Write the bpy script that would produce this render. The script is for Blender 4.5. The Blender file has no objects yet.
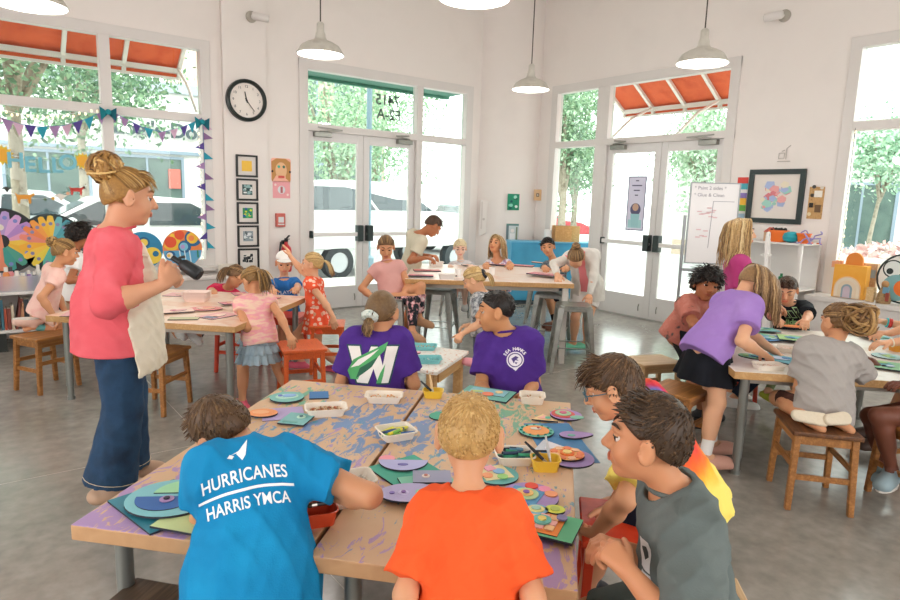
import bpy, bmesh, math, random
import numpy as np
from mathutils import Vector, Matrix
from mathutils.bvhtree import BVHTree
rnd = random.Random(7)
SC = bpy.context.scene
COL = SC.collection

# ------------------------------------------------------------------ camera model
# world: X along the left (window) wall, Y along the right (door) wall, Z up, metres
CF = 632.4; CH = 1.55
CP, CR_, CY = [math.radians(a) for a in (9.1055, 1.7633, 52.438)]
def _cv(yaw, el):
    v = np.array([math.sin(yaw)*math.cos(el), -math.sin(el), math.cos(yaw)*math.cos(el)])
    c, s = math.cos(CP), math.sin(CP); v = np.array([v[0], c*v[1]-s*v[2], s*v[1]+c*v[2]])
    c, s = math.cos(CR_), math.sin(CR_); return np.array([c*v[0]-s*v[1], s*v[0]+c*v[1], v[2]])
CM = np.array([_cv(CY, 0), _cv(CY-math.pi/2, 0), _cv(0, math.pi/2)])
CC = np.array([0, 0, CH])
FW = np.array([0.6096, 0.7927, 0]); RT = np.array([0.7927, -0.6096, 0]); UP = np.array([0, 0, 1.0])
def ray(px, py): return CM @ np.array([(px-450)/CF, (py-300)/CF, 1.0])
def atz(px, py, z): r = ray(px, py); return CC + r*((z-CH)/r[2])
def aty(px, py, y): r = ray(px, py); return CC + r*(y/r[1])
def atx(px, py, x): r = ray(px, py); return CC + r*(x/r[0])
def atd(px, py, d): return CC + ray(px, py)*d
def W(r, f, z=0): return RT*r + FW*f + UP*z
def head_vec(phi):                       # 0 away from the lens, 90 to the right, 180 towards it
    a = math.radians(phi); return FW*math.cos(a) + RT*math.sin(a)

cam = bpy.data.cameras.new('camera'); camo = bpy.data.objects.new('camera', cam); COL.objects.link(camo)
cam.sensor_width = 36; cam.lens = CF/900*36; cam.clip_start = 0.05; cam.clip_end = 400
m = Matrix.Identity(4)
for i in range(3):
    m[i][0] = CM[i][0]; m[i][1] = -CM[i][1]; m[i][2] = -CM[i][2]; m[i][3] = CC[i]
camo.matrix_world = m
SC.camera = camo

# ------------------------------------------------------------------ materials
def lin(c):
    if isinstance(c, str):
        c = c.lstrip('#'); c = [int(c[i:i+2], 16)/255 for i in (0, 2, 4)]
    return tuple((x/12.92 if x <= .04045 else ((x+.055)/1.055)**2.4) for x in c[:3]) + (1,)
_mc = {}
def mat(name, col='#808080', rough=.6, metal=0, var=None, scale=6, bump=0, bscale=60, sss=0, spec=.5, emit=0, stretch=None, coat=0):
    key = (name, str(col), rough, metal, str(var), scale, bump, bscale, sss, emit)
    if key in _mc: return _mc[key]
    M = bpy.data.materials.new(name); M.use_nodes = True
    nt = M.node_tree; b = nt.nodes['Principled BSDF']
    b.inputs['Roughness'].default_value = rough; b.inputs['Metallic'].default_value = metal
    b.inputs['Base Color'].default_value = lin(col); b.inputs['Specular IOR Level'].default_value = spec
    if coat: b.inputs['Coat Weight'].default_value = coat
    if sss:
        b.inputs['Subsurface Weight'].default_value = sss
        b.inputs['Subsurface Radius'].default_value = (.012, .005, .003)
        b.inputs['Subsurface Scale'].default_value = 1.0
    if emit:
        b.inputs['Emission Color'].default_value = lin(col); b.inputs['Emission Strength'].default_value = emit
    tc = None
    def coord():
        nonlocal tc
        if tc is None:
            t = nt.nodes.new('ShaderNodeTexCoord'); mp = nt.nodes.new('ShaderNodeMapping')
            nt.links.new(t.outputs['Object'], mp.inputs['Vector'])
            if stretch: mp.inputs['Scale'].default_value = stretch
            tc = mp.outputs['Vector']
        return tc
    if var is not None:
        n = nt.nodes.new('ShaderNodeTexNoise'); n.inputs['Scale'].default_value = scale; n.inputs['Detail'].default_value = 6
        nt.links.new(coord(), n.inputs['Vector'])
        r = nt.nodes.new('ShaderNodeValToRGB'); cols = [col] + (var if isinstance(var, list) else [var])
        e = r.color_ramp.elements; e[0].position = .32; e[1].position = .68
        e[0].color = lin(cols[0]); e[1].color = lin(cols[-1])
        for i, c in enumerate(cols[1:-1]):
            x = e.new(.32+.36*(i+1)/(len(cols)-1)); x.color = lin(c)
        nt.links.new(n.outputs['Fac'], r.inputs['Fac']); nt.links.new(r.outputs['Color'], b.inputs['Base Color'])
    if bump:
        n2 = nt.nodes.new('ShaderNodeTexNoise'); n2.inputs['Scale'].default_value = bscale; n2.inputs['Detail'].default_value = 4
        nt.links.new(coord(), n2.inputs['Vector'])
        bp = nt.nodes.new('ShaderNodeBump'); bp.inputs['Strength'].default_value = bump; bp.inputs['Distance'].default_value = .01
        nt.links.new(n2.outputs['Fac'], bp.inputs['Height']); nt.links.new(bp.outputs['Normal'], b.inputs['Normal'])
    _mc[key] = M
    return M
def wood(name, a, b, rough=.5, axis=(1.5, 22, 22)):
    return mat(name, a, rough, var=[b, a], scale=1.6, bump=.12, bscale=3, stretch=axis)

# ------------------------------------------------------------------ objects
def tag(o, label=None, cat=None, group=None, kind=None):
    if label: o['label'] = label
    if cat: o['category'] = cat
    if group: o['group'] = group
    if kind: o['kind'] = kind
    return o
def empty(name, loc=(0, 0, 0), rz=0, label=None, cat=None, group=None):
    o = bpy.data.objects.new(name, None); o.empty_display_size = .1
    o.location = Vector([float(c) for c in loc]); o.rotation_euler = (0, 0, rz); COL.objects.link(o)
    return tag(o, label, cat, group)
def children(o): return [c for c in bpy.data.objects if c.parent == o]
_kids = {}
def link_mesh(name, verts, faces, mats, parent=None, fm=None, smooth=True, off=None):
    me = bpy.data.meshes.new(name)
    v = np.asarray(verts, dtype=np.float64).reshape(-1, 3)
    if off is not None: v = v - np.asarray(off)[None]
    me.from_pydata(v.tolist(), [], faces if isinstance(faces, list) else faces.tolist())
    mats = mats if isinstance(mats, (list, tuple)) else [mats]
    for mm in mats: me.materials.append(mm)
    if fm is not None: me.polygons.foreach_set('material_index', np.asarray(fm, dtype=np.int32))
    me.polygons.foreach_set('use_smooth', np.full(len(me.polygons), bool(smooth)))
    me.update()
    o = bpy.data.objects.new(name, me); COL.objects.link(o)
    if parent is not None: o.parent = parent; _kids.setdefault(parent.name, []).append(o)
    return o
def copy_tree(o, loc=None, rz=None, label=None, group=None, parent=None):
    c = o.copy(); COL.objects.link(c)
    if parent is not None: c.parent = parent; _kids.setdefault(parent.name, []).append(c)
    if loc is not None: c.location = Vector([float(x) for x in loc])
    if rz is not None: c.rotation_euler = (0, 0, rz)
    if label: c['label'] = label
    if group: c['group'] = group
    for ch in list(_kids.get(o.name, [])): copy_tree(ch, parent=c)
    return c

class MB:
    """collects shapes into one mesh"""
    def __init__(s): s.v = []; s.f = []; s.m = []
    def add(s, vs, fs, mi=0, M=None):
        n = len(s.v)
        for p in vs:
            p = Vector([float(c) for c in p])
            if M is not None: p = M @ p
            s.v.append(p[:])
        for f in fs: s.f.append([i+n for i in f]); s.m.append(mi)
        return s
    def box(s, lo, hi, mi=0, M=None):
        x0, y0, z0 = lo; x1, y1, z1 = hi
        v = [(x0,y0,z0),(x1,y0,z0),(x1,y1,z0),(x0,y1,z0),(x0,y0,z1),(x1,y0,z1),(x1,y1,z1),(x0,y1,z1)]
        return s.add(v, [(0,3,2,1),(4,5,6,7),(0,1,5,4),(1,2,6,5),(2,3,7,6),(3,0,4,7)], mi, M)
    def bar(s, a, b, w, h=None, mi=0, up=(0, 0, 1), w2=None, h2=None):
        a = Vector([float(c) for c in a]); b = Vector([float(c) for c in b]); h = h or w; w2 = w2 or w; h2 = h2 or h
        d = (b-a).normalized(); u = Vector(up)
        if abs(d.dot(u)) > .98: u = Vector((1, 0, 0)) if abs(d.x) < .9 else Vector((0, 1, 0))
        x = d.cross(u).normalized(); y = x.cross(d)
        v = []
        for p, ww, hh in ((a, w, h), (b, w2, h2)):
            for i, j in ((-1,-1),(1,-1),(1,1),(-1,1)): v.append(p+x*i*ww/2+y*j*hh/2)
        return s.add(v, [(3,2,1,0),(4,5,6,7),(0,1,5,4),(1,2,6,5),(2,3,7,6),(3,0,4,7)], mi)
    def lathe(s, prof, n=24, mi=0, M=None, cap=True):
        v = []; f = []
        for r, z in prof:
            for i in range(n):
                a = 2*math.pi*i/n; v.append((r*math.cos(a), r*math.sin(a), z))
        for k in range(len(prof)-1):
            for i in range(n):
                j = (i+1) % n; f.append((k*n+i, k*n+j, (k+1)*n+j, (k+1)*n+i))
        if cap:
            if prof[0][0] > 1e-5: f.append(tuple(range(n))[::-1])
            if prof[-1][0] > 1e-5: f.append(tuple(range((len(prof)-1)*n, len(prof)*n)))
        return s.add(v, f, mi, M)
    def tube(s, pts, rad, n=8, mi=0, cap=True, flat=1.0):
        P = [Vector([float(c) for c in p]) for p in pts]; R = rad if isinstance(rad, (list, tuple)) else [rad]*len(P)
        v = []; f = []; px = None
        for k, p in enumerate(P):
            d = (P[min(k+1, len(P)-1)]-P[max(k-1, 0)]).normalized()
            if px is None:
                u = Vector((0, 0, 1)) if abs(d.z) < .9 else Vector((1, 0, 0)); px = d.cross(u).normalized()
            else:
                px = (px-d*px.dot(d)); px = px.normalized() if px.length > 1e-6 else d.orthogonal().normalized()
            y = d.cross(px)
            for i in range(n):
                a = 2*math.pi*i/n; v.append(p+px*(R[k]*math.cos(a))+y*(R[k]*flat*math.sin(a)))
        for k in range(len(P)-1):
            for i in range(n):
                j = (i+1) % n; f.append((k*n+i, k*n+j, (k+1)*n+j, (k+1)*n+i))
        if cap: f.append(tuple(range(n))[::-1]); f.append(tuple(range((len(P)-1)*n, len(P)*n)))
        return s.add(v, f, mi)
    def prism(s, poly, z0, z1, mi=0, M=None, mtop=None):
        n = len(poly); v = [(x, y, z0) for x, y in poly]+[(x, y, z1) for x, y in poly]
        s.add(v, [tuple(range(n))[::-1]], mi, M); k = len(s.v)-2*n
        s.f.append(list(range(k+n, k+2*n))); s.m.append(mi if mtop is None else mtop)
        for i in range(n):
            j = (i+1) % n; s.f.append([k+i, k+j, k+n+j, k+n+i]); s.m.append(mi)
        return s
    def ball(s, c, r, n=12, mi=0, M=None):
        r = r if isinstance(r, (tuple, list)) else (r, r, r); v = []; f = []; h = max(4, n//2)
        for k in range(h+1):
            t = math.pi*k/h
            for i in range(n):
                a = 2*math.pi*i/n; v.append((c[0]+r[0]*math.sin(t)*math.cos(a), c[1]+r[1]*math.sin(t)*math.sin(a), c[2]-r[2]*math.cos(t)))
        for k in range(h):
            for i in range(n):
                j = (i+1) % n; f.append((k*n+i, k*n+j, (k+1)*n+j, (k+1)*n+i))
        return s.add(v, f, mi, M)
    def build(s, name, mats, parent=None, smooth=False, bevel=0, off=None, seg=2):
        o = link_mesh(name, s.v, s.f, mats, parent, s.m, smooth, off)
        bm = bmesh.new(); bm.from_mesh(o.data); bmesh.ops.remove_doubles(bm, verts=bm.verts, dist=1e-6)
        bmesh.ops.recalc_face_normals(bm, faces=bm.faces); bm.to_mesh(o.data); bm.free()
        if smooth: o.data.set_sharp_from_angle(angle=math.radians(40))
        if bevel:
            b = o.modifiers.new('bevel', 'BEVEL'); b.width = bevel; b.segments = seg; b.limit_method = 'ANGLE'; b.angle_limit = math.radians(35)
        return o
def circle(r, n=32, cx=0, cy=0, ry=None, a0=0, a1=360):
    full = abs(a1-a0) >= 360; k = n if full else n+1
    return [(cx+r*math.cos(math.radians(a0+(a1-a0)*i/n)), cy+(ry or r)*math.sin(math.radians(a0+(a1-a0)*i/n))) for i in range(k)]
def rrect(w, h, r, n=4, cx=0, cy=0):
    out = []
    for sx, sy, a in ((1,1,0),(-1,1,90),(-1,-1,180),(1,-1,270)):
        for i in range(n+1):
            t = math.radians(a+90*i/n); out.append((cx+sx*(w/2-r)+r*math.cos(t), cy+sy*(h/2-r)+r*math.sin(t)))
    return out
def text_mesh(txt, size, depth=.002, align='CENTER', bold=0, spacing=1):
    c = bpy.data.curves.new('lettering', 'FONT'); c.body = txt; c.size = size; c.extrude = depth/2; c.align_x = align; c.align_y = 'CENTER'
    c.offset = bold; c.space_character = spacing
    o = bpy.data.objects.new('tmp', c); COL.objects.link(o)
    dg = bpy.context.evaluated_depsgraph_get(); me = bpy.data.meshes.new_from_object(o.evaluated_get(dg))
    bpy.data.objects.remove(o); bpy.data.curves.remove(c)
    return me
def mesh_into(mb, me, mi=0, M=None):
    mb.add([v.co for v in me.vertices], [tuple(p.vertices) for p in me.polygons], mi, M); bpy.data.meshes.remove(me)
def frame_M(o, x, y, z):
    M = Matrix.Identity(4)
    for i in range(3): M[i][0] = x[i]; M[i][1] = y[i]; M[i][2] = z[i]; M[i][3] = o[i]
    return M
# ------------------------------------------------------------------ people: distance fields meshed into one continuous surface
def nrm(v): v = np.asarray(v, float); return v/max(1e-9, np.linalg.norm(v))
class Field:
    def __init__(s): s.ops = []; s.lo = np.full(3, 1e9); s.hi = -s.lo
    def put(s, fn, lo, hi, k=.02, mode='add'):
        s.ops.append((mode, fn, np.array(lo), np.array(hi), k))
        if mode == 'add': s.lo = np.minimum(s.lo, lo); s.hi = np.maximum(s.hi, hi)
    def cone(s, a, b, ra, rb, k=.02, fr=None, cap0=False, cap1=False, mode='add', capn=None):
        a = np.asarray(a, float); b = np.asarray(b, float)
        R = max(ra, rb)*(1.0 if fr is None else 1.0)
        lo = np.minimum(a, b)-R; hi = np.maximum(a, b)+R
        ba = b-a; L2 = float(ba@ba)+1e-12; u = ba/math.sqrt(L2); n1 = u if capn is None else nrm(capn)
        if fr is not None: Rr, Ff, Uu, sc = fr
        def fn(x, y, z):
            X, Y, Z = x-a[0], y-a[1], z-a[2]
            t = np.clip((X*ba[0]+Y*ba[1]+Z*ba[2])/L2, 0, 1)
            X = X-t*ba[0]; Y = Y-t*ba[1]; Z = Z-t*ba[2]
            if fr is None: d = np.sqrt(X*X+Y*Y+Z*Z)
            else:
                f = X*Ff[0]+Y*Ff[1]+Z*Ff[2]
                d = np.sqrt(X*X+Y*Y+Z*Z+f*f*(1/sc**2-1))
            d = d-(ra+(rb-ra)*t)
            if cap1: d = np.maximum(d, (x-b[0])*n1[0]+(y-b[1])*n1[1]+(z-b[2])*n1[2])
            if cap0: d = np.maximum(d, -((x-a[0])*u[0]+(y-a[1])*u[1]+(z-a[2])*u[2]))
            return d
        s.put(fn, lo, hi, k, mode)
    def ell(s, c, r, fr=None, k=.02, mode='add'):
        c = np.asarray(c, float); r = np.asarray(r, float)*np.ones(3)
        A = np.eye(3) if fr is None else np.array(fr[:3])
        R = float(r.max())
        def fn(x, y, z):
            X, Y, Z = x-c[0], y-c[1], z-c[2]
            q = [(X*A[i][0]+Y*A[i][1]+Z*A[i][2])/r[i] for i in range(3)]
            k0 = np.sqrt(q[0]**2+q[1]**2+q[2]**2); k1 = np.sqrt((q[0]/r[0])**2+(q[1]/r[1])**2+(q[2]/r[2])**2)+1e-6
            return k0*(k0-1)/k1
        s.put(fn, c-R, c+R, k, mode)
    def cut(s, p, n, k=.004):                # removes the side n points to
        p = np.asarray(p, float); n = nrm(n)
        s.ops.append(('cut', lambda x, y, z: (x-p[0])*n[0]+(y-p[1])*n[1]+(z-p[2])*n[2], None, None, k))
    def warp(s, fn): s.ops.append(('warp', fn, None, None, 0))
    def mesh(s, h):
        pad = 4*h; lo = s.lo-pad; n = np.ceil((s.hi+pad-lo)/h).astype(int)+1
        ax = [(lo[i]+h*np.arange(n[i])).astype(np.float32) for i in range(3)]
        D = np.full(n, .06, np.float32)
        for mode, fn, l, hh, k in s.ops:
            if l is None: sl = [slice(0, n[i]) for i in range(3)]
            else:
                mg = .03+k
                i0 = np.maximum(0, np.floor((l-mg-lo)/h).astype(int)); i1 = np.minimum(n, np.ceil((hh+mg-lo)/h).astype(int)+1)
                if np.any(i1 <= i0): continue
                sl = [slice(i0[i], i1[i]) for i in range(3)]
            x = ax[0][sl[0]][:, None, None]; y = ax[1][sl[1]][None, :, None]; z = ax[2][sl[2]][None, None, :]
            A = D[tuple(sl)]
            if mode == 'warp': D[tuple(sl)] = A+fn(x, y, z); continue
            d = fn(x, y, z).astype(np.float32)
            kk = max(k, 1e-5)
            if mode == 'add':
                e = np.maximum(kk-np.abs(A-d), 0)/kk; D[tuple(sl)] = np.minimum(A, d)-e*e*kk*.25
            else:
                if mode == 'sub': d = -d
                e = np.maximum(kk-np.abs(A-d), 0)/kk; D[tuple(sl)] = np.maximum(A, d)+e*e*kk*.25
        D[0] = D[-1] = .05; D[:, 0] = D[:, -1] = .05; D[:, :, 0] = D[:, :, -1] = .05
        ins = D < 0
        c = [ins[i:n[0]-1+i, j:n[1]-1+j, k:n[2]-1+k] for i in (0, 1) for j in (0, 1) for k in (0, 1)]
        tot = sum(q.astype(np.int8) for q in c); act = (tot > 0) & (tot < 8)
        I = np.argwhere(act)
        if len(I) == 0: return np.zeros((0, 3)), np.zeros((0, 4), int)
        idx = np.full(act.shape, -1, np.int64); idx[tuple(I.T)] = np.arange(len(I))
        val = {}
        for i in (0, 1):
            for j in (0, 1):
                for k in (0, 1): val[i, j, k] = D[I[:, 0]+i, I[:, 1]+j, I[:, 2]+k]
        acc = np.zeros((len(I), 3)); cnt = np.zeros(len(I))
        for a in val:
            for axn in range(3):
                if a[axn] == 0:
                    b = list(a); b[axn] = 1; b = tuple(b); va, vb = val[a], val[b]
                    mk = (va < 0) != (vb < 0); t = np.where(mk, va/np.where(mk, va-vb, 1), 0)
                    p = np.tile(np.array(a, float), (len(I), 1)); p[:, axn] += t
                    acc += p*mk[:, None]; cnt += mk
        V = (I+acc/np.maximum(cnt, 1)[:, None])*h+lo
        Q = []
        for axn in range(3):
            b, cc = [(1, 2), (2, 0), (0, 1)][axn]
            s0 = [slice(None)]*3; s1 = [slice(None)]*3
            s0[axn] = slice(0, -1); s1[axn] = slice(1, None)
            A = ins[tuple(s0)]; B = ins[tuple(s1)]; E = np.argwhere(A != B)
            E = E[(E[:, b] > 0) & (E[:, cc] > 0)]
            fl = A[tuple(E.T)]
            def cell(db, dc):
                e = E.copy(); e[:, b] -= db; e[:, cc] -= dc; return idx[tuple(e.T)]
            q = np.stack([cell(1, 1), cell(0, 1), cell(0, 0), cell(1, 0)], 1)
            q[~fl] = q[~fl][:, ::-1]
            Q.append(q)
        return V, np.concatenate(Q)
def wrinkle(amp, U, seed=0, wl=.12):
    r = random.Random(seed); U = nrm(U); a = nrm(np.cross(U, [.3, .5, .8])); b = np.cross(U, a); ks = []
    for i in range(4):
        t = r.uniform(0, 6.28); d = nrm(a*math.cos(t)+b*math.sin(t)+U*r.uniform(-1.1, 1.1))
        ks.append((d*6.283/(wl*r.uniform(.8, 1.7)), r.uniform(0, 6), d))
    def fn(x, y, z):
        w = .02*np.sin(9*x+3*z+seed)+.02*np.sin(11*y-5*z)
        o = 0
        for k, ph, d in ks:
            sn = np.sin(k[0]*(x+w)+k[1]*(y-w)+k[2]*(z+w)+ph); o = o+np.exp(-(sn/.55)**2)
        return ((1.4-o)*amp*.6).astype(np.float32)
    return fn

def ik(S, T, l1, l2, pole):
    S = np.asarray(S, float); T = np.asarray(T, float); d = T-S; L = np.linalg.norm(d)
    L2 = min(L, (l1+l2)*.995); L2 = max(L2, abs(l1-l2)*1.05+.01); u = d/max(L, 1e-6); T = S+u*L2
    a = (l1*l1-l2*l2+L2*L2)/(2*L2); hgt = math.sqrt(max(0, l1*l1-a*a))
    p = np.asarray(pole, float); p = p-u*(p@u); p = nrm(p)
    return S+u*a+p*hgt, T

SKIN = {}
def skin_mat(c):
    if c not in SKIN: SKIN[c] = mat('skin', c, .5, var=[c], sss=.12, spec=.35, bump=.03, bscale=90)
    return SKIN[c]
WHITE = mat('eye_white', '#ded5cd', .35)
def hair_mat(cols):
    key = 'hair'+str(cols)
    if key in _mc: return _mc[key]
    M = bpy.data.materials.new('hair'); M.use_nodes = True; nt = M.node_tree; b = nt.nodes['Principled BSDF']
    b.inputs['Roughness'].default_value = .45; b.inputs['Specular IOR Level'].default_value = .35
    at = nt.nodes.new('ShaderNodeAttribute'); at.attribute_name = 'tone'
    t = nt.nodes.new('ShaderNodeTexCoord'); n = nt.nodes.new('ShaderNodeTexNoise'); n.inputs['Scale'].default_value = 90; n.inputs['Detail'].default_value = 3
    nt.links.new(t.outputs['Object'], n.inputs['Vector'])
    ad = nt.nodes.new('ShaderNodeMath'); ad.operation = 'MULTIPLY_ADD'; ad.inputs[1].default_value = .5
    sb = nt.nodes.new('ShaderNodeMath'); sb.operation = 'SUBTRACT'; sb.inputs[1].default_value = .25
    nt.links.new(n.outputs['Fac'], ad.inputs[0]); nt.links.new(at.outputs['Fac'], ad.inputs[2]); nt.links.new(ad.outputs[0], sb.inputs[0])
    r = nt.nodes.new('ShaderNodeValToRGB'); e = r.color_ramp.elements
    e[0].color = lin(cols[0]); e[0].position = .1; e[1].color = lin(cols[-1]); e[1].position = .9
    for i, c in enumerate(cols[1:-1]):
        x = e.new(.1+.8*(i+1)/(len(cols)-1)); x.color = lin(c)
    nt.links.new(sb.outputs[0], r.inputs['Fac']); nt.links.new(r.outputs['Color'], b.inputs['Base Color'])
    bp = nt.nodes.new('ShaderNodeBump'); bp.inputs['Strength'].default_value = .4; bp.inputs['Distance'].default_value = .004
    nt.links.new(n.outputs['Fac'], bp.inputs['Height']); nt.links.new(bp.outputs['Normal'], b.inputs['Normal'])
    _mc[key] = M
    return M

class Person:
    def __init__(s, label, h, pelvis, neck, head, face, look=None, pitch=0, roll=0, skin='#e3b594', bulk=1, vox=.0065,
                 cat='person', hip_face=None, seat=None, adult=False, tilt=0, hs=1.0):
        s.h = h; s.vox = vox; s.bulk = bulk; s.adult = adult
        s.P = np.array(pelvis, float); s.N = np.array(neck, float); s.HC = np.array(head, float)
        s.U = nrm(s.N-s.P); F = head_vec(face); Rv = np.cross(F, UP)
        Rv = nrm(Rv+UP*math.tan(math.radians(tilt)))
        s.R = nrm(Rv-s.U*(Rv@s.U)); s.F = np.cross(s.U, s.R)
        hf = head_vec(face if hip_face is None else hip_face); s.Rp = nrm(np.cross(hf, UP)); s.Fp = hf
        # head frame
        lf = head_vec(face if look is None else look); lr = nrm(np.cross(lf, UP)); p = math.radians(pitch)
        hfwd = lf*math.cos(p)-UP*math.sin(p); hup = np.cross(lr, hfwd)
        q = math.radians(roll); s.hR = lr*math.cos(q)-hup*math.sin(q); s.hU = hup*math.cos(q)+lr*math.sin(q); s.hF = hfwd
        s.hh = (.205+(h-1.2)*.05)*hs; s.hb = 1+(bulk-1)*.5
        s.sk = skin_mat(skin); s.skc = skin
        base = np.array([s.P[0], s.P[1], 0.0]) if seat is None else np.array([s.P[0], s.P[1], seat])
        s.base = base
        s.root = empty('person', base, 0, label, cat)
        s.B = Field(); s.hand_ops = []
        s.S = {}; s.E = {}; s.Wr = {}; s.K = {}; s.A = {}; s.Hp = {}
        for k, sg in (('L', -1), ('R', 1)):
            s.S[k] = s.N-s.U*.04*h+s.R*sg*.098*h*(1 if not adult else 1.02); s.Hp[k] = s.P+s.Rp*sg*.049*h*s.hb
    def hq(s, x, y, z): return s.HC+(s.hR*x+s.hF*y+s.hU*z)*s.hh
    # limbs -----------------------------------------------------
    def arm(s, k, wrist, pole=None, hdir=None, palm=None, curl=25, spread=1.0, thumb=30, grip=None):
        sg = -1 if k == 'L' else 1; h = s.h
        pole = (s.R*sg*.6-s.F*.6-UP*.4) if pole is None else pole
        E, Wt = ik(s.S[k], wrist, .172*h, .148*h, pole); s.E[k], s.Wr[k] = E, Wt
        d = nrm(Wt-E) if hdir is None else nrm(hdir)
        pn = np.array(palm if palm is not None else (s.R*-sg), float); pn = nrm(pn-d*(pn@d))
        s.hand_ops.append((k, Wt, d, pn, curl, spread, thumb))
    def arm_e(s, k, elbow, wrist, **kw):
        e = s.S[k]+nrm(np.asarray(elbow)-s.S[k])*.172*s.h; w = e+nrm(np.asarray(wrist)-e)*.148*s.h
        s.arm(k, w, pole=e-(s.S[k]+w)/2+1e-5, **kw)
    def leg(s, k, ankle, pole=None, toe=None, knee=None):
        h = s.h; pole = s.Fp+UP*.2 if pole is None else pole
        K, A = (np.asarray(knee), np.asarray(ankle)) if knee is not None else ik(s.Hp[k], ankle, .245*h, .235*h, pole); s.K[k], s.A[k] = K, A
        s.toe = getattr(s, 'toe', {}); s.toe[k] = nrm(s.Fp if toe is None else toe)
    # body ------------------------------------------------------
    def torso(s, F, e=0, k=.05):
        h, b = s.h, s.bulk; fr = (s.R, s.F, s.U, .72); L = np.linalg.norm(s.N-s.P)
        w = s.P+s.U*L*.42+s.F*.004; c = s.P+s.U*L*.74
        F.cone(s.P, w, .083*h*s.hb+e, .072*h*b+e, k, fr); F.cone(w, c, .072*h*b+e, .082*h*(b*.5+.5)+e, k, fr)
        F.cone(s.S['L']*.93+s.S['R']*.07, s.S['R']*.93+s.S['L']*.07, .036*h+e*.9, .036*h+e*.9, k)
        F.ell(s.P-s.U*.02*h, (.085*h*s.hb+e, .07*h*s.hb+e, .07*h+e), (s.Rp, s.Fp, UP), k)
    def body(s, face=True, lids=.35, iris='#3a2a1e', brow='#5a4030', lip=None, mouth=0, glasses=False):
        h, b, hh, F = s.h, s.bulk, s.hh, s.B
        s.torso(F)
        nb = .031*h if not s.adult else .034*h
        nt = s.hq(0, -.10, -.22); F.cone(s.N-s.U*.03*h, nt, nb*1.15, nb, .03)
        F.cone(s.N-s.U*.01*h, s.S['L']*.6+s.N*.4, nb*.9, .026*h, .04); F.cone(s.N-s.U*.01*h, s.S['R']*.6+s.N*.4, nb*.9, .026*h, .04)
        for k in 'LR':
            if k in s.E:
                F.cone(s.S[k], s.E[k], .031*h*(b*.6+.4), .0245*h, .02); F.cone(s.E[k], s.E[k]+(s.Wr[k]-s.E[k])*.35, .0245*h, .0255*h*(b*.5+.5), .02)
                F.cone(s.E[k]+(s.Wr[k]-s.E[k])*.35, s.Wr[k], .0255*h*(b*.5+.5), .0165*h, .02)
            if k in s.K:
                F.cone(s.Hp[k], s.K[k], .053*h*s.hb, .036*h*(b*.5+.5), .03); F.cone(s.K[k], s.A[k], .035*h, .0215*h, .02)
                m = s.K[k]*.68+s.A[k]*.32; bk = nrm(s.A[k]-s.K[k]); kn = nrm(s.K[k]-(s.Hp[k]+s.A[k])/2+s.Fp*.02)
                F.cone(m-kn*.012*h+bk*-.02*h, m-kn*.008*h+bk*.05*h, .033*h*(b*.5+.5), .027*h, .03)
                F.cone(s.A[k], s.A[k]-UP*.02*h+s.toe[k]*.05*h, .022*h, .018*h, .02)
        # head
        fr = (s.hR, s.hF, s.hU)
        F.ell(s.hq(0, -.06, .12), np.array((.335, .405, .37))*hh, fr, .03*hh)
        F.ell(s.hq(0, .10, -.12), np.array((.265, .29, .37))*hh, fr, .12*hh)
        F.ell(s.hq(0, .26, -.40), np.array((.11, .09, .08))*hh, fr, .12*hh)
        for g in (-1, 1):
            F.ell(s.hq(g*.15, .235, -.14), np.array((.13, .12, .15))*hh, fr, .08*hh)
            F.ell(s.hq(g*.365, -.03, -.02), np.array((.042, .115, .165))*hh, (nrm(s.hR*g-s.hF*.55), nrm(s.hF+s.hR*g*.55), s.hU), .03*hh)
            F.ell(s.hq(g*.412, .0, -.01), np.array((.02, .05, .08))*hh, fr, .03*hh, 'sub')
            if face: F.ell(s.hq(g*.145, .415, .02), np.array((.085, .06, .06))*hh, fr, .07*hh, 'sub')
        if face:
            F.cone(s.hq(0, .375, .06), s.hq(0, .465, -.11), .036*hh, .056*hh, .045*hh)
            for g in (-1, 1): F.ell(s.hq(g*.055, .405, -.135), np.array((.04, .05, .035))*hh, fr, .03*hh)
            F.ell(s.hq(0, .355, -.265), np.array((.12, .05, .055))*hh, fr, .05*hh)
            for g in (-1, 1):
                F.cone(s.hq(g*.07, .375, .125), s.hq(g*.22, .315, .115), .035*hh, .03*hh, .06*hh)
        for (k, Wt, d, pn, curl, spread, thumb) in s.hand_ops: s.hand(F, k, Wt, d, pn, curl, spread, thumb)
        V, Q = F.mesh(s.vox); s.body_o = link_mesh('body', V, Q, s.sk, s.root, off=s.base)
        if face: s.features(lids, iris, brow, lip, mouth, glasses)
    def hand(s, F, k, Wt, d, pn, curl, spread, thumb):
        sg = -1 if k == 'L' else 1; hl = .104*s.h*(1.0 if s.vox < .006 else 1.06); lat = nrm(-sg*np.cross(pn, d))
        r = max(.0068, .066*hl)
        kn = []
        for i, (o, l) in enumerate(((.34, .95), (.11, 1.05), (-.12, 1.0), (-.33, .8))):
            q = Wt+d*hl*.47*(1-.08*abs(i-1))+lat*o*hl*.5; kn.append((q, l)); F.cone(Wt+d*hl*.06+lat*o*hl*.22, q, .095*hl, .085*hl, .012)
        for i, (q, l) in enumerate(kn):
            dd = nrm(d+lat*(.34, .11, -.12, -.33)[i]*.35*spread); p = q; c = 0
            for L in (.22, .16, .13):
                c += math.radians(curl*(1+.12*i)); v = dd*math.cos(c)+pn*math.sin(c); p2 = p+v*L*hl*l
                F.cone(p, p2, r, r*.92, .003); p = p2
        t0 = Wt+d*hl*.14+lat*.16*hl; a = math.radians(thumb); v = nrm(d*math.cos(a*1.4)+lat*math.sin(a*1.4)+pn*.35)
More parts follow.
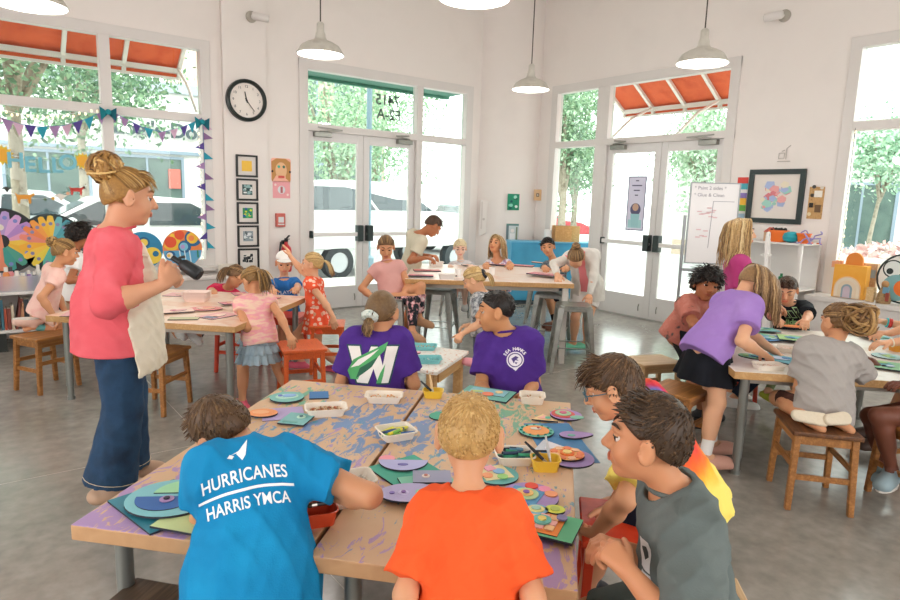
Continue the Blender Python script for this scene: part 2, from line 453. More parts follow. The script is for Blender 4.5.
        t1 = t0+v*.25*hl; v2 = nrm(v+d*.45+pn*.25); F.cone(t0, t1, r*1.35, r*1.15, .008); F.cone(t1, t1+v2*.24*hl, r*1.12, r*.9, .003)
    def features(s, lids, iris, brow, lip, mouth, glasses):
        hh = s.hh
        for g in (-1, 1):
            c = s.hq(g*.145, .292, .03); mb = MB(); r = .072*hh; n = 14
            M = frame_M(c, s.hR, s.hU*-1, s.hF)     # z looks forward
            prof = [(r*math.sin(t), -r*math.cos(t)) for t in np.linspace(0.02, math.pi-.02, 11)]
            mb.lathe(prof[:8], n, 0, M, cap=False); mb.lathe(prof[7:], n, 1, M, cap=True)
            e = mb.build('eye', [WHITE, mat('iris', iris, .2)], s.root, True, off=s.base)
            # upper lid
            L = MB(); R2 = r*1.09; nv = 10; vs = []; fs = []
            a1 = math.radians(30-58*lids)
            for i in range(nv+1):
                for j in range(7):
                    az = math.radians(-80+160*i/nv); el = a1+(math.radians(115)-a1)*j/6
                    vs.append(s_(c, s, R2, az, el))
            for i in range(nv):
                for j in range(6): fs.append((i*7+j, (i+1)*7+j, (i+1)*7+j+1, i*7+j+1))
            nv2 = len(vs)
            for i in range(nv+1):
                for j in range(7): vs.append(s_(c, s, R2, math.radians(-80+160*i/nv), math.radians(-115)+(math.radians(-24-14*(1-lids))-math.radians(-115))*j/6))
            for i in range(nv):
                for j in range(6): fs.append((nv2+i*7+j, nv2+(i+1)*7+j, nv2+(i+1)*7+j+1, nv2+i*7+j+1))
            link_mesh('eyelid', vs, fs, s.sk, s.root, off=s.base)
            B = MB(); pts = []
            for i in range(6):
                t = i/5; pts.append(s.hq(g*(.055+.19*t), .398-.10*t*t-.005, .140+.035*math.sin(t*2.6)))
            B.tube(pts, [.012*hh, .02*hh, .02*hh, .018*hh, .014*hh, .006*hh], 6)
            B.build('eyebrow', mat('brow', brow, .8), s.root, True, off=s.base)
            la = MB(); pts = [s_(c, s, R2*1.02, math.radians(-75+150*i/8), a1) for i in range(9)]
            la.tube(pts, .007*hh, 5); la.build('eyelash', mat('lash', '#2a1c14', .7), s.root, True, off=s.base)
        lp = MB(); lc = lip or tint(s.skc)
        up = [s.hq(x, .405-1.1*x*x, -.25+.012*math.cos(x*26)-.25*x*x) for x in np.linspace(-.12, .12, 9)]
        lo = [s.hq(x, .40-1.1*x*x, -.29-mouth*.06+1.6*x*x*(1+2*mouth)) for x in np.linspace(-.105, .105, 9)]
        w = [.006, .017, .022, .024, .023, .024, .022, .017, .006]
        lp.tube(up, [q*hh for q in w], 6); lp.tube(lo, [q*hh*1.15 for q in w], 6)
        lp.build('lips', mat('lips', lc, .45), s.root, True, off=s.base)
        if mouth:
            mo = MB(); mo.ball((0, 0, 0), (.07*hh, .02*hh, .03*hh*mouth), 12, 0, frame_M(s.hq(0, .40, -.275-.02*mouth), s.hR, s.hF, s.hU))
            mo.build('mouth', mat('mouth', '#7a3a34', .5), s.root, True, off=s.base)
        if glasses:
            G = MB()
            for g in (-1, 1):
                pts = [s.hq(g*.15+.11*math.cos(a), .46-.05*abs(math.cos(a))*0-.06*(g*math.cos(a) > 0)*abs(math.cos(a)), .02+.075*math.sin(a)) for a in np.linspace(0, 2*math.pi, 17)]
                G.tube(pts, .010*hh, 6); G.tube([s.hq(g*.26, .41, .04), s.hq(g*.36, .2, .04), s.hq(g*.38, -.02, .03)], .009*hh, 6)
            G.tube([s.hq(-.04, .475, .03), s.hq(.04, .475, .03)], .009*hh, 6)
            G.build('glasses', mat('glasses_frame', '#3d6f80', .3), s.root, True, off=s.base)
    # clothes ---------------------------------------------------
    def shirt(s, m, sleeve=.6, loose=.014, hem=.06, neckr=1.25, wr=.0035, flare=1.15, name='shirt', vneck=0, sleeve_long=None, vox=None, ext=0, belly=0):
        h = s.h; F = Field(); s.torso(F, loose, .055); lo = max(hem, .0)
        F.cone(s.P+s.U*.10*h, s.P-s.U*lo*h, .078*h*s.hb+loose, .090*h*s.hb+loose+.006, .05, (s.R, s.F, s.U, .80))
        if ext: F.cone(s.P+UP*.03*h, s.P-UP*ext, .112*h*s.hb+loose, .116*h*s.hb+loose, .05, (s.Rp, s.Fp, UP, .82))
        for k in 'LR':
            if k not in s.E or not sleeve: continue
            r0 = .033*h*(s.bulk*.5+.5)+loose
            if sleeve_long is None:
                e = s.S[k]+(s.E[k]-s.S[k])*sleeve; F.cone(s.S[k]+(s.N-s.S[k])*.15, e, r0, (.028*h+loose)*flare, .035, cap1=True)
            else:
                F.cone(s.S[k]+(s.N-s.S[k])*.15, s.E[k], r0, .029*h+loose*.9, .035); e = s.E[k]+(s.Wr[k]-s.E[k])*sleeve_long
                F.cone(s.E[k], e, .029*h+loose*.9, .022*h+loose*.9, .02, cap1=True)
        F.warp(wrinkle(wr, s.U, int(h*1000)+len(name)+int(abs(s.P[0])*77)))
        hp = s.P-s.U*(hem*h)-UP*ext; hn = -s.U if not ext else -UP; LS = (.17 if not ext else .26)*h*s.bulk
        # the hem plane only trims the trunk, never the sleeves
        F.ops.append(('cut', lambda x, y, z: np.where((np.abs((x-hp[0])*s.R[0]+(y-hp[1])*s.R[1]+(z-hp[2])*s.R[2]) < LS), (x-hp[0])*hn[0]+(y-hp[1])*hn[1]+(z-hp[2])*hn[2], -1.0).astype(np.float32), None, None, .004))
        nb = .034*h*neckr; top = s.N+nrm(s.hq(0, -.1, -.22)-s.N)*.12
        F.cone(s.N-s.U*.012*h+s.F*(.006+vneck), top, nb, nb*1.25, .006, mode='sub')
        V, Q = F.mesh(vox or s.vox*1.05); o = link_mesh(name, V, Q, m, s.root, off=s.base); s.shirt_o = o
        if s.vox < .0066 and neckr < 1.6:
            c = s.N+s.U*.012*h+s.F*.004; s.ring('collar', c, nrm(s.U*.9+(top-s.N)*2-s.F*.25), nb*1.12, .0065, m, par=o)
        return o
    def legs_cloth(s, m, frac=1.0, loose=.008, name='trousers', flare=1.0, top=.02, ankle_r=.024, vox=None, wr=.003, shin=1.0):
        h = s.h; F = Field(); b = s.hb; loose = min(loose, .016) if s.h < 1.6 else loose
        F.ell(s.P-UP*.005*h, (.088*h*s.hb+loose, .072*h*s.hb+loose, .075*h+loose), (s.Rp, s.Fp, UP), .04)
        for k in 'LR':
            if k not in s.K: continue
            if frac <= 1:
                e = s.Hp[k]+(s.K[k]-s.Hp[k])*frac; r1 = (.055*b+(.037-.055*b)*frac)*h+loose
                F.cone(s.Hp[k], e, .055*h*b+loose, r1*flare, .03, cap1=True)
            else:
                F.cone(s.Hp[k], s.K[k], .055*h*b+loose, .038*h*(b*.5+.5)+loose, .03)
                e = s.K[k]+(s.A[k]-s.K[k])*(frac-1); F.cone(s.K[k], e, .038*h*(b*.5+.5)+loose, (ankle_r*h+loose)*flare, .02, cap1=True)
        F.warp(wrinkle(wr, UP, int(h*777)+3)); F.cut(s.P+s.U*top*h, nrm(s.U+UP))
        V, Q = F.mesh(vox or s.vox*1.05); o = link_mesh(name, V, Q, m, s.root, off=s.base); return o
    def skirt(s, m, top, bottom, r0, r1, name='skirt', n=9, pl=.06, dep=.8, face=None, vox=None, ax=None):
        # top / bottom: points on the axis
        a = np.asarray(top, float); b_ = np.asarray(bottom, float); ba = b_-a; L = np.linalg.norm(ba); u = ba/L
        R = nrm(s.Rp-u*(s.Rp@u)); Fv = np.cross(R, u); F = Field()
        def fn(x, y, z):
            X, Y, Z = x-a[0], y-a[1], z-a[2]; t = (X*u[0]+Y*u[1]+Z*u[2])/L
            p = X*R[0]+Y*R[1]+Z*R[2]; q = (X*Fv[0]+Y*Fv[1]+Z*Fv[2])/dep; tt = np.clip(t, 0, 1)
            th = np.arctan2(q, p); r = (r0+(r1-r0)*tt**.85)*(1+pl*tt*(np.sin(n*th)+.5*np.sin(2*n*th+1.3+tt*2)*.5))
            d = (np.sqrt(p*p+q*q)-r)*.8
            return np.maximum(np.maximum(d, (t-1)*L), -t*L)
        rr = max(r0, r1)*1.1; F.put(fn, np.minimum(a, b_)-rr, np.maximum(a, b_)+rr, .01)
        V, Q = F.mesh(vox or s.vox); return link_mesh(name, V, Q, m, s.root, off=s.base)
    def shoes(s, m, sole=None, kind='shoe', name='shoe', size=1.0, which='LR'):
        h = s.h
        for k in which:
            if k not in s.A: continue
            A = s.A[k]; t = s.toe[k]; t = nrm(t); L = .155*h*size; fl = np.array([t[0], t[1], t[2]])
            lat = nrm(np.cross(t, UP)) if abs(t[2]) < .95 else s.Rp; dn = nrm(np.cross(t, lat)); dn = dn if dn[2] < 0 or abs(t[2]) > .95 else -dn
            if abs(t[2]) > .7: dn = nrm(-s.Fp-t*(-s.Fp@t)) if not hasattr(s, 'sole_dir') else s.sole_dir
            if hasattr(s, 'sole_dir'): dn = nrm(np.array(s.sole_dir)-t*(np.array(s.sole_dir)@t)); lat = nrm(np.cross(t, dn))
            c = A+dn*.036*h; F = Field(); fr = (lat, t, -dn, 1)
            heel = c-t*L*.22; toe = c+t*L*.62
            F.cone(heel+(-dn)*.004*h, toe+(-dn)*-.004*h, .031*h, .034*h, .02, (lat, dn, t, .8))
            F.ell(c+t*L*.3-dn*.008*h, (.034*h, .075*h, .03*h), fr, .02)
            if kind != 'croc': F.cone(A+dn*.02*h, A-dn*.008*h, .031*h, .029*h, .02, cap1=True)
            else: F.ell(A-t*.0*h+(-dn)*.004*h, (.026*h, .036*h, .03*h), fr, .01, 'sub')
            F.cut(c+dn*.019*h, dn)
            V, Q = F.mesh(max(.004, s.vox*.8)); o = link_mesh(name, V, Q, m, s.root, off=s.base)
            if sole is not None:
                S_ = MB(); n = 20; poly = []
                for i in range(n):
                    a = 2*math.pi*i/n; poly.append((.034*h*math.cos(a)*(1 if math.sin(a) > 0 else .9), L*.20+L*.60*math.sin(a)))
                S_.prism(poly, -.026*h, -.014*h, 0, frame_M(c, lat, t, -dn)); so = S_.build('sole', sole, o, True, off=s.base)
    def socks(s, m, hgt=.1):
        for k in 'LR':
            if k in s.A:
                a = s.A[k]+(s.K[k]-s.A[k])*hgt/.3; F = Field(); F.cone(s.A[k], a, .025*s.h, .026*s.h, cap1=True); V, Q = F.mesh(.005)
                link_mesh('sock', V, Q, m, s.root, off=s.base)
    # hair ------------------------------------------------------
    def hair(s, cols, style='short', seed=1, thick=.045, length=.3, n=200, wave=.0, tie=None, plane=(.05, .70), up=0, side=0, tuft=None, fringe=0, curl=0):
        rr = random.Random(seed); hh = s.hh; F = Field(); fr = (s.hR, s.hF, s.hU); M = hair_mat(cols)
        t = thick
        ts = t*.55 if style in ('short', 'buzz') else (t if style == 'curly' else t*.6)
        F.ell(s.hq(0, -.06, .12+up*.5), np.array((.335+ts, .405+ts, .37+t+up))*hh, fr, .02)
        if style != 'buzz': F.ell(s.hq(0, -.10, -.02), np.array((.315+ts*.6, .345+ts*.6, .33))*hh, fr, .1*hh)
        a, b = plane
        nv = nrm(s.hF*b-s.hU); F.cut(s.hq(0, 0, a), nv, .02*hh)
        if style in ('short', 'buzz'):
            for g in (-1, 1): F.ell(s.hq(g*.40, .0, -.03), np.array((.14, .13, .17))*hh, fr, .02*hh, 'sub')
        if curl:
            ph = [rr.uniform(0, 6) for _ in range(6)]; fq = 2*math.pi/(.026)
            F.warp(lambda x, y, z: (curl*(np.sin(fq*x+ph[0]+2*np.sin(40*z))*np.sin(fq*y+ph[1]+2*np.sin(37*x))+np.sin(fq*.8*z+ph[2]+2*np.sin(45*y))*.6)).astype(np.float32))
        V, Q = F.mesh(max(.0045, s.vox*.85)); V = list(map(tuple, V)); faces = Q.tolist(); tone = [.42]*len(V)
        C0 = s.hq(0, -.06, .12); rad = np.array((.335+ts*.9, .405+ts*.9, .37+t*.9+up*.7))*hh; A = np.array(fr)
        chest = s.N-s.U*.10*s.h; chr_ = np.array((.125, .082, .16))*s.h; CA = np.array((s.R, s.F, s.U))
        def collide(p):
            q = A@(p-C0)/rad; L = np.linalg.norm(q)
            if L < 1: p = C0+A.T@(q/max(L, 1e-6)*rad)
            q = CA@(p-chest)/chr_; L = np.linalg.norm(q)
            if L < 1: p = chest+CA.T@(q/max(L, 1e-6)*chr_)
            return p
        mb = MB()
        def strand(p0, d0, L, r, steps=7, grav=.35, wv=0, tn=None, coll=True):
            p = np.array(p0); d = nrm(d0); pts = [p.copy()]; st = L/steps; ph = rr.uniform(0, 6); lw = nrm(np.cross(d, UP)+.01)
            for i in range(steps):
                d = nrm(d+np.array([0, 0, -grav])); p = p+d*st+lw*wv*math.sin(ph+i*1.7)
                if coll: p2 = collide(p); d = nrm(p2-pts[-1]); p = p2
                pts.append(p.copy())
            k0 = len(mb.v); rad_ = [r*(.55+.45*math.sin(min(1, (i+1)/2.5)*1.57))*(1-(i/steps)**3*.9) for i in range(steps+1)]
            mb.tube(pts, rad_, 5, flat=.55); tv = (rr.uniform(.1, .9) if style not in ('short', 'buzz') else rr.uniform(.28, .68)) if tn is None else tn
            tones.extend([tv]*(len(mb.v)-k0))
        tones = []
        ok = lambda q: q[2] > a+b*q[1]-.02
        if style in ('short', 'buzz', 'curly') and n:
            tl = tuft or .035; Vn = np.array(V, float); nv_ = np.zeros_like(Vn); f4 = np.asarray(Q); e1_ = Vn[f4[:, 2]]-Vn[f4[:, 0]]; e2_ = Vn[f4[:, 3]]-Vn[f4[:, 1]]; fnn = np.cross(e1_, e2_)
            for j in range(4): np.add.at(nv_, f4[:, j], fnn)
            nv_ /= np.linalg.norm(nv_, axis=1)[:, None]+1e-9; q_ = ((Vn-s.HC) @ A.T)/s.hh; out = ((Vn-C0)*nv_).sum(1) > .35*np.linalg.norm(Vn-C0, axis=1)
            pick = np.flatnonzero(out & (q_[:, 2] > a+b*q_[:, 1]+.035)); crown = s.hq(0, -.30, .42)
            for vi in [pick[rr.randrange(len(pick))] for _ in range(n)]:
                v = nv_[vi]; q = q_[vi]; P0 = Vn[vi]; fl = P0-crown; fl = fl-v*(fl@v); fl = nrm(fl); front = q[1] > .02 and q[2] > .2
                if front and style != 'curly': fl = fl*.45+s.hU*.25
                fl = fl+s.hR*side*.8+s.hF*(.25 if not front else .15)+v*((.04 if not front else .22) if style != 'curly' else .9)
                d = nrm(fl+(s.hR*rr.uniform(-1, 1)+s.hF*rr.uniform(-1, 1))*(.18 if style != 'curly' else .8)); sc = .5 if q[2] < .2 else 1.0
                strand(P0-d*.004, d, tl*sc*rr.uniform(.7, 1.3), .0042*(1 if style != 'curly' else 1.4), 4, grav=(.12 if not front else .02) if style != 'curly' else .1, wv=.004 if style == 'curly' else 0, coll=style != 'curly')
        if fringe:
            for i in range(fringe):
                x = rr.uniform(-.27, .27); q = np.array((x, .12+rr.uniform(-.1, .1), .46-abs(x)*.3)); strand(s.hq(*q), s.hF*1.0+s.hR*(side+x*.5), .085*rr.uniform(.8, 1.15), .005, 6, grav=.28)
        if style in ('long', 'pony', 'bun'):
            T = None if tie is None else s.hq(*tie)
            for i in range(n):
                x = rr.uniform(-1, 1)
                if style == 'long':
                    y = rr.uniform(-.42, .28); p0 = s.hq(x*.05, y, .47+t-.35*max(0, -y-.1)**1.5*2); d = s.hR*(1 if x > 0 else -1)*(1+.2*rr.random())+s.hF*(y*.5-.25)+s.hU*.1
                    strand(p0, d, length*rr.uniform(.75, 1.08), .0062, 14, grav=.42, wv=wave)
                else:
                    az = rr.uniform(-2.4, 2.4); p0 = s.hq(.30*math.sin(az), -.06+.38*math.cos(az)*(.9), .40-.25*abs(math.sin(az))-(.28 if abs(az) > 1.6 else 0)); p0 = C0+A.T@(nrm(A@(p0-C0)/rad)*rad)
                    pts = [p0+(T-p0)*k/7 for k in range(8)]; pts = [collide(p)+(p-C0)*.01 for p in pts]; k0 = len(mb.v)
                    mb.tube(pts, [.004]+[.007]*5+[.006, .004], 5, flat=.55); tones.extend([rr.uniform(.1, .9)]*(len(mb.v)-k0))
            if style == 'pony':
                for i in range(n//2):
                    d = nrm(T-C0)+np.array([rr.uniform(-.3, .3), rr.uniform(-.3, .3), rr.uniform(-.2, .3)])
                    strand(T+d*.004, d, length*rr.uniform(.75, 1.1), .007, 9, grav=.35, wv=wave)
            if style == 'bun':
                bc = T+nrm(T-C0)*.22*length; br = length*.42; core = MB(); core.ball(bc, br*.86, 14); k0 = len(mb.v); mb.add(core.v, core.f); tones.extend([.35]*(len(mb.v)-k0))
                for i in range(n//2):
                    ax = nrm([rr.gauss(0, 1) for _ in range(3)]); bw_ = 1.0 if not curl else rr.uniform(.7, 1.45); e1 = nrm(np.cross(ax, [.2, .5, .8])); e2 = np.cross(ax, e1); a0 = rr.uniform(0, 6.28); ar = rr.uniform(2, 4.5); q = br*rr.uniform(.75, 1.12)*bw_
                    pts = [bc+(e1*math.cos(a0+ar*k/8)+e2*math.sin(a0+ar*k/8))*q for k in range(9)]; k0 = len(mb.v)
                    mb.tube(pts, [.003]+[.010]*7+[.003], 5, flat=.6); tones.extend([rr.uniform(.1, .9)]*(len(mb.v)-k0))
        k = len(V); V += mb.v; faces += [[i+k for i in f] for f in mb.f]; tone += tones
        o = link_mesh('hair', V, faces, M, s.root, off=s.base)
        at = o.data.attributes.new('tone', 'FLOAT', 'POINT'); at.data.foreach_set('value', np.array(tone, dtype=np.float32))
        return o
    def ring(s, name, c, ax, R, r, m, flat=1.0, par=None):
        ax = nrm(ax); e1 = nrm(np.cross(ax, [.21, .52, .83])); e2 = np.cross(ax, e1); mb = MB()
        pts = [np.asarray(c)+(e1*math.cos(a)+e2*math.sin(a))*R for a in np.linspace(0, 2*math.pi, 21)]
        mb.tube(pts, r, 6, cap=False, flat=flat); return mb.build(name, m, par or s.root, True, off=s.base)
    def decal(s, mb, mats, o, x, y, name='emblem', cast=None, lift=.0015, cell=.02, target=None):
        """wraps a flat drawing (x, y in metres) onto the shirt along cast"""
        target = target or s.shirt_o; me = target.data
        bvh = BVHTree.FromPolygons([v.co+Vector(s.base) for v in me.vertices], [tuple(p.vertices) for p in me.polygons])
        bm = bmesh.new(); vs = [bm.verts.new(v) for v in mb.v]
        for f, mi in zip(mb.f, mb.m):
            try: ff = bm.faces.new([vs[i] for i in f]); ff.material_index = mi
            except ValueError: pass
        xs = [v[0] for v in mb.v]; ys = [v[1] for v in mb.v]
        for axis, l in ((0, xs), (1, ys)):
            k = math.floor(min(l)/cell)
            while k*cell < max(l):
                co = [0, 0, 0]; co[axis] = k*cell; no = [0, 0, 0]; no[axis] = 1
                bmesh.ops.bisect_plane(bm, geom=bm.verts[:]+bm.edges[:]+bm.faces[:], plane_co=co, plane_no=no); k += 1
        x = nrm(x); y = np.asarray(y, float); y = nrm(y-x*(x@y)); c = nrm(cast if cast is not None else np.cross(x, y)*-1)
        for v in bm.verts:
            p = np.asarray(o)+x*v.co.x+y*v.co.y; z = v.co.z; h_, n_, _, _ = bvh.ray_cast(Vector(p-c*.3), Vector(c))
            if h_ is None: h_ = Vector(p); n_ = Vector(-c)
            v.co = h_+n_*(lift+max(0, z))
        me2 = bpy.data.meshes.new(name); bm.to_mesh(me2); bm.free()
        for q in (mats if isinstance(mats, list) else [mats]): me2.materials.append(q)
        for v in me2.vertices: v.co -= Vector(s.base)
        ob = bpy.data.objects.new(name, me2); COL.objects.link(ob); ob.parent = target; _kids.setdefault(target.name, []).append(ob)
        return ob
def s_(c, s, r, az, el):
    return np.asarray(c)+r*(s.hR*math.sin(az)*math.cos(el-math.pi/2+math.pi/2)*1.0+s.hF*math.cos(az)*math.cos(el)+s.hU*math.sin(el))
def tint(c):
    c = c.lstrip('#'); r, g, b = [int(c[i:i+2], 16) for i in (0, 2, 4)]
    return '#%02x%02x%02x' % (min(255, int(r*.93)), int(g*.74), int(b*.74))
# ------------------------------------------------------------------ the room
YL, XR, ZC = 7.75, 7.28, 4.6
WT = .16
wall_m = mat('wall_paint', '#ebe3de', .75, var=['#ece4df', '#e9e1dc'], scale=2, bump=.03, bscale=120)
frame_m = mat('window_frame_paint', '#dcd6d2', .45)
door_m = mat('door_paint', '#dedad8', .4)
def struct(o): return tag(o, kind='structure')
def glass_mat():
    M = bpy.data.materials.new('glass'); M.use_nodes = True; nt = M.node_tree; nt.nodes.clear()
    o = nt.nodes.new('ShaderNodeOutputMaterial'); t = nt.nodes.new('ShaderNodeBsdfTransparent'); g = nt.nodes.new('ShaderNodeBsdfGlossy'); mx = nt.nodes.new('ShaderNodeMixShader'); f = nt.nodes.new('ShaderNodeFresnel')
    f.inputs['IOR'].default_value = 1.45; g.inputs['Roughness'].default_value = .02; t.inputs['Color'].default_value = (.90, .96, .94, 1)
    gm = nt.nodes.new('ShaderNodeNewGeometry'); mu = nt.nodes.new('ShaderNodeMath'); mu.operation = 'MULTIPLY_ADD'; mu.inputs[1].default_value = -1; mu.inputs[2].default_value = 1; nt.links.new(gm.outputs['Backfacing'], mu.inputs[0]); m2 = nt.nodes.new('ShaderNodeMath'); m2.operation = 'MULTIPLY'; nt.links.new(f.outputs[0], m2.inputs[0]); nt.links.new(mu.outputs[0], m2.inputs[1]); nt.links.new(m2.outputs[0], mx.inputs[0]); nt.links.new(t.outputs[0], mx.inputs[1]); nt.links.new(g.outputs[0], mx.inputs[2]); nt.links.new(mx.outputs[0], o.inputs[0])
    return M
GLASS = glass_mat()
def floor_mat():
    M = bpy.data.materials.new('polished_concrete'); M.use_nodes = True; nt = M.node_tree; b = nt.nodes['Principled BSDF']
    tc = nt.nodes.new('ShaderNodeTexCoord'); n = nt.nodes.new('ShaderNodeTexNoise'); n.inputs['Scale'].default_value = 1.1; n.inputs['Detail'].default_value = 9; n.inputs['Roughness'].default_value = .62
    nt.links.new(tc.outputs['Object'], n.inputs['Vector']); r = nt.nodes.new('ShaderNodeValToRGB'); e = r.color_ramp.elements
    e[0].position = .3; e[0].color = lin('#7f7a72'); e[1].position = .72; e[1].color = lin('#a39e96'); x = e.new(.5); x.color = lin('#928d85')
    nt.links.new(n.outputs['Fac'], r.inputs['Fac'])
    n2 = nt.nodes.new('ShaderNodeTexNoise'); n2.inputs['Scale'].default_value = 14; n2.inputs['Detail'].default_value = 8; nt.links.new(tc.outputs['Object'], n2.inputs['Vector'])
    mx = nt.nodes.new('ShaderNodeMix'); mx.data_type = 'RGBA'; mx.blend_type = 'OVERLAY'; mx.inputs['Factor'].default_value = .35
    nt.links.new(r.outputs['Color'], mx.inputs['A']); nt.links.new(n2.outputs['Fac'], mx.inputs['B']); nt.links.new(mx.outputs['Result'], b.inputs['Base Color'])
    b.inputs['Roughness'].default_value = .34; mr = nt.nodes.new('ShaderNodeMapRange'); mr.inputs['To Min'].default_value = .16; mr.inputs['To Max'].default_value = .30; b.inputs['Coat Weight'].default_value = .25; b.inputs['Coat Roughness'].default_value = .12
    nt.links.new(n.outputs['Fac'], mr.inputs['Value']); nt.links.new(mr.outputs['Result'], b.inputs['Roughness'])
    return M
f = MB(); f.box((-3, -3, -.12), (XR+WT, YL+WT, 0)); o = struct(f.build('floor', floor_mat()))
f = MB()
for x in (1.10,): f.box((x-.002, -2.9, 0), (x+.002, YL, .0006))
for y in (3.88,): f.box((-2.9, y-.002, 0), (XR, y+.002, .0006))
struct(f.build('trim_1', mat('joint_filler', '#b3aca0', .6)))
def wall_rects(name, axis, c, th_, u0, u1, z1, holes):
    """wall in the plane axis = c with rectangular openings (u0,u1,z0,z1), thickness away from the room"""
    us = sorted({u0, u1, *[h[0] for h in holes], *[h[1] for h in holes]}); zs = sorted({0, z1, *[h[2] for h in holes], *[h[3] for h in holes]}); w = MB()
    for i in range(len(us)-1):
        for j in range(len(zs)-1):
            um, zm = (us[i]+us[i+1])/2, (zs[j]+zs[j+1])/2
            if any(h[0] < um < h[1] and h[2] < zm < h[3] for h in holes): continue
            if axis == 'y': w.box((us[i], c, zs[j]), (us[i+1], c+th_, zs[j+1]))
            else: w.box((c, us[i], zs[j]), (c+th_, us[i+1], zs[j+1]))
    return struct(w.build(name, wall_m))
LW = (-2.2, 2.37, .67, 3.24); LD = (3.46, 6.28, 0, 3.23); RD = (4.07, 7.05, 0, 3.28); RW = (-1.2, 2.92, .67, 3.28)
wall_rects('wall_left', 'y', YL, WT, -3, XR+WT, ZC, [LW, LD])
wall_rects('wall_right', 'x', XR, WT, -3, YL+WT, ZC, [RD, RW])
c = MB(); pts = []
A0, A1 = np.array((6.44, 7.75)), np.array((7.28, 7.30)); nn = nrm(np.array((A1-A0)[::-1])*[1, -1]); nn = nn if nn @ np.array([-1, -1]) > 0 else -nn
for i in range(13):
    t = i/12; q = A0+(A1-A0)*t+nn*.16*math.sin(math.pi*t)**.7; pts.append(tuple(q))
c.prism(pts+[(7.28, 7.75)], 0, ZC); o = c.build('wall_corner', wall_m, smooth=True); struct(o)
pil = MB(); pil.box((2.50, YL-.06, 0), (3.02, YL, ZC)); struct(pil.build('trim_2', wall_m, bevel=.004))
c = MB(); c.box((-3, -3, ZC), (XR+WT, YL+WT, ZC+.1)); struct(c.build('ceiling', mat('ceiling_paint', '#ece7e2', .8)))
wall_rects('wall_back', 'y', -3, -WT, -3, XR+WT, ZC, [(-.6, 4.6, .7, 3.0)])  # unseen wall; its opening is added and sized for fill daylight
wall_rects('wall_side', 'x', -3, -WT, -3, YL+WT, ZC, [(-.6, 4.0, .7, 3.0)])  # unseen wall, likewise given an opening to let fill light in
bb = MB()
for a, b in ((2.37-4.9, 3.46), (6.28, 6.46)): bb.box((a, YL-.015-(.0 if a < 3 else 0), 0), (b, YL, .10))
struct(bb.build('baseboard_left', frame_m))
bb = MB()
for a, b in ((-3, 4.07), (7.05, 7.33)): bb.box((XR-.015, a, 0), (XR, b, .10))
struct(bb.build('baseboard_right', frame_m))

def opening(name, axis, c, rect, cas, verts, rails, bars=.07, depth=.11, sill=None, kind='structure'):
    """casing, mullions and rails; panes are children. verts: [(u0,u1)], rails: [(z0,z1,ua,ub)]"""
    u0, u1, z0, z1 = rect; root = empty(name, (0, 0, 0)); tag(root, kind='structure')
    def bx(mb, ua, ub, za, zb, a, b):
        if axis == 'y': mb.box((ua, c+a, za), (ub, c+b, zb))
        else: mb.box((c+a, ua, za), (c+b, ub, zb))
    f = MB()
    bx(f, u0, u0+cas, z0, z1, -.02, depth); bx(f, u1-cas, u1, z0, z1, -.02, depth); bx(f, u0, u1, z1-cas, z1, -.0201, depth+.001)
    if z0 > .1: bx(f, u0, u1, z0, z0+cas*.7, -.0202, depth+.002)
    for a, b in verts: bx(f, a, b, z0, z1, -.015, depth)
    for za, zb, ua, ub in rails: bx(f, ua, ub, za, zb, -.018, depth+.003)
    fo = f.build('window_frame', frame_m, root, bevel=.004)
    return root, bx
def pane(root, axis, c, ua, ub, za, zb, name='pane'):
    g = MB()
    if axis == 'y': g.box((ua, c+.06, za), (ub, c+.066, zb))
    else: g.box((c+.06, ua, za), (c+.066, ub, zb))
    return g.build(name, GLASS, root)
w1, bx = opening('window_1', 'y', YL, LW, .11, [(1.24, 1.345), (-.10, 0.0), (-1.35, -1.25)], [(2.33, 2.42, LW[0], LW[1])])
us = [LW[0]+.11, -1.30, -.05, 1.29, LW[1]-.11]
for i in range(4):
    for za, zb in ((.74, 2.37), (2.37, 3.14)): pane(w1, 'y', YL, us[i], us[i+1], za, zb)
s = MB(); s.box((LW[0]-.03, YL-.24, .635), (LW[1]+.03, YL+.02, .675)); s.build('window_sill', frame_m, w1, bevel=.004)
w2, bx = opening('window_2', 'x', XR, RW, .11, [(.75, .85), (-.55, -.45)], [(2.36, 2.45, RW[0], RW[1])])
us = [RW[0]+.11, -.5, .8, RW[1]-.11]
for i in range(3):
    for za, zb in ((.74, 2.4), (2.4, 3.18)): pane(w2, 'x', XR, us[i], us[i+1], za, zb)
s = MB(); s.box((XR-.34, RW[0]-.05, .625), (XR+.02, RW[1]+.02, .675)); s.box((XR-.32, RW[0]-.05, .0), (XR-.29, RW[1]+.02, .625)); s.build('window_sill', frame_m, w2, bevel=.004)

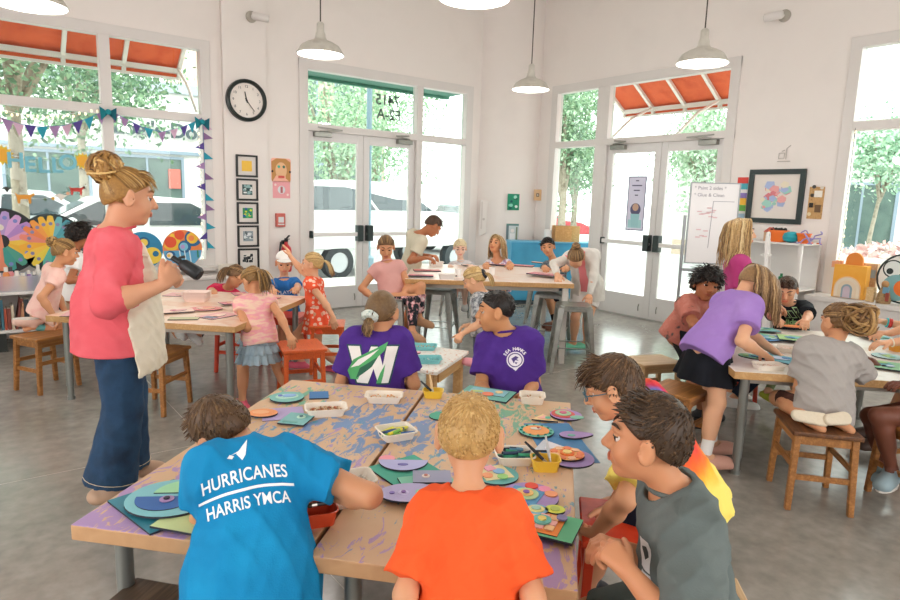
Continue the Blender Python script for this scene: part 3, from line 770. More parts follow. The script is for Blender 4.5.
def door_leaf(name, axis, c, ua, ub, hinge, n):
    """glazed leaf; hinge -1 = at ua, 1 = at ub"""
    root = empty(name, (0, 0, 0)); tag(root, kind='structure'); z1 = 2.36; st, tr, br = .095, .12, .30
    def bx(mb, a, b, za, zb, p, q, mi=0):
        if axis == 'y': mb.box((a, c+p, za), (b, c+q, zb), mi)
        else: mb.box((c+p, a, za), (c+q, b, zb), mi)
    m = MB(); bx(m, ua, ua+st, .012, z1, .03, .075); bx(m, ub-st, ub, .012, z1, .03, .075); bx(m, ua+st, ub-st, z1-tr, z1, .031, .074); bx(m, ua+st, ub-st, .012, .012+br, .031, .074)
    m.build('door_frame', door_m, root, bevel=.004)
    pane(root, axis, c-.008, ua+st, ub-st, .31, z1-tr)
    dk = mat('panic_bar_black', '#22302f', .4); b = MB(); bx(b, ua+.03, ub-.03, 1.0, 1.055, -.045, -.015)
    pb = b.build('push_bar', mat('panic_bar_white', '#e9e6e4', .35), root, bevel=.008)
    b = MB(); e = (ub-.12, ub-.03) if hinge < 0 else (ua+.03, ua+.12); bx(b, e[0], e[1], .93, 1.15, -.06, .032); 
    e2 = (ua+.02, ua+.05) if hinge < 0 else (ub-.05, ub-.02); bx(b, e2[0], e2[1], .98, 1.075, -.05, .032); b.build('latch', dk, pb, bevel=.01)
    met = mat('door_closer_metal', '#8e8d86', .35, metal=.6); b = MB(); u = (ua+.08, ua+.32) if hinge < 0 else (ub-.32, ub-.08); bx(b, u[0], u[1], z1-.07, z1-.01, -.04, .032)
    a0 = u[0] if hinge < 0 else u[1]; sg = 1 if hinge < 0 else -1
    P = lambda uu, w, z: (uu, c+w, z) if axis == 'y' else (c+w, uu, z)
    b.bar(P(a0+sg*.06, -.05, z1), P(a0+sg*.34, -.14, z1+.02), .018); b.bar(P(a0+sg*.34, -.14, z1+.02), P(a0+sg*.05, -.01, z1+.05), .018)
    b.build('door_closer', met, root, bevel=.003)
    b = MB(); u0 = ub-.14 if hinge < 0 else ua+.14; b.tube([P(u0, .0, .20), P(u0, -.015, .16), P(u0, -.01, .11)], .008, 6); b.build('foot_bolt', met, root, True)
    return root
d1, bx = opening('trim_3', 'y', YL, LD, .12, [(5.26, 5.36)], [(2.36, 2.45, LD[0], LD[1])])
pane(d1, 'y', YL, 3.58, 5.27, 2.44, 3.12); pane(d1, 'y', YL, 5.35, 6.17, 2.44, 3.12); pane(d1, 'y', YL, 5.35, 6.17, .40, 2.37)
b = MB(); b.box((5.36, YL, .0), (6.16, YL+.1, .41)); b.build('kick_panel', door_m, d1)
# house number lettered on the glass, read from the street
t = MB()
for tx, x, z in (('7415', 4.815, 2.865), ('F2-A', 4.835, 2.675)):
    me = text_mesh(tx, .20, .002, bold=.003); mesh_into(t, me, 0, frame_M((x, YL+.071, z), (-1, 0, 0), (0, 0, 1), (0, 1, 0)))
t.build('house_number', mat('lettering_grey', '#59625f', .6), d1)
door_leaf('door_1', 'y', YL, 3.585, 4.408, -1, 1); door_leaf('door_2', 'y', YL, 4.414, 5.255, 1, 2)
d2, bx = opening('trim_4', 'x', XR, RD, .12, [(5.95, 6.16)], [(2.36, 2.45, RD[0], RD[1])])
pane(d2, 'x', XR, 4.19, 5.96, 2.44, 3.16); pane(d2, 'x', XR, 6.15, 6.94, 2.44, 3.16); pane(d2, 'x', XR, 6.15, 6.94, .40, 2.37)
b = MB(); b.box((XR, 6.15, 0), (XR+.1, 6.94, .41)); b.build('kick_panel', door_m, d2)
door_leaf('door_3', 'x', XR, 5.077, 5.945, 1, 3); door_leaf('door_4', 'x', XR, 4.195, 5.071, -1, 4)
th_m = mat('threshold_metal', '#a7a5a0', .4, metal=.5)
b = MB(); b.box((3.58, YL, 0), (5.27, YL+.12, .010)); struct(b.build('trim_5', th_m)); b = MB(); b.box((XR, 4.18, 0), (XR+.12, 5.96, .010)); struct(b.build('trim_6', th_m))
# poster in the right door
def wall_M(axis, u, z, off=.0, rot=0):
    """frame on a wall: x right as seen from the room, y up, z into the room"""
    r = math.radians(rot); c_, s_2 = math.cos(r), math.sin(r)
    if axis == 'y': x = np.array((1, 0, 0)); o = (u, YL-off, z); n = (0, -1, 0)
    else: x = np.array((0, -1, 0)); o = (XR-off, u, z); n = (-1, 0, 0)
    y = np.array((0, 0, 1)); return frame_M(o, x*c_+y*s_2, y*c_-x*s_2, n)
cflat = lambda n, c, r=.7: mat(n, c, r)
p = MB(); M = wall_M('x', 5.42, 1.56, -.045); p.box((-.15, -.37, 0), (.15, .37, .003), 0, M)
p.box((-.13, -.35, .003), (.13, .35, .004), 1, M); p.prism(circle(.085, 20, 0, -.08), .004, .005, 2, M); p.prism([(-.055, -.32), (.055, -.32), (.075, -.14), (-.075, -.14)], .004, .0055, 3, M); p.prism(circle(.05, 16, .0, -.05), .005, .006, 4, M)
p.box((-.11, -.33, .004), (.11, -.22, .0052), 5, M)
for i, wd in enumerate((.05, .16, .1, .05)): p.box((-wd/2, .30-.065*i, .004), (wd/2, .315-.065*i, .005), 2, M)
tag(p.build('poster', [cflat('poster_edge', '#9f9cb4'), cflat('poster_lilac', '#dcd9ec'), cflat('poster_dark', '#5b5878'), cflat('poster_teal', '#9fcdd3'), cflat('poster_skin', '#caa58e'), cflat('poster_teal', '#a9d4d8')]), 'lilac portrait poster taped to the glass of the right-hand entrance doors', 'poster')

# ------------------------------------------------------------------ things on the walls
ck = empty('wall_clock', (2.765, YL-.06, 2.625), 0, 'round black-rimmed wall clock above the column of small pictures', 'clock')
M = wall_M('y', 2.765, 2.625, .06); R_ = .24; off = (2.765, YL-.06, 2.625)
b = MB(); b.lathe([(R_*.82, .02), (R_*.84, .045), (R_*.93, .055), (R_, .045), (R_*1.02, .0)], 48, 0, M); b.build('clock_rim', mat('clock_black', '#15211f', .3), ck, True, off=off)
b = MB(); b.lathe([(.0, .022), (R_*.84, .022), (R_*.84, .0)], 48, 0, M, cap=False); b.build('dial', cflat('dial_white', '#ece4dc'), ck, off=off)
b = MB()
for h in range(1, 13):
    a = math.radians(90-30*h); me = text_mesh(str(h), .042, .001); mesh_into(b, me, 0, M @ Matrix.Translation((R_*.66*math.cos(a), R_*.66*math.sin(a), .0235)))
b.build('numerals', mat('ink_dark', '#2e3331', .6), ck, off=off)
b = MB()
for ang, L, w in ((-12, .10, .012), (142, .15, .008)):
    a = math.radians(90-ang); b.bar(M @ Vector((-.03*math.cos(a), -.03*math.sin(a), .027)), M @ Vector((L*math.cos(a), L*math.sin(a), .027)), w, .002, up=(0, 1, 0))
b.lathe([(0, .031), (.012, .030), (.012, .024)], 12, 0, M, cap=False); b.build('clock_hands', mat('clock_black', '#15211f', .3), ck, off=off)

def picture(axis, u, z, w, h, fr, mt, art, label, name='framed_picture', cat='picture', fw=.022, dp=.022, group=None, off0=0, mat_w=None):
    c = YL if axis == 'y' else XR; loc = (u, c-off0, z) if axis == 'y' else (c-off0, u, z); root = empty(name, loc, 0, label, cat, group)
    M = wall_M(axis, u, z, off0); f = MB()
    for a in ((-w/2, -h/2, w/2, -h/2+fw), (-w/2, h/2-fw, w/2, h/2), (-w/2, -h/2+fw, -w/2+fw, h/2-fw), (w/2-fw, -h/2+fw, w/2, h/2-fw)): f.box((a[0], a[1], 0), (a[2], a[3], dp), 0, M)
    f.build('picture_frame', fr, root, off=loc, bevel=.002)
    b = MB(); b.box((-w/2+fw, -h/2+fw, .002), (w/2-fw, h/2-fw, .008), 0, M); b.build('mount', mt, root, off=loc)
    a = MB(); mats = art(a, M); a.build('artwork', mats, root, off=loc)
    return root
blk = mat('frame_black', '#20201f', .4); mnt = cflat('mount_white', '#ddd5cf')
def art_flat(c, s=.05):
    def f(a, M): a.box((-s, -s, .008), (s, s, .0095), 0, M); return [cflat('art', c)]
    return f
def art_bits(cols, s, seed, n=14, kind='rect'):
    def f(a, M):
        r = random.Random(seed); a.box((-s, -s, .008), (s, s, .0085), 0, M)
        for i in range(n):
            x, y = r.uniform(-s*.8, s*.8), r.uniform(-s*.8, s*.8); w, h = r.uniform(.1, .35)*s, r.uniform(.08, .3)*s
            z = .0086+.0002*i; mi = r.randrange(1, len(cols))
            if kind == 'rect': a.box((x-w, y-h, z-.0004), (min(s, x+w), min(s, y+h), z), mi, M)
            else: a.prism([(x+w*math.cos(t*1.2566+i)*(1+.4*r.random()), y+w*math.sin(t*1.2566+i)) for t in range(5)], z-.0004, z, mi, M)
        return [cflat('art', c) for c in cols]
    return f
five = [(art_flat('#f0c14c', .062), 'topmost of five small black frames, holding a plain yellow square', 160), (art_bits(['#33504f', '#dfe4e2', '#8fb0b0'], .062, 3), 'second of five small black frames from the top, dark teal and white print', 190), (art_bits(['#2f8f5a', '#1c5aa0', '#d7d63c', '#49b06a'], .062, 4, kind='p'), 'third of five small black frames, green and blue painted print', 213), (art_bits(['#8d9aa0', '#dfe4e6', '#5a666c'], .062, 5, kind='rect'), 'fourth of five small black frames from the top, pale grey print', 236), (art_bits(['#e2dcd6', '#22262a', '#33383c'], .07, 6), 'lowest of five small black frames, black shapes on white', 258)]
for i, (a, l, _) in enumerate(five):
    z = 1.863-.281*i; picture('y', 2.757, z, .262, .262, blk, mnt, a, l, group='small black frames below the clock', off0=.06)
# collages and safety gear between pilaster and door
def sheet(name, axis, u, z, polys, label, cat, rot=0, off0=0.0):
    M = wall_M(axis, u, z, off0, rot); b = MB(); ms = []
    for i, (poly, col) in enumerate(polys): b.prism(poly, .0005+.0012*i, .0017+.0012*i, i, M); ms.append(cflat('paper', col))
    return tag(b.build(name, ms), label, cat)
R4 = lambda x0, y0, x1, y1: [(x0, y0), (x1, y0), (x1, y1), (x0, y1)]
sheet('paper_collage', 'y', 3.216, 1.84, [(rrect(.26, .29, .03), '#f3b6a0'), ([(-.12, -.15), (-.06, -.06), (-.06, .06), (.06, .06), (.06, -.1), (.12, -.15), (.125, .10), (.06, .14), (-.06, .14), (-.125, .10)], '#c08a50'), (circle(.075, 20, 0, -.005, .10), '#e7b98e'), (circle(.018, 10, -.03, .04), '#3fb09a'), (circle(.018, 10, .035, .04), '#3a6a5a'), (circle(.014, 10, -.115, -.02), '#26221f'), (circle(.014, 10, .115, -.02), '#26221f'), (R4(-.04, -.10, .04, -.07), '#d0574e')], 'paper collage of a face with brown hair above the pink sheet', 'collage')
sheet('paper_collage', 'y', 3.219, 1.595, [(R4(-.115, -.105, .115, .105), '#eaa3a8'), (circle(.05, 18), '#dfe2e4'), (circle(.016, 8, -.08, .06), '#f4d9d5'), (circle(.016, 8, .08, -.06), '#f4d9d5'), (R4(-.015, -.04, .015, .04), '#b8666a')], 'pink sheet with a pale round motif under the face collage', 'collage')
al = empty('fire_alarm', (3.19, YL, 1.216), 0, 'small red fire alarm pull station on the wall left of the glass doors', 'fire alarm')
M = wall_M('y', 3.19, 1.216); b = MB(); b.box((-.06, -.085, 0), (.06, .085, .045), 0, M); b.build('alarm_box', mat('alarm_red', '#c9655a', .45), al, off=(3.19, YL, 1.216), bevel=.006)
b = MB(); b.box((-.035, -.03, .045), (.035, .04, .05), 0, M); b.box((-.04, -.06, .045), (.04, -.045, .052), 0, M); b.build('pull_handle', cflat('alarm_white', '#dcdcdc'), al, off=(3.19, YL, 1.216))
ex = empty('fire_extinguisher', (3.24, YL-.08, .56), 0, 'red fire extinguisher hanging on the wall left of the glass doors', 'fire extinguisher')
b = MB(); b.lathe([(.0, 0), (.06, .005), (.068, .03), (.068, .27), (.06, .31), (.03, .345), (.022, .36), (.022, .39)], 20); b.build('cylinder', mat('extinguisher_red', '#c8202a', .3), ex, True)
b = MB(); b.lathe([(.024, .385), (.028, .40), (.02, .43)], 12); b.bar((0, 0, .42), (.0, -.10, .47), .02, .012); b.bar((0, 0, .415), (0, -.09, .425), .018, .01); b.tube([(-.02, -.02, .41), (-.085, -.03, .38), (-.10, -.03, .25), (-.085, -.03, .05)], .011, 6); b.build('valve_and_hose', mat('extinguisher_black', '#1c1c1e', .5), ex, True)
b = MB(); b.box((-.035, -.0715, .08), (.035, -.062, .22)); b.build('instruction_label', cflat('label_paper', '#e9e2d8'), ex)
b = MB(); b.box((-.03, .05, .1), (.03, .08, .4)); b.build('bracket', mat('extinguisher_black', '#1c1c1e', .5), ex)
# emergency lamp heads high on the walls
for lab, loc, d in (('white security camera high on the wall above the clock', aty(251, 17, YL-.06), np.array((.95, -.3, -.1))), ('white security camera high on the wall right of the entrance doors', atx(785, 16, XR), np.array((-.3, .95, -.1)))):
    n = np.array((0, -1, 0)) if loc[1] > YL-.1 else np.array((-1, 0, 0)); ec = empty('security_camera', loc, 0, lab, 'camera', 'white security cameras'); wm = mat('camera_white', '#dcd6d2', .4)
    b = MB(); b.lathe([(.065, 0), (.065, .02), (.04, .045), (.0, .05)], 20, 0, frame_M((0, 0, 0), d*0+np.cross(n, UP), UP, n)); b.build('mount', mat('camera_grey', '#a9a398', .5), ec, True)
    d = nrm(d); e = n*.08; b = MB(); b.tube([n*.03, e-UP*.015], .02, 8); b.tube([e-d*.02, e, e+d*.13, e+d*.17], [.03, .045, .045, .042], 16); b.build('housing', wm, ec, True)
    b = MB(); b.tube([e+d*.17, e+d*.174], [.034, .030], 14); b.build('lens', mat('camera_lens', '#bdb6ae', .2), ec, True)
# right wall
picture('x', 3.52, 1.685, .62, .60, mat('frame_dark_teal', '#1f2f2f', .4), cflat('mount_ivory', '#e6ddd5'), art_bits(['#e6dcd6', '#e8a6a4', '#9fd0c4', '#a9b8dc', '#eadfc8', '#d97f86'], .17, 12, 34, 'p'), 'large dark framed pastel print on the wall right of the whiteboard', fw=.055, dp=.03)
def strip(x0, y0, x1, y1): return R4(x0, y0, x1, y1)
sheet('paper_flags', 'x', 3.915, 1.68, [(strip(-.065, .15, .065, .22), '#d6453e'), (strip(-.065, .08, .065, .15), '#4fa8b8'), (strip(-.065, .04, .065, .08), '#ece6e4'), (strip(-.065, -.02, .065, .04), '#8a76b8'), (strip(-.065, -.10, .065, -.02), '#eeb73c'), (strip(-.065, -.17, .065, -.10), '#6cb04e'), (strip(-.065, -.26, .065, -.20), '#a8c4d8')], 'strip of rainbow coloured paper on the wall beside the whiteboard', 'paper craft')
cb = empty('collage_board', atx(816, 202, XR), 0, 'small brown cork collage board with pinned scraps right of the large frame', 'collage')
M = wall_M('x', 0, 0); M = frame_M((0, 0, 0), (0, -1, 0), (0, 0, 1), (-1, 0, 0)); b = MB(); b.box((-.075, -.18, 0), (.075, .16, .012), 0, M); b.build('board', mat('cork', '#bd9460', .8, var=['#c9a06c', '#a97f4c'], scale=40), cb)
for poly, c in ((R4(-.02, .05, .06, .12), '#efe9e0'), (R4(-.06, -.06, -.02, -.01), '#2a2622'), (R4(.0, -.11, .06, -.03), '#6d5236'), (circle(.02, 10, -.04, .07), '#3a2f26'), (circle(.02, 8, -.03, .16), '#4a4a48'), (circle(.018, 8, .05, .15), '#d9d2c6'), (circle(.02, 8, -.05, -.13), '#e4d3a8')):
    b = MB(); b.prism(poly, .012, .018, 0, M); b.build('scrap', cflat('scrap', c), cb)
b = MB(); M = wall_M('x', 3.50, 2.13)
for pts in ([(-.03, -.03), (.03, -.03), (.03, .03), (-.03, .03), (-.03, -.03)], [(.05, -.04), (.05, .08), (.09, .11)], [(.0, .05), (.03, .06)], [(-.04, -.06), (.1, -.06)]):
    b.tube([M @ Vector((x, y, .006)) for x, y in pts], .0045, 5)
tag(b.build('wire_decoration', mat('wire_grey', '#b3aaa4', .5)), 'small grey line motif on the wall above the large frame', 'wall decoration')
# corner: green print, small picture, hanging plaster strip, leaning portrait
def on_corner(px, py):   # point on the rounded corner (approximately its chord)
    r = ray(px, py); q0 = np.array([*A0, 0])+np.array([*nn, 0])*.16; n3 = np.array([*nn, 0]); t = ((q0-CC) @ n3)/(r @ n3); return CC+r*t
CX = nrm(np.array([*(A1-A0), 0])); CN = np.array([*nn, 0])
def corner_sheet(name, px, py, polys, label, cat, lift=.02):
    M = frame_M(on_corner(px, py)+CN*lift, CX, UP, CN); b = MB(); ms = []
    for i, (poly, c) in enumerate(polys): b.prism(poly, .001*i-.0, .001+.001*i, i, M); ms.append(cflat('paper', c))
    return tag(b.build(name, ms), label, cat)
rg = random.Random(5)
corner_sheet('green_print', 513, 202, [(R4(-.095, -.125, .095, .125), '#1d8a68')]+[(circle(rg.uniform(.012, .03), 7, rg.uniform(-.06, .06), rg.uniform(-.09, .09)), c) for c in ('#0f5f54', '#a8dccb', '#2fb08a', '#e3efe8', '#0d4f5a', '#6fcfae', '#186e50', '#d9ece6', '#0f5f54', '#8ad4c0')], 'bright green print taped to the rounded corner wall', 'picture')
corner_sheet('small_picture', 538, 195, [(R4(-.06, -.085, .06, .085), '#dcb58a'), (R4(-.022, -.025, .022, .025), '#2a2d33'), (R4(-.012, -.012, .012, .012), '#e0d6c8')], 'tiny picture on tan paper right of the green print', 'picture', lift=-.02)
corner_sheet('paper_scroll', 484, 216, [([(-.07, -.32), (.045, -.26), (.06, .23), (-.06, .25)], '#e3dbd6'), (R4(-.045, -.20, -.02, .22), '#d2c8c2'), (circle(.02, 10, 0, -.05), '#c4b9b2')], 'pale paper strip hanging on the rounded corner wall', 'wall decoration', lift=-.02)
corner_sheet('portrait_print', 512, 232, [(R4(-.10, -.13, .10, .13), '#cfd6d6'), (R4(-.10, .10, .10, .13), '#5f8a84'), (R4(-.10, -.13, -.06, .10), '#6d7f86'), (circle(.03, 14, 0, .02), '#efe6e2'), (R4(-.04, -.13, .04, -.02), '#f1eeee'), (R4(.055, -.13, .08, .08), '#7c8a70')], 'small print of a white figure standing on top of the blue cabinet', 'picture')
def w_emblem(p):
    b = MB(); w, h = .25, .185
    def W_(s, z, mi, o=0):
        t = .058+o
        pts = [(-.5*w-o, .5*h+o), (-.5*w+t+.0, .5*h+o), (-.20*w, -.02*h), (-.04*w, .5*h+o), (.09*w, .5*h+o), (.19*w, -.02*h), (.5*w-t, .5*h+o), (.5*w+o, .5*h+o), (.30*w+o, -.5*h-o), (.10*w-o*.5, -.5*h-o), (.01*w, -.10*h), (-.10*w+o*.5, -.5*h-o), (-.32*w-o, -.5*h-o)]
        b.add([(x, y, z) for x, y in pts], [tuple(range(len(pts)))], mi)
    tri = lambda pts, z, mi: b.add([(x*w, y*h, z) for x, y in pts], [tuple(range(len(pts)))], mi)
    W_(1, 0, 0, .008); W_(1, .0008, 1)
    tri([(-.52, -.20), (-.40, .12), (-.08, .36), (.30, .62), (.22, .38), (.02, .12), (-.18, -.08), (-.30, -.42), (-.46, -.44)], .0016, 2)
    tri([(-.46, -.12), (-.30, .12), (.12, .44), (-.06, .20), (-.28, -.04)], .0022, 1)
    tri([(-.34, -.40), (-.26, -.10), (.10, .22), (-.02, -.05), (-.2, -.25)], .0020, 3)
    tri([(.06, -.50), (.14, -.22), (.24, .02), (.20, -.30), (.16, -.5)], .0022, 2)
    p.decal(b, [cflat('ink_navy', '#1f4a52'), cflat('print_white', '#eceae6'), cflat('print_green', '#4fa866'), cflat('print_green_dark', '#23604a')], p.N-p.U*.155-p.F*.2+p.R*-.015, p.R, p.U, 'letter_emblem', cast=p.F, cell=.012)
def hawk_emblem(p):
    b = MB(); R = .042
    def disc(r, z, mi, n=28): b.add([(r*math.cos(6.2832*i/n), r*math.sin(6.2832*i/n), z) for i in range(n)], [tuple(range(n))], mi)
    disc(R, 0, 0); disc(R*.86, .0008, 1); disc(R*.74, .0014, 0); 
    for pts in ([(-.5, .2), (.1, .55), (.5, .3), (.2, .1), (.45, -.15), (.0, -.05), (-.2, -.45), (-.35, -.1)], [(-.1, -.3), (.3, -.35), (.1, -.6)]): b.add([(x*R*.9, y*R*.9, .002) for x, y in pts], [tuple(range(len(pts)))], 1)
    b.add([(x, y, 0) for x, y in ((-R*.7, -R*.6), (R*.7, -R*.6), (0, -R*1.3))], [(0, 2, 1)], 0)
    for i, ch in enumerate('SEA HAWKS'):
        a = math.radians(148-14.5*i)
        if ch == ' ': continue
        M = Matrix.Translation((R*1.32*math.cos(a), R*1.32*math.sin(a), 0)) @ Matrix.Rotation(a-math.pi/2, 4, 'Z'); mesh_into(b, text_mesh(ch, .022, 0, bold=.0008), 0, M)
    p.decal(b, [cflat('print_white', '#e9e4ee'), cflat('ink_purple', '#4b3a80')], p.N-p.U*.115+p.F*.2-p.R*.045, -p.R, p.U, 'emblem', cast=-p.F, cell=.012)
def hurricanes(p):
    b = MB(); ln = [('HURRICANES', .044, 0.03), ('HARRIS YMCA', .042, -.036)]
    bend = lambda x: -1.5*x*x
    for t, s, y in ln:
        me = text_mesh(t, s, 0, bold=.0007, spacing=1.03)
        xs = [v.co.x for v in me.vertices]; sc = (.205 if y > 0 else .20)/(max(xs)-min(xs))
        for v in me.vertices: v.co.x *= sc; v.co.y = v.co.y*1.0+y+bend(v.co.x)
        mesh_into(b, me, 0)
    n = 16; up = [(-.115+.23*i/n, -.003+bend(-.115+.23*i/n)+.004) for i in range(n+1)]; dn = [(x, y-.007) for x, y in up]
    for i in range(n): b.add([(*dn[i], 0), (*dn[i+1], 0), (*up[i+1], 0), (*up[i], 0)], [(0, 1, 2, 3)], 0)
    for pts in ([(-.024, .082), (-.006, .085), (.022, .112), (.006, .098), (-.0, .090)], [(-.010, .083), (.022, .112), (.012, .078), (.002, .066)], [(-.034, .077), (-.022, .073), (-.016, .079), (-.026, .084)]): b.add([(x, y, 0) for x, y in pts], [tuple(range(len(pts)))], 0)
    p.decal(b, cflat('print_white', '#eef4f6'), p.N-p.U*.085-p.F*.25-p.R*.022, p.R+p.U*.17, p.U, 'lettering', cast=p.F, cell=.015)
def chest_patch(p):
    b = MB()
    for pts in ([(-.03, .07), (.02, .075), (.03, .0), (-.02, -.005)], [(-.012, -.01), (.03, -.005), (.034, -.05), (.0, -.09), (-.015, -.05)]): b.add([(x, y, 0) for x, y in pts], [tuple(range(len(pts)))], 0)
    for pts in ([(-.015, .05), (.008, .06), (.016, .035), (.0, .02)], [(.0, -.02), (.018, -.025), (.012, -.05)]): b.add([(x, y, .0008) for x, y in pts], [tuple(range(len(pts)))], 1)
    p.decal(b, [cflat('print_pale', '#dfe2e2'), cflat('charcoal', '#3c4444')], p.N-p.U*.17+p.F*.3-p.R*.035, -p.R, p.U, 'chest_print', cast=-p.F, cell=.012)
def stripes(p):
    b = MB(); e = .0
    for i, (x, h_) in enumerate(((-.055, .03), (-.01, .055), (.04, .08))):
        q = [(x+.03, -.01), (x+.062, -.01), (x+.03-h_*.55+.03, -.01+h_), (x+.03-h_*.55, -.01+h_)]; cx = sum(a for a, _ in q)/4; cy = sum(a for _, a in q)/4
        b.add([(cx+(a-cx)*1.22, cy+(c_-cy)*1.12, 0) for a, c_ in q], [(0, 1, 2, 3)], 0); b.add([(cx+(a-cx)*.86, cy+(c_-cy)*.9, .0008) for a, c_ in q], [(0, 1, 2, 3)], 1)
    me = text_mesh('adidas', .058, 0, bold=.0022); 
    mesh_into(b, me, 2, Matrix.Translation((.005, -.045, 0)))
    p.decal(b, [cflat('print_lime', '#b8e0a8'), cflat('ink_black', '#1d2228'), cflat('print_lime2', '#8cc080')], p.N-p.U*.095+p.F*.25, -p.R, p.U, 'chest_print', cast=-p.F, cell=.015)
def tie_dye(p):
    M = bpy.data.materials.new('tie_dye_rainbow'); M.use_nodes = True; nt = M.node_tree; b = nt.nodes['Principled BSDF']; b.inputs['Roughness'].default_value = .85
    tc = nt.nodes.new('ShaderNodeTexCoord'); c0 = p.N-p.U*.05-p.F*.06-p.base-p.R*.02
    vs = nt.nodes.new('ShaderNodeVectorMath'); vs.operation = 'SUBTRACT'; vs.inputs[1].default_value = tuple(c0); nt.links.new(tc.outputs['Object'], vs.inputs[0])
    n = nt.nodes.new('ShaderNodeTexNoise'); n.inputs['Scale'].default_value = 9; n.inputs['Detail'].default_value = 5; nt.links.new(tc.outputs['Object'], n.inputs['Vector'])
    ln = nt.nodes.new('ShaderNodeVectorMath'); ln.operation = 'LENGTH'; nt.links.new(vs.outputs[0], ln.inputs[0])
    ma = nt.nodes.new('ShaderNodeMath'); ma.operation = 'MULTIPLY_ADD'; ma.inputs[1].default_value = .10; nt.links.new(n.outputs['Fac'], ma.inputs[0]); nt.links.new(ln.outputs['Value'], ma.inputs[2])
    r = nt.nodes.new('ShaderNodeValToRGB'); cs = [(.04, '#f4e04a'), (.07, '#2f9a5c'), (.10, '#3c78c8'), (.14, '#2f6fc0'), (.17, '#c22a5a'), (.20, '#dc2f36'), (.24, '#ee5a2a'), (.28, '#f2842a'), (.32, '#f6c03e'), (.37, '#f6e06e')]
    e = r.color_ramp.elements; e[0].position = cs[0][0]; e[0].color = lin(cs[0][1]); e[1].position = cs[-1][0]; e[1].color = lin(cs[-1][1])
    for q, c in cs[1:-1]: x = e.new(q); x.color = lin(c)
    nt.links.new(ma.outputs[0], r.inputs['Fac']); nt.links.new(r.outputs['Color'], b.inputs['Base Color']); return M
# ------------------------------------------------------------------ furniture
oak = wood('oak_stool', '#b67c42', '#93602e', .45); oak_l = wood('oak_pale', '#d0b288', '#b89468', .5); birch = wood('birch_edge', '#c9a06a', '#b98c55', .5)
redw = mat('red_paint', '#cf3a1c', .42, var=['#d8431f', '#c2331a'], scale=9, bump=.06, bscale=40); orw = mat('orange_stain', '#d45a24', .45, var=['#dc642a', '#c64e1e'], scale=7, stretch=(2, 14, 14))
dkw = wood('weathered_oak', '#6f5a44', '#4a3a2c', .6)
ring_steel = mat('tube_grey', '#8d8f8a', .35, metal=.55)
def stool(name, c, rz, m, label, group=None, w=.34, d=.30, h=.43, leg=.034, splay=.022, seat_m=None):
    """four-legged children's stool; parts: seat, legs, aprons, stretchers"""
    r = empty(name, (c[0], c[1], 0), math.radians(rz), label, 'stool', group)
    s = MB(); s.box((-w/2, -d/2, h-.024), (w/2, d/2, h)); s.build('seat', seat_m or m, r, bevel=.006)
    P = {}
    for sx in (-1, 1):
        for sy in (-1, 1):
            a = Vector((sx*(w/2-.035), sy*(d/2-.03), h-.024)); b = Vector((sx*(w/2-.035+splay), sy*(d/2-.03+splay*.6), 0)); P[sx, sy] = (a, b)
            l = MB(); l.bar(b, a, leg*.85, leg*.85, w2=leg, h2=leg); l.build('leg', m, r, bevel=.004)
    ap = MB()
    def at_(k, z): a, b = P[k]; t = z/(h-.024); return b+(a-b)*t
    for (k0, k1) in (((-1, -1), (1, -1)), ((-1, 1), (1, 1)), ((-1, -1), (-1, 1)), ((1, -1), (1, 1))): ap.bar(at_(k0, h-.05), at_(k1, h-.05), .018, .048)
    ap.build('apron', m, r, bevel=.003)
    for (k0, k1, z) in (((-1, -1), (-1, 1), h*.42), ((1, -1), (1, 1), h*.42), ((-1, -1), (1, -1), h*.55), ((-1, 1), (1, 1), h*.55)):
        st = MB(); st.bar(at_(k0, z), at_(k1, z), .016, .030); st.build('stretcher', m, r, bevel=.003)
    return r
STW = 'wooden stools'
stool('wooden_stool', (.43, 5.66), 29, oak, 'oak stool under the kneeling girl at the left end of the left table', STW, .34, .31)
stool('wooden_stool', (1.02, 4.72), 44, oak, 'oak stool tucked behind the teacher at the left table', STW, .36, .32)
stool('wooden_stool', (3.545, 1.365), 40, oak, 'oak stool under the girl kneeling at the right table', STW, .38, .33, seat_m=wood('oak_worn', '#7a4c26', '#57341a', .5))
stool('wooden_stool', (3.465, 2.14), 8, oak, 'oak stool with a glossy top behind the girl in the black skirt', STW, .32, .30)
stool('pale_stool', (3.95, 2.67), -20, oak_l, 'pale topped stool beyond the glossy oak stool, in the bright light', None, .34, .28, seat_m=oak_l)
stool('wooden_stool', (4.00, 1.00), -30, oak, 'oak stool cut by the right edge of the photo, at the right table', STW, .36, .32)
stool('red_stool', (1.95, 4.36), 84-8, orw, 'orange red stool beside the girl in the ruffled skirt, nearer of two', 'red stools', .36, .32)
stool('red_stool', (2.50, 5.02), 60, orw, 'orange red stool behind the girl in the polka dot dress', 'red stools', .34, .30)
stool('red_stool', (1.85, 5.45), 45, redw, 'red stool under the far side of the left table', 'red stools', .34, .30)
stool('red_stool', (4.86, 2.52), 40, redw, 'red stool under the boy at the far side of the right table', 'red stools', .34, .30)
stool('red_stool', (1.80, 1.27), 43, redw, 'red stool under the boy in the rainbow shirt', 'red stools', .34, .32)
stool('red_stool', (2.35, 5.55), 50, redw, 'red stool under the boy in the white cap', 'red stools', .34, .30)
stool('dark_stool', (.30, 1.66), 40, dkw, 'weathered dark wooden stool at the bottom left under the near table', None, .36, .34, h=.42)
stool('pale_stool', (1.56, .86), 44, oak_l, 'pale wooden stool under the boy in the grey t-shirt, bottom right of the near table', None, .36, .34)
stool('wooden_stool', (.92, 1.02), 44, oak, 'oak stool hidden under the boy in the orange t-shirt', STW, .34, .32, h=.44)
stool('wooden_stool', (2.05, 2.62), 44, oak, 'oak stool hidden under the boy with the round emblem', STW, .34, .32)
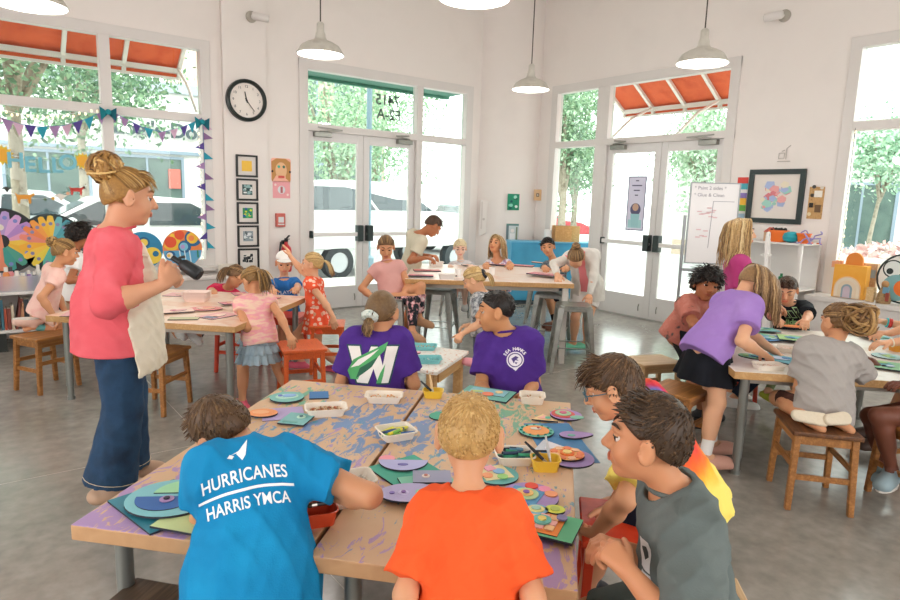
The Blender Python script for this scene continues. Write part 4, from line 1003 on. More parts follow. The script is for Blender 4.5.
stool('wooden_stool', (1.70, 3.02), 44, oak, 'oak stool hidden under the girl in the W shirt', STW, .34, .32)

def kraft(name, seed, cols, amt):
    M = bpy.data.materials.new(name); M.use_nodes = True; nt = M.node_tree; b = nt.nodes['Principled BSDF']; b.inputs['Roughness'].default_value = .5; b.inputs['Specular IOR Level'].default_value = .35
    tc = nt.nodes.new('ShaderNodeTexCoord'); n = nt.nodes.new('ShaderNodeTexNoise'); n.inputs['Scale'].default_value = 3; n.inputs['Detail'].default_value = 7; nt.links.new(tc.outputs['Object'], n.inputs['Vector'])
    r = nt.nodes.new('ShaderNodeValToRGB'); e = r.color_ramp.elements; e[0].position = .3; e[0].color = lin('#c69f78'); e[1].position = .7; e[1].color = lin('#dab896'); nt.links.new(n.outputs['Fac'], r.inputs['Fac'])
    cur = r.outputs['Color']; sx = nt.nodes.new('ShaderNodeSeparateXYZ'); nt.links.new(tc.outputs['Object'], sx.inputs[0])
    for i, (c, loc, rad, sc, th_) in enumerate(cols):
        # dry brush marks: stretched noise inside a soft patch around loc
        mp = nt.nodes.new('ShaderNodeMapping'); mp.inputs['Location'].default_value = (seed+i*3.1, i*1.7, 0); mp.inputs['Rotation'].default_value = (0, 0, i*.9+.4); mp.inputs['Scale'].default_value = (sc, sc*2.6, 1); nt.links.new(tc.outputs['Object'], mp.inputs['Vector'])
        q = nt.nodes.new('ShaderNodeTexNoise'); q.inputs['Scale'].default_value = 1; q.inputs['Detail'].default_value = 5; q.inputs['Roughness'].default_value = .62; q.inputs['Distortion'].default_value = 1.2; nt.links.new(mp.outputs['Vector'], q.inputs['Vector'])
        d = nt.nodes.new('ShaderNodeVectorMath'); d.operation = 'DISTANCE'; d.inputs[1].default_value = (loc[0], loc[1], 0); 
        fl = nt.nodes.new('ShaderNodeVectorMath'); fl.operation = 'MULTIPLY'; fl.inputs[1].default_value = (1, 1, 0); nt.links.new(tc.outputs['Object'], fl.inputs[0]); nt.links.new(fl.outputs[0], d.inputs[0])
        m1 = nt.nodes.new('ShaderNodeMapRange'); m1.inputs['From Min'].default_value = 0; m1.inputs['From Max'].default_value = rad; m1.inputs['To Min'].default_value = .14; m1.inputs['To Max'].default_value = -.10; nt.links.new(d.outputs['Value'], m1.inputs['Value'])
        ad = nt.nodes.new('ShaderNodeMath'); ad.operation = 'ADD'; nt.links.new(q.outputs['Fac'], ad.inputs[0]); nt.links.new(m1.outputs['Result'], ad.inputs[1])
        st = nt.nodes.new('ShaderNodeMapRange'); st.inputs['From Min'].default_value = th_; st.inputs['From Max'].default_value = th_+.035; nt.links.new(ad.outputs[0], st.inputs['Value'])
        mu = nt.nodes.new('ShaderNodeMath'); mu.operation = 'MULTIPLY'; mu.inputs[1].default_value = amt; nt.links.new(st.outputs['Result'], mu.inputs[0])
        mx = nt.nodes.new('ShaderNodeMix'); mx.data_type = 'RGBA'; nt.links.new(mu.outputs[0], mx.inputs['Factor']); nt.links.new(cur, mx.inputs['A']); mx.inputs['B'].default_value = lin(c); cur = mx.outputs['Result']
    nt.links.new(cur, b.inputs['Base Color']); return M
def table(name, c0, ux, L, Wd, z, label, top_m, th_=.045, leg_r=.024, leg_m=None, inset=.09, group=None, under=None, sqleg=False, edge_m=None):
    """c0 = a corner, ux = direction of the long edge L; the short edge Wd lies 90 degrees clockwise from it"""
    a = math.atan2(ux[1], ux[0]); r = empty(name, (c0[0], c0[1], 0), a, label, 'table', group)
    t = MB(); t.box((0, -Wd, z-th_), (L, 0, z)); t.m[1] = 1; t.build('tabletop', [edge_m or top_m, top_m], r, bevel=.004)
    if under:
        u = MB(); u.box((.12, -Wd+.12, z-th_-.05), (L-.12, -.12, z-th_)); u.build('apron', under, r)
    for x in (inset, L-inset):
        for y in (-inset, -Wd+inset):
            l = MB()
            if sqleg: l.box((x-leg_r, y-leg_r, 0), (x+leg_r, y+leg_r, z-th_))
            else: l.lathe([(leg_r*1.02, 0), (leg_r*1.02, .025), (leg_r*.8, .026), (leg_r*.8, .1), (leg_r, .102), (leg_r, z-th_)], 20, 0, Matrix.Translation((x, y, 0)))
            l.build('leg', leg_m or ring_steel, r, not sqleg)
    return r
e1 = np.array((.7071, .7071, 0)); e2 = np.array((.7071, -.7071, 0)); TZ = .64
n1 = np.array((.17, 1.89)); eA = nrm(np.array((1.06, .98, 0))); eB = np.array((eA[1], -eA[0], 0))
BL, VI, GR, TE = '#5488bd', '#a084c0', '#4fa98c', '#3f93ac'
k1 = kraft('kraft_paper_painted', 3, [(VI, (.14, -.12), .42, 9, .50), (BL, (.95, -.55), .62, 8, .57), (GR, (1.25, -.15), .35, 10, .61), (TE, (.75, -.25), .8, 11, .66)], .85)
k2 = kraft('kraft_paper_painted', 8, [(VI, (.14, -.50), .42, 8, .50), (BL, (.95, -.1), .55, 8, .58), (GR, (1.2, -.4), .5, 9, .59), (TE, (.6, -.3), .8, 10, .65)], .8)
WD = .675
table('work_table', n1, eA, 1.45, WD, TZ, 'left half of the near pair of tables, covered in painted brown kraft paper', k1, edge_m=mat('kraft_shaded_edge', '#b88c62', .6, var=['#c1966c', '#aa7d54'], scale=5), group='pair of near tables')  # edge colour is a darker copy of the kraft, painting in its shading
table('work_table', n1+eB[:2]*(WD+.012), eA, 1.45, WD, TZ, 'right half of the near pair of tables, covered in painted brown kraft paper', k2, edge_m=mat('kraft_shaded_edge', '#b88c62', .6, var=['#c1966c', '#aa7d54'], scale=5), group='pair of near tables')
def side_mat(seed, base, cols):
    return mat('paper_cover', base, .5, var=[base]+cols, scale=4)
lt = mat('birch_top', '#d9b98c', .4, var=['#e2c69c', '#d3ad7c'], scale=2, stretch=(1, 6, 1))
table('left_table', (.41, 5.26), e1, 1.42, 1.43, TZ, 'square birch table at the left with pink art on it', mat('table_top_peach', '#ecc7ae', .35, var=['#f0d4c0', '#e6b596', '#efcdb6'], scale=5), th_=.045, edge_m=birch, leg_r=.026, under=mat('apron_grey', '#b9b2a8', .6))
table('right_table', (3.385, 1.755), e1, 1.42, 1.42, TZ, 'square birch table at the right with blue and green art on it', mat('table_top_white', '#e6ded2', .35, var=['#ece6dc', '#d7cbbb'], scale=5), th_=.045, edge_m=birch, leg_r=.026, under=mat('apron_grey', '#b9b2a8', .6))
h0 = np.array((3.27, 4.96)); hu = nrm(np.array((.6096, .7927, 0)))
table('high_table', h0, hu, 1.45, 1.60, .79, 'tall standing-height table in the middle of the room with pale legs', mat('table_top_blush', '#efd8c8', .35, var=['#f2e0d4', '#eac6b2'], scale=5), th_=.045, edge_m=birch, leg_r=.026, leg_m=mat('leg_white', '#dad5cd', .45), inset=.07, under=mat('apron_grey', '#b9b2a8', .6), sqleg=True)
# low bench with turquoise trays behind the near table
bc = [atz(437, 372, .42), atz(470, 350, .42)]; bu = nrm(bc[1]-bc[0]); bl_ = np.array((-bu[1], bu[0], 0))
r = empty('low_bench', (bc[0][0], bc[0][1], 0), math.atan2(bu[1], bu[0]), 'low wooden bench with a white speckled top behind the two purple shirts', 'bench')
t = MB(); t.box((0, 0, .395), (.66, .56, .42)); t.build('bench_top', mat('speckled_top', '#e8e2da', .5, var=['#eee9e2', '#eee9e2', '#d69a72'], scale=38), r, bevel=.004)
for x in (.06, .60):
    for y in (.06, .50): l = MB(); l.box((x-.03, y-.03, 0), (x+.03, y+.03, .395)); l.build('leg', birch, r, bevel=.004)
for y in (.03, .53): l = MB(); l.box((.09, y-.012, .32), (.57, y+.012, .385)); l.build('apron', birch, r)
# metal bar stools
tol = mat('galvanised_steel', '#8f918c', .32, metal=.75, var=['#9a9c96', '#7b7d78'], scale=7)
def tolix(c, rz, label, h=.62):
    r = empty('metal_bar_stool', (c[0], c[1], 0), math.radians(rz), label, 'bar stool', 'galvanised bar stools')
    s = MB(); s.prism(rrect(.30, .30, .045), h-.012, h, 0); s.prism(rrect(.31, .31, .05), h-.05, h-.012); s.build('seat', tol, r, bevel=.004)
    for sx in (-1, 1):
        for sy in (-1, 1):
            l = MB(); l.bar((sx*.195, sy*.195, 0), (sx*.125, sy*.125, h-.02), .026, .026, w2=.060, h2=.060); l.build('leg', tol, r, bevel=.004)
    t = .33; o = .195-.07*t/h*1.0
    for a, b in (((-o, -o), (o, -o)), ((-o, o), (o, o)), ((-o, -o), (-o, o)), ((o, -o), (o, o))): f = MB(); f.bar((*a, t*.7), (*b, t*.7), .018, .008); f.build('footrest', tol, r)
    return r
for (px, py, lab, rz) in ((439, 288, 'bar stool showing between the mauve and camouflage shirts at the high table', 40), (552, 292, 'bar stool by the right leg of the high table', 35), (574, 304, 'bar stool under the hand of the girl in the white cardigan', 48), (391, 297, 'bar stool under the girl in floral leggings', 40)):
    tolix(atz(px, py, .62)[:2], rz, lab)
tolix(W(.10, 8.45)[:2], 40, 'bar stool behind the high table under the fair toddler'); tolix(W(.56, 8.4)[:2], 40, 'bar stool behind the high table under the long haired girl'); tolix(W(1.19, 8.1)[:2], 40, 'bar stool behind the high table under the boy by the cabinet')
# blue cabinet in the corner
cq = atz(509, 304, 0); cu = nrm(np.array((.86, -.51, 0))); cn = np.array((cu[1], -cu[0], 0)); cn = cn if cn @ FW < 0 else -cn
r = empty('blue_cabinet', cq, math.atan2(cu[1], cu[0]), 'long low turquoise blue cabinet in the corner behind the high table', 'cabinet')
zc = .93; m_ = mat('cabinet_blue', '#3f9dc6', .45, var=['#45a4cc', '#3a95be'], scale=3); b = MB(); b.box((0, 0, .06), (1.30, .38, zc)); b.build('cabinet_body', m_, r, bevel=.006)
b = MB(); b.box((-.01, -.012, zc), (1.31, .385, zc+.022)); b.build('cabinet_top', mat('cabinet_top_blue', '#5fb0d4', .4), r, bevel=.004)
b = MB(); b.box((.03, .03, 0), (1.27, .36, .06)); b.build('plinth', mat('plinth_dark', '#39474f', .6), r)
for i in range(2): b = MB(); b.box((.02+.64*i, -.012, .09), (.64+.64*i, 0, zc-.02)); b.build('cabinet_door', m_, r, bevel=.003)
ctop = lambda u, v: cq+cu*u-cn*v+UP*(zc+.022)
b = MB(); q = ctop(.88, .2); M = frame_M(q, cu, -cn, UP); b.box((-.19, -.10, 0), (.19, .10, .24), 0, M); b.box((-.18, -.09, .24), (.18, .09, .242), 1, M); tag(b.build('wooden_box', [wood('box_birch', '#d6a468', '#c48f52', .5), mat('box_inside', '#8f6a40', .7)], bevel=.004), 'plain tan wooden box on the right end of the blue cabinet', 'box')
b = MB(); q = ctop(.60, .2); b.lathe([(.06, 0), (.06, .17), (.052, .175), (.05, .02), (0, .02)], 20, 0, Matrix.Translation(q)); tag(b.build('white_pot', mat('ceramic_white', '#efebe8', .35), smooth=True), 'white cylinder pot beside the tan box on the blue cabinet', 'pot')

# whiteboard easel by the right-hand doors
ed = 7.05; eq = atd(715, 262, ed); ex_ = nrm(RT*1.0+FW*-.12); ey = np.array((-ex_[1], ex_[0], 0)); tl = atd(691, 183.5, ed); tr = atd(738, 183.5, ed-.06); bl2 = atd(685, 262, ed); X_ = nrm((tr-tl)*[1, 1, 0]); Wb = np.linalg.norm((tr-tl)[:2]); Hb = tl[2]-bl2[2]
fl_ = np.array((bl2[0], bl2[1], 0)); r = empty('whiteboard_easel', fl_, math.atan2(X_[1], X_[0]), 'white dry-erase easel on grey legs with faint handwriting, by the right-hand doors', 'whiteboard')
z0 = bl2[2]; z1 = z0+Hb; b = MB(); b.box((0, -.008, z0), (Wb, .012, z1)); b.build('board', mat('whiteboard', '#ece8e8', .25), r, bevel=.003)
fm = mat('easel_grey', '#9a9d9f', .4, metal=.5); b = MB()
for a in ((-.012, z0-.012, Wb+.012, z0), (-.012, z1, Wb+.012, z1+.012), (-.012, z0, 0, z1), (Wb, z0, Wb+.012, z1)): b.box((a[0], -.014, a[1]), (a[2], .016, a[3]))
b.build('board_frame', fm, r)
for x in (-.035, Wb+.035): l = MB(); l.bar((x, .03, .06), (x, .03, z1-.35), .03); l.bar((x, -.28, .05), (x, .30, .05), .03); l.build('leg', fm, r, bevel=.003)
for x in (-.035, Wb+.035):
    for y in (-.27, .29): l = MB(); l.lathe([(0, 0), (.022, .004), (.022, .03), (0, .036)], 12, 0, Matrix.Translation((x, y, 0))); l.build('caster', mat('caster_black', '#2a2c2c', .5), r, True)
l = MB(); l.box((-.02, -.01, z0-.10), (Wb+.02, .05, z0-.07)); l.build('crossbar', fm, r)
ink = mat('marker_grey', '#8d8793', .7); inkr = mat('marker_pink', '#dfb9bd', .7)
t = MB()
for i, (s_t, y) in enumerate((('* Paint 2 sides *', .05), ('* Glue & Clean', .125))):
    me = text_mesh(s_t, .052, .0008, 'LEFT'); mesh_into(t, me, 0, frame_M((.03, -.0095, z1-y), (1, 0, 0), (0, 0, 1), (0, -1, 0)))
for a, c in (((Wb*.48, z1-.19), (Wb*.92, z1-.19)), ((Wb*.48, z1-.19), (Wb*.45, z1-.7))): t.bar((a[0], -.0095, a[1]), (c[0], -.0095, c[1]), .005, .001, up=(0, 1, 0))
t.build('handwriting', ink, r); t = MB(); rg = random.Random(4)
for cx, cz in ((.13, .30), (.12, .55), (.2, .33)):
    for i in range(5): x = cx+rg.uniform(-.06, .06); z = z1-cz+rg.uniform(-.05, .05); t.box((x, -.0092, z), (x+.05, -.0085, z+.012))
t.build('doodles', inkr, r); t = MB()
for i in range(9): x = Wb*.80+.03*(i % 3)+rg.uniform(-.004, .004); z = z1-.52-.035*(i//3); t.ball((x, -.012, z), (.007, .004, .007), 8)
t.build('magnet_dots', mat('magnet_black', '#33353a', .5), r, True)

# white storage rack on the right wall with pots on it
sx0 = 6.80; sy0, sy1 = 2.96, 3.86; r = empty('storage_rack', (7.05, (sy0+sy1)/2, 0), 0, 'white rack of shelves under the large framed print', 'shelf'); wm = mat('rack_white', '#e9e5e2', .4); off = (7.05, (sy0+sy1)/2, 0)
for i, z in enumerate((.38, .72, 1.20)): b = MB(); b.box((sx0, sy0, z-.02), (XR-.03, sy1, z)); b.build('shelf_board', wm, r, off=off, bevel=.004)
for x in (sx0+.015, XR-.05):
    for y in (sy0+.015, sy1-.015): b = MB(); b.box((x-.015, y-.015, 0), (x+.015, y+.015, 1.2)); b.build('upright', wm, r, off=off)
b = MB(); b.box((XR-.045, sy0, .72), (XR-.04, sy1, 1.18)); b.build('back_panel', wm, r, off=off)
orp = mat('pot_orange', '#f0762a', .5)
def pot(name, p, r0, r1, h, m, label, cat='pot', fill=None):
    b = MB(); b.lathe([(r0, 0), (r1, h), (r1*1.08, h), (r1*1.08, h*.86), (r1*.93, h*.9), (0, h*.86)], 24, 0, Matrix.Translation([float(v) for v in p]))
    if fill: return b
    return tag(b.build(name, m, smooth=True), label, cat)
P_ = lambda px, py: np.array((6.93, 6.93*ray(px, py)[1]/ray(px, py)[0], 1.2))
rr = empty('orange_pot', P_(777.5, 245), 0, 'orange pot filled with dark soil, larger of two on the white rack', 'pot'); b = MB(); b.lathe([(.075, 0), (.095, .10), (.102, .10), (.102, .125), (.09, .125), (.088, .11), (0, .11)], 24); b.build('pot_body', orp, rr, True)
b = MB(); rg = random.Random(2)
for i in range(60): a = rg.uniform(0, 6.28); q = rg.uniform(0, .085); b.ball((q*math.cos(a), q*math.sin(a), .115+rg.uniform(0, .025)), rg.uniform(.008, .016), 6)
b.build('soil', mat('soil_dark', '#1f2622', .9), rr, True)
b = MB(); q = P_(790, 245); b.lathe([(.02, .0), (.07, .02), (.085, .06), (.07, .10), (.03, .115), (0, .115)], 24, 0, Matrix.Translation(q)); tag(b.build('teal_bowl', mat('yarn_teal', '#1f9fae', .6), smooth=True), 'round turquoise ball between the two orange pots on the white rack', 'ball')
pot('orange_pot', P_(803, 245.5), .05, .068, .105, orp, 'smaller orange pot near the right end of the white rack')
rr = empty('shaped_wire', P_(809, 247), 0, 'lilac curly wire and orange scraps at the right end of the white rack', 'craft'); b = MB()
rg = random.Random(9)
for k in range(7):
    pts = [np.array((0, 0, .02))]; d = nrm([rg.uniform(-1, 1), rg.uniform(-1, 1), 1])
    for i in range(7): pts.append(pts[-1]+d*.04); d = nrm(d+np.array([rg.uniform(-.8, .8), rg.uniform(-.8, .8), rg.uniform(-.9, .3)]))
    b.tube([(x, y, max(.005, z)) for x, y, z in pts], .007, 6)
b.build('pipe_cleaner', mat('pipe_lilac', '#9c93c8', .9), rr, True); b = MB()
for i in range(6): x, y = rg.uniform(-.06, .06), rg.uniform(-.08, .08); b.box((x, y, 0), (x+.05, y+.03, .012))
b.build('scraps', orp, rr)
b = MB(); q = P_(769, 245); M = frame_M(q, RT, FW, UP); b.prism([(-.055, -.03), (.055, -.03), (.055, .03), (-.055, .03)], 0, .10, 0, M); b.add([M @ Vector(v) for v in ((-.06, -.035, .10), (.06, -.035, .10), (.06, .035, .10), (-.06, .035, .10), (0, -.035, .15), (0, .035, .15))], [(0, 1, 4), (2, 3, 5), (1, 2, 5, 4), (3, 0, 4, 5)], 1)
tag(b.build('cardboard_house', [mat('card_tan', '#c9a183', .8), mat('card_red', '#c9645a', .8)]), 'little card house with a red roof at the left end of the white rack', 'craft')
# rolls, bottles and clutter on the lower shelves
rg = random.Random(12); cl = ['#2f7d52', '#e8e2da', '#9fb2b6', '#3a3f44', '#d8cfc6', '#c9a48a', '#6f8f8a']
for i in range(9):
    y = sy1-.06-.083*i; b = MB(); h_ = rg.uniform(.06, .16); b.lathe([(.028, 0), (.028, h_*.75), (.014, h_*.8), (.014, h_), (0, h_)], 14, 0, Matrix.Translation((6.98, y, .72))); tag(b.build('craft_bottle', mat('bottle_plastic', cl[i % 7], .4), smooth=True), 'small craft bottle on the middle shelf of the white rack', 'bottle', 'craft bottles on the white rack')
for i in range(6):
    y = sy1-.09-.12*i; b = MB(); b.box((6.92, y-.05, .38), (7.18, y+.05, .38+rg.uniform(.06, .2))); tag(b.build('storage_tub', mat('tub_plastic', ['#7a6f62', '#a79c8e', '#4f5558', '#8c7a60'][i % 4], .5), bevel=.006), 'storage tub on the lowest shelf of the white rack', 'tub', 'tubs on the white rack')
# folded white step ladder leaning beside the rack
q = atz(797, 310, 0); q = np.array((6.62, 3.12, 0)); r = empty('folding_ladder', q, math.radians(20), 'folded white ladder frame standing in front of the white rack', 'ladder')
for x in (-.13, .13): b = MB(); b.bar((x*1.5, 0, 0), (x*.7, .10, 1.22), .035, .02); b.build('rail', wm, r, bevel=.004)
for i in range(4): z = .22+.28*i; t = z/1.22; b = MB(); b.box((-.13*(1.5-.8*t), .10*t-.03, z), (.13*(1.5-.8*t), .10*t+.06, z+.02)); b.build('step', wm, r, bevel=.003)
b = MB(); b.tube([(-.09, .10, 1.2), (-.09, .10, 1.27), (-.05, .10, 1.30), (.05, .10, 1.30), (.09, .10, 1.27), (.09, .10, 1.2)], .014, 8); b.build('handle', wm, r, True)
# ledge and book shelf along the left window
r = empty('window_counter', (1.9, YL-.22, 0), 0, 'low white counter under the left window', 'counter'); off = (1.9, YL-.22, 0)
b = MB(); b.box((1.08, YL-.44, .56), (2.49, YL-.245, .60)); b.build('counter_top', mat('counter_white', '#e4deda', .4), r, off=off, bevel=.004); b = MB(); b.box((1.10, YL-.42, 0), (2.47, YL-.25, .56)); b.build('counter_body', mat('counter_body', '#cfc9c4', .5), r, off=off)
r = empty('book_shelf', (.35, YL-.45, 0), 0, 'low white shelf with books and tubs of paint under the left window', 'shelf'); off = (.35, YL-.45, 0)
for z in (.20, .56): b = MB(); b.box((-1.0, YL-.64, z-.025), (1.05, YL-.25, z)); b.build('shelf_board', wm, r, off=off, bevel=.003)
for x in (-1.0, -.42, .17, .60, 1.03): b = MB(); b.box((x-.012, YL-.63, .20), (x+.012, YL-.26, .535)); b.build('divider', wm, r, off=off)
for x in (-.95, .2, .98):
    for y in (YL-.6, YL-.3): b = MB(); b.box((x-.04, y-.03, 0), (x+.04, y+.03, .175)); b.build('leg', mat('leg_dark', '#2f3330', .5), r, off=off)
rg = random.Random(3); bcols = ['#c9a486', '#b5563f', '#e3d8c6', '#2f5f4a', '#3a3f46', '#d9c9b0', '#8a4a40', '#efeae2', '#3f6f7f', '#c98f6a', '#2a2c30', '#6f8f5a']
x = -.40; i = 0
while x < 1.0:
    w_ = rg.uniform(.014, .038); h_ = rg.uniform(.20, .30); d_ = rg.uniform(.16, .24)
    if any(abs(x+w_/2-dv) < .035 for dv in (.17, .60)): x += .02; continue
    lean = rg.choice((0, 0, -.10, -.18)) if x > .3 else 0; b = MB(); M = Matrix.Translation((x, YL-.60, .201)) @ Matrix.Rotation(-lean, 4, 'Y') if lean else Matrix.Translation((x, YL-.60, .201))
    b.box((0, 0, 0), (w_, d_, h_), 0, M); b.box((.002, .002, h_-.0005), (w_-.002, d_-.004, h_+.001), 1, M); c = bcols[rg.randrange(12)]
    tag(b.build('book', [mat('book_cover', c, .6), mat('pages', '#e8e0d0', .8)]), 'book standing on the low white shelf under the left window', 'book', 'books on the low white shelf'); x += w_+.004+abs(lean)*.14; i += 1
# clear tub with paint bottles on the shelf
def tub(x0, x1, y0, y1, z, h, label):
    r = empty('clear_tub', ((x0+x1)/2, (y0+y1)/2, z), 0, label, 'tub'); m = mat('clear_plastic', '#dfe4f0', .3); a, b_ = (x1-x0)/2, (y1-y0)/2; t = MB(); pl = rrect(2*a, 2*b_, .03); n = len(pl)
    nt = m.node_tree; nt.nodes['Principled BSDF'].inputs['Alpha'].default_value = .45
    v = [(x*.92, y*.92, 0) for x, y in pl]+[(x, y, h) for x, y in pl]+[(x*1.04, y*1.04, h) for x, y in pl]; t.add(v, [tuple(range(n))[::-1]]+[(i, (i+1) % n, n+(i+1) % n, n+i) for i in range(n)]+[(n+i, n+(i+1) % n, 2*n+(i+1) % n, 2*n+i) for i in range(n)]); t.build('tub_shell', m, r, True); return r
tub(-.45, .55, YL-.62, YL-.30, .56, .15, 'long clear plastic tub of paint bottles on the low white shelf'); rg = random.Random(21)
pc = ['#f0ece6', '#d9485a', '#2f5fa8', '#2aa0a8', '#e8b83c', '#f0a0a8', '#8a5aa8', '#30343a', '#e8e2da', '#b8d0d8', '#e08a4a']
for i in range(22):
    x = -.40+.045*i+rg.uniform(-.008, .008); y = YL-.55+rg.uniform(0, .16); r_ = rg.uniform(.022, .03); h_ = rg.uniform(.15, .25); b = MB(); b.lathe([(r_, .0), (r_, h_*.7), (r_*.6, h_*.8), (r_*.55, h_), (0, h_)], 14, 0, Matrix.Translation((x, y, .565)) ); c = pc[rg.randrange(11)]
    b.m = [1 if k > len(b.f)*.55 else 0 for k in range(len(b.f))]; tag(b.build('paint_bottle', [mat('bottle_plastic', c, .4), mat('bottle_cap', rg.choice(['#efe9e2', '#2f3236', c]), .4)], smooth=True), 'paint bottle standing in the clear tub at the left', 'bottle', 'paint bottles in the clear tub')
# baskets on the counter
for px, py, lab in ((214, 281, 'small pale basket on the white counter beside the pilaster'),):
    q = np.array((2.40, YL-.34, .60)); r = empty('basket', q, 0, lab, 'basket'); b = MB()
    for k in range(7): b.tube([(.085*(1+.02*k)*math.cos(a), .07*(1+.02*k)*math.sin(a), .01+.016*k) for a in np.linspace(0, 6.283, 20)], .009, 6)
    b.build('wicker', mat('wicker_white', '#e3dcd2', .8), r, True)
# ------------------------------------------------------------------ art on the tables
def shp(kind, s, s2=None):
    if kind == 'ci': return circle(s, 36)
    if kind == 'el': return circle(s, 36, ry=s2 or s*.7)
    if kind == 'sq': return R4(-s, -(s2 or s), s, s2 or s)
    if kind == 'half': return circle(s, 24, 0, -s*.35, a0=0, a1=180)
    if kind == 'tri': return [(-s, -s*.6), (s, -s*.6), (-s*.2, s*.8)]
    if kind == 'fl': return [(s*(1+.18*math.cos(9*t))*math.cos(t), s*(1+.18*math.cos(9*t))*math.sin(t)) for t in np.linspace(0, 6.283, 54)[:-1]]
    if kind == 'drop': return [(s*math.cos(t)*(1 if math.cos(t) < 0 else 1.5), s*.7*math.sin(t)*(1-.35*max(0, math.cos(t)))) for t in np.linspace(0, 6.283, 36)[:-1]]
EDGE = mat('board_edge', '#2c2f3a', .7)
ang0 = math.degrees(math.atan2(RT[1], RT[0]))
def paper(c, seed=0): return mat('painted_card', c, .6, var=[c, c], scale=12, bump=.05, bscale=120)
def art(px, py, z, kind, s, col, label, rot=0, s2=None, layers=(), lev=0, th_=.006, name='art_board', cat='artwork', group=None, world=None):
    q = atz(px, py, z+lev*.0065) if world is None else np.array((*world, z+lev*.0065)); q[2] = z+lev*.0065+.0004
    r = empty(name, q, math.radians(ang0+rot), label, cat, group)
    b = MB(); b.prism(shp(kind, s, s2), 0, th_, 0, mtop=1); b.build('board', [EDGE, paper(col)], r)
    zz = th_
    for i, L in enumerate(layers):
        k, dx, dy, ss, c = L[:5]; lr = L[5] if len(L) > 5 else 0; M = Matrix.Translation((dx, dy, 0)) @ Matrix.Rotation(math.radians(lr), 4, 'Z'); t = .0035 if ss > .03 else .003
        z0 = th_ if len(L) < 7 else th_+L[6]*.0035
        b = MB(); b.prism(shp(k, ss, L[7] if len(L) > 7 else None), z0, z0+(t+.0004*i)*.7, 0, M, mtop=1); b.build('cutout', [paper(c) if ss < .055 else EDGE, paper(c)], r)
    return r
N = TZ
art(163, 506, N, 'sq', .135, '#2c7f92', 'square teal board under the large pale blue disc, near left table corner', -40, s2=.10)
art(196, 523, N, 'sq', .10, '#c4d79a', 'pale green board at the near left corner, beside the teal board', -14, s2=.06, lev=1)
art(172, 499, N, 'el', .128, '#7fc0c8', 'large pale blue disc with dark blue and mint half circles at the near left', 0, s2=.118, lev=2.1, layers=[('half', -.012, -.03, .085, '#2b62a6', 186), ('half', .02, .055, .085, '#9fd7a8', 6), ('ci', -.005, -.022, .02, '#a88ab8', 0, 1), ('ci', -.005, -.022, .009, '#2a2440', 0, 2)])
art(198, 468, N, 'ci', .045, '#d7e8d0', 'small round pale disc with a lilac middle beside the boy in blue', 0, layers=[('el', 0, .0, .03, '#5a9a6a', 0, 0, .035), ('ci', .006, 0, .022, '#d8c4e4', 0, 1)])
art(287, 398, N, 'ci', .075, '#79b8b0', "round teal disc with a pale wavy pattern at the near table's far left", 0, lev=.8, layers=[('el', 0, .0, .05, '#b6dccb', 20, 0, .035), ('el', .01, .005, .03, '#8fb4dc', 20, 1, .02), ('ci', -.03, .0, .010, '#6a7ac0', 0, 1)])
art(319, 396, N, 'sq', .043, '#2f6ea8', 'small dark blue square card at the far left of the near table', 12, s2=.05)
art(283, 414, N, 'sq', .085, '#b3a1cc', 'lilac sheet lying under the round teal disc', 18, s2=.075, th_=.002)
art(297, 420, N, 'sq', .055, '#7db7b6', 'blue green board with a small flower button beside the tray of beads', -10, s2=.065, lev=.6, layers=[('ci', .01, .02, .018, '#bfe2cf', 0), ('ci', .01, .02, .008, '#3c6a74', 0, 1), ('sq', -.01, -.045, .03, '#6aa7a0', 0, 0, .006)])
art(263, 414, N, 'el', .06, '#eb9a62', 'orange oval card at the left edge of the near table beside the boy in blue', 0, s2=.05, lev=.7, layers=[('el', -.01, -.0, .035, '#f0b080', 0, 0, .022)])
art(405, 471, N, 'sq', .095, '#3fa58c', 'large sea green square board in the middle of the near table', 38, s2=.085)
art(403, 465, N, 'half', .085, '#b7b6e0', 'lilac half disc lying on the sea green board with a pink spot behind it', 182, lev=1.1, layers=[('el', 0, .01, .018, '#7a74b8', 0, 0, .008)])
art(387, 460, N, 'ci', .028, '#f09aa8', 'small pink disc on the sea green board behind the lilac half disc', 0, lev=1.0)
art(428, 484, N, 'sq', .085, '#7cc3a8', 'mint board half hidden by the boy in orange', 20, s2=.06, lev=1.1)
art(432, 478, N, 'sq', .062, '#9a9bb4', 'grey violet square stacked on the mint board', 4, s2=.045, lev=2.2, layers=[('ci', -.02, .0, .013, '#efe0d8', 0), ('ci', -.02, 0, .006, '#c87a6a', 0, 1)])
art(410, 494, N, 'el', .095, '#b9b0d8', 'oval lilac and mint board with little rosettes at the left of the boy in orange', 8, s2=.062, lev=2.2, layers=[('ci', -.02, -.004, .016, '#cfc6ea', 0), ('ci', .03, .0, .013, '#8fd0b4', 0), ('ci', -.02, -.004, .007, '#8a62a8', 0, 1), ('ci', -.055, -.002, .008, '#8a78c0', 0)])
art(441, 417, N, 'ci', .05, '#3fa084', 'round green disc peeking out behind the head of the boy in orange', 0)
art(487, 395, N, 'sq', .12, '#6fb2a4', 'large blue green painted board at the far end of the right table half', -22, s2=.085, th_=.008, layers=[('sq', .0, .02, .09, '#8fc4d0', 0, 0, .045), ('ci', .01, -.02, .028, '#ee8a68', 0, 1), ('sq', -.05, .0, .03, '#c7d98e', 20, 1, .012), ('ci', .05, .03, .018, '#f2d49a', 0, 1)])
art(559, 442, N, 'sq', .095, '#3a7cae', 'blue mat of painted paper under the discs on the right side of the near table', 6, s2=.20, th_=.0015)
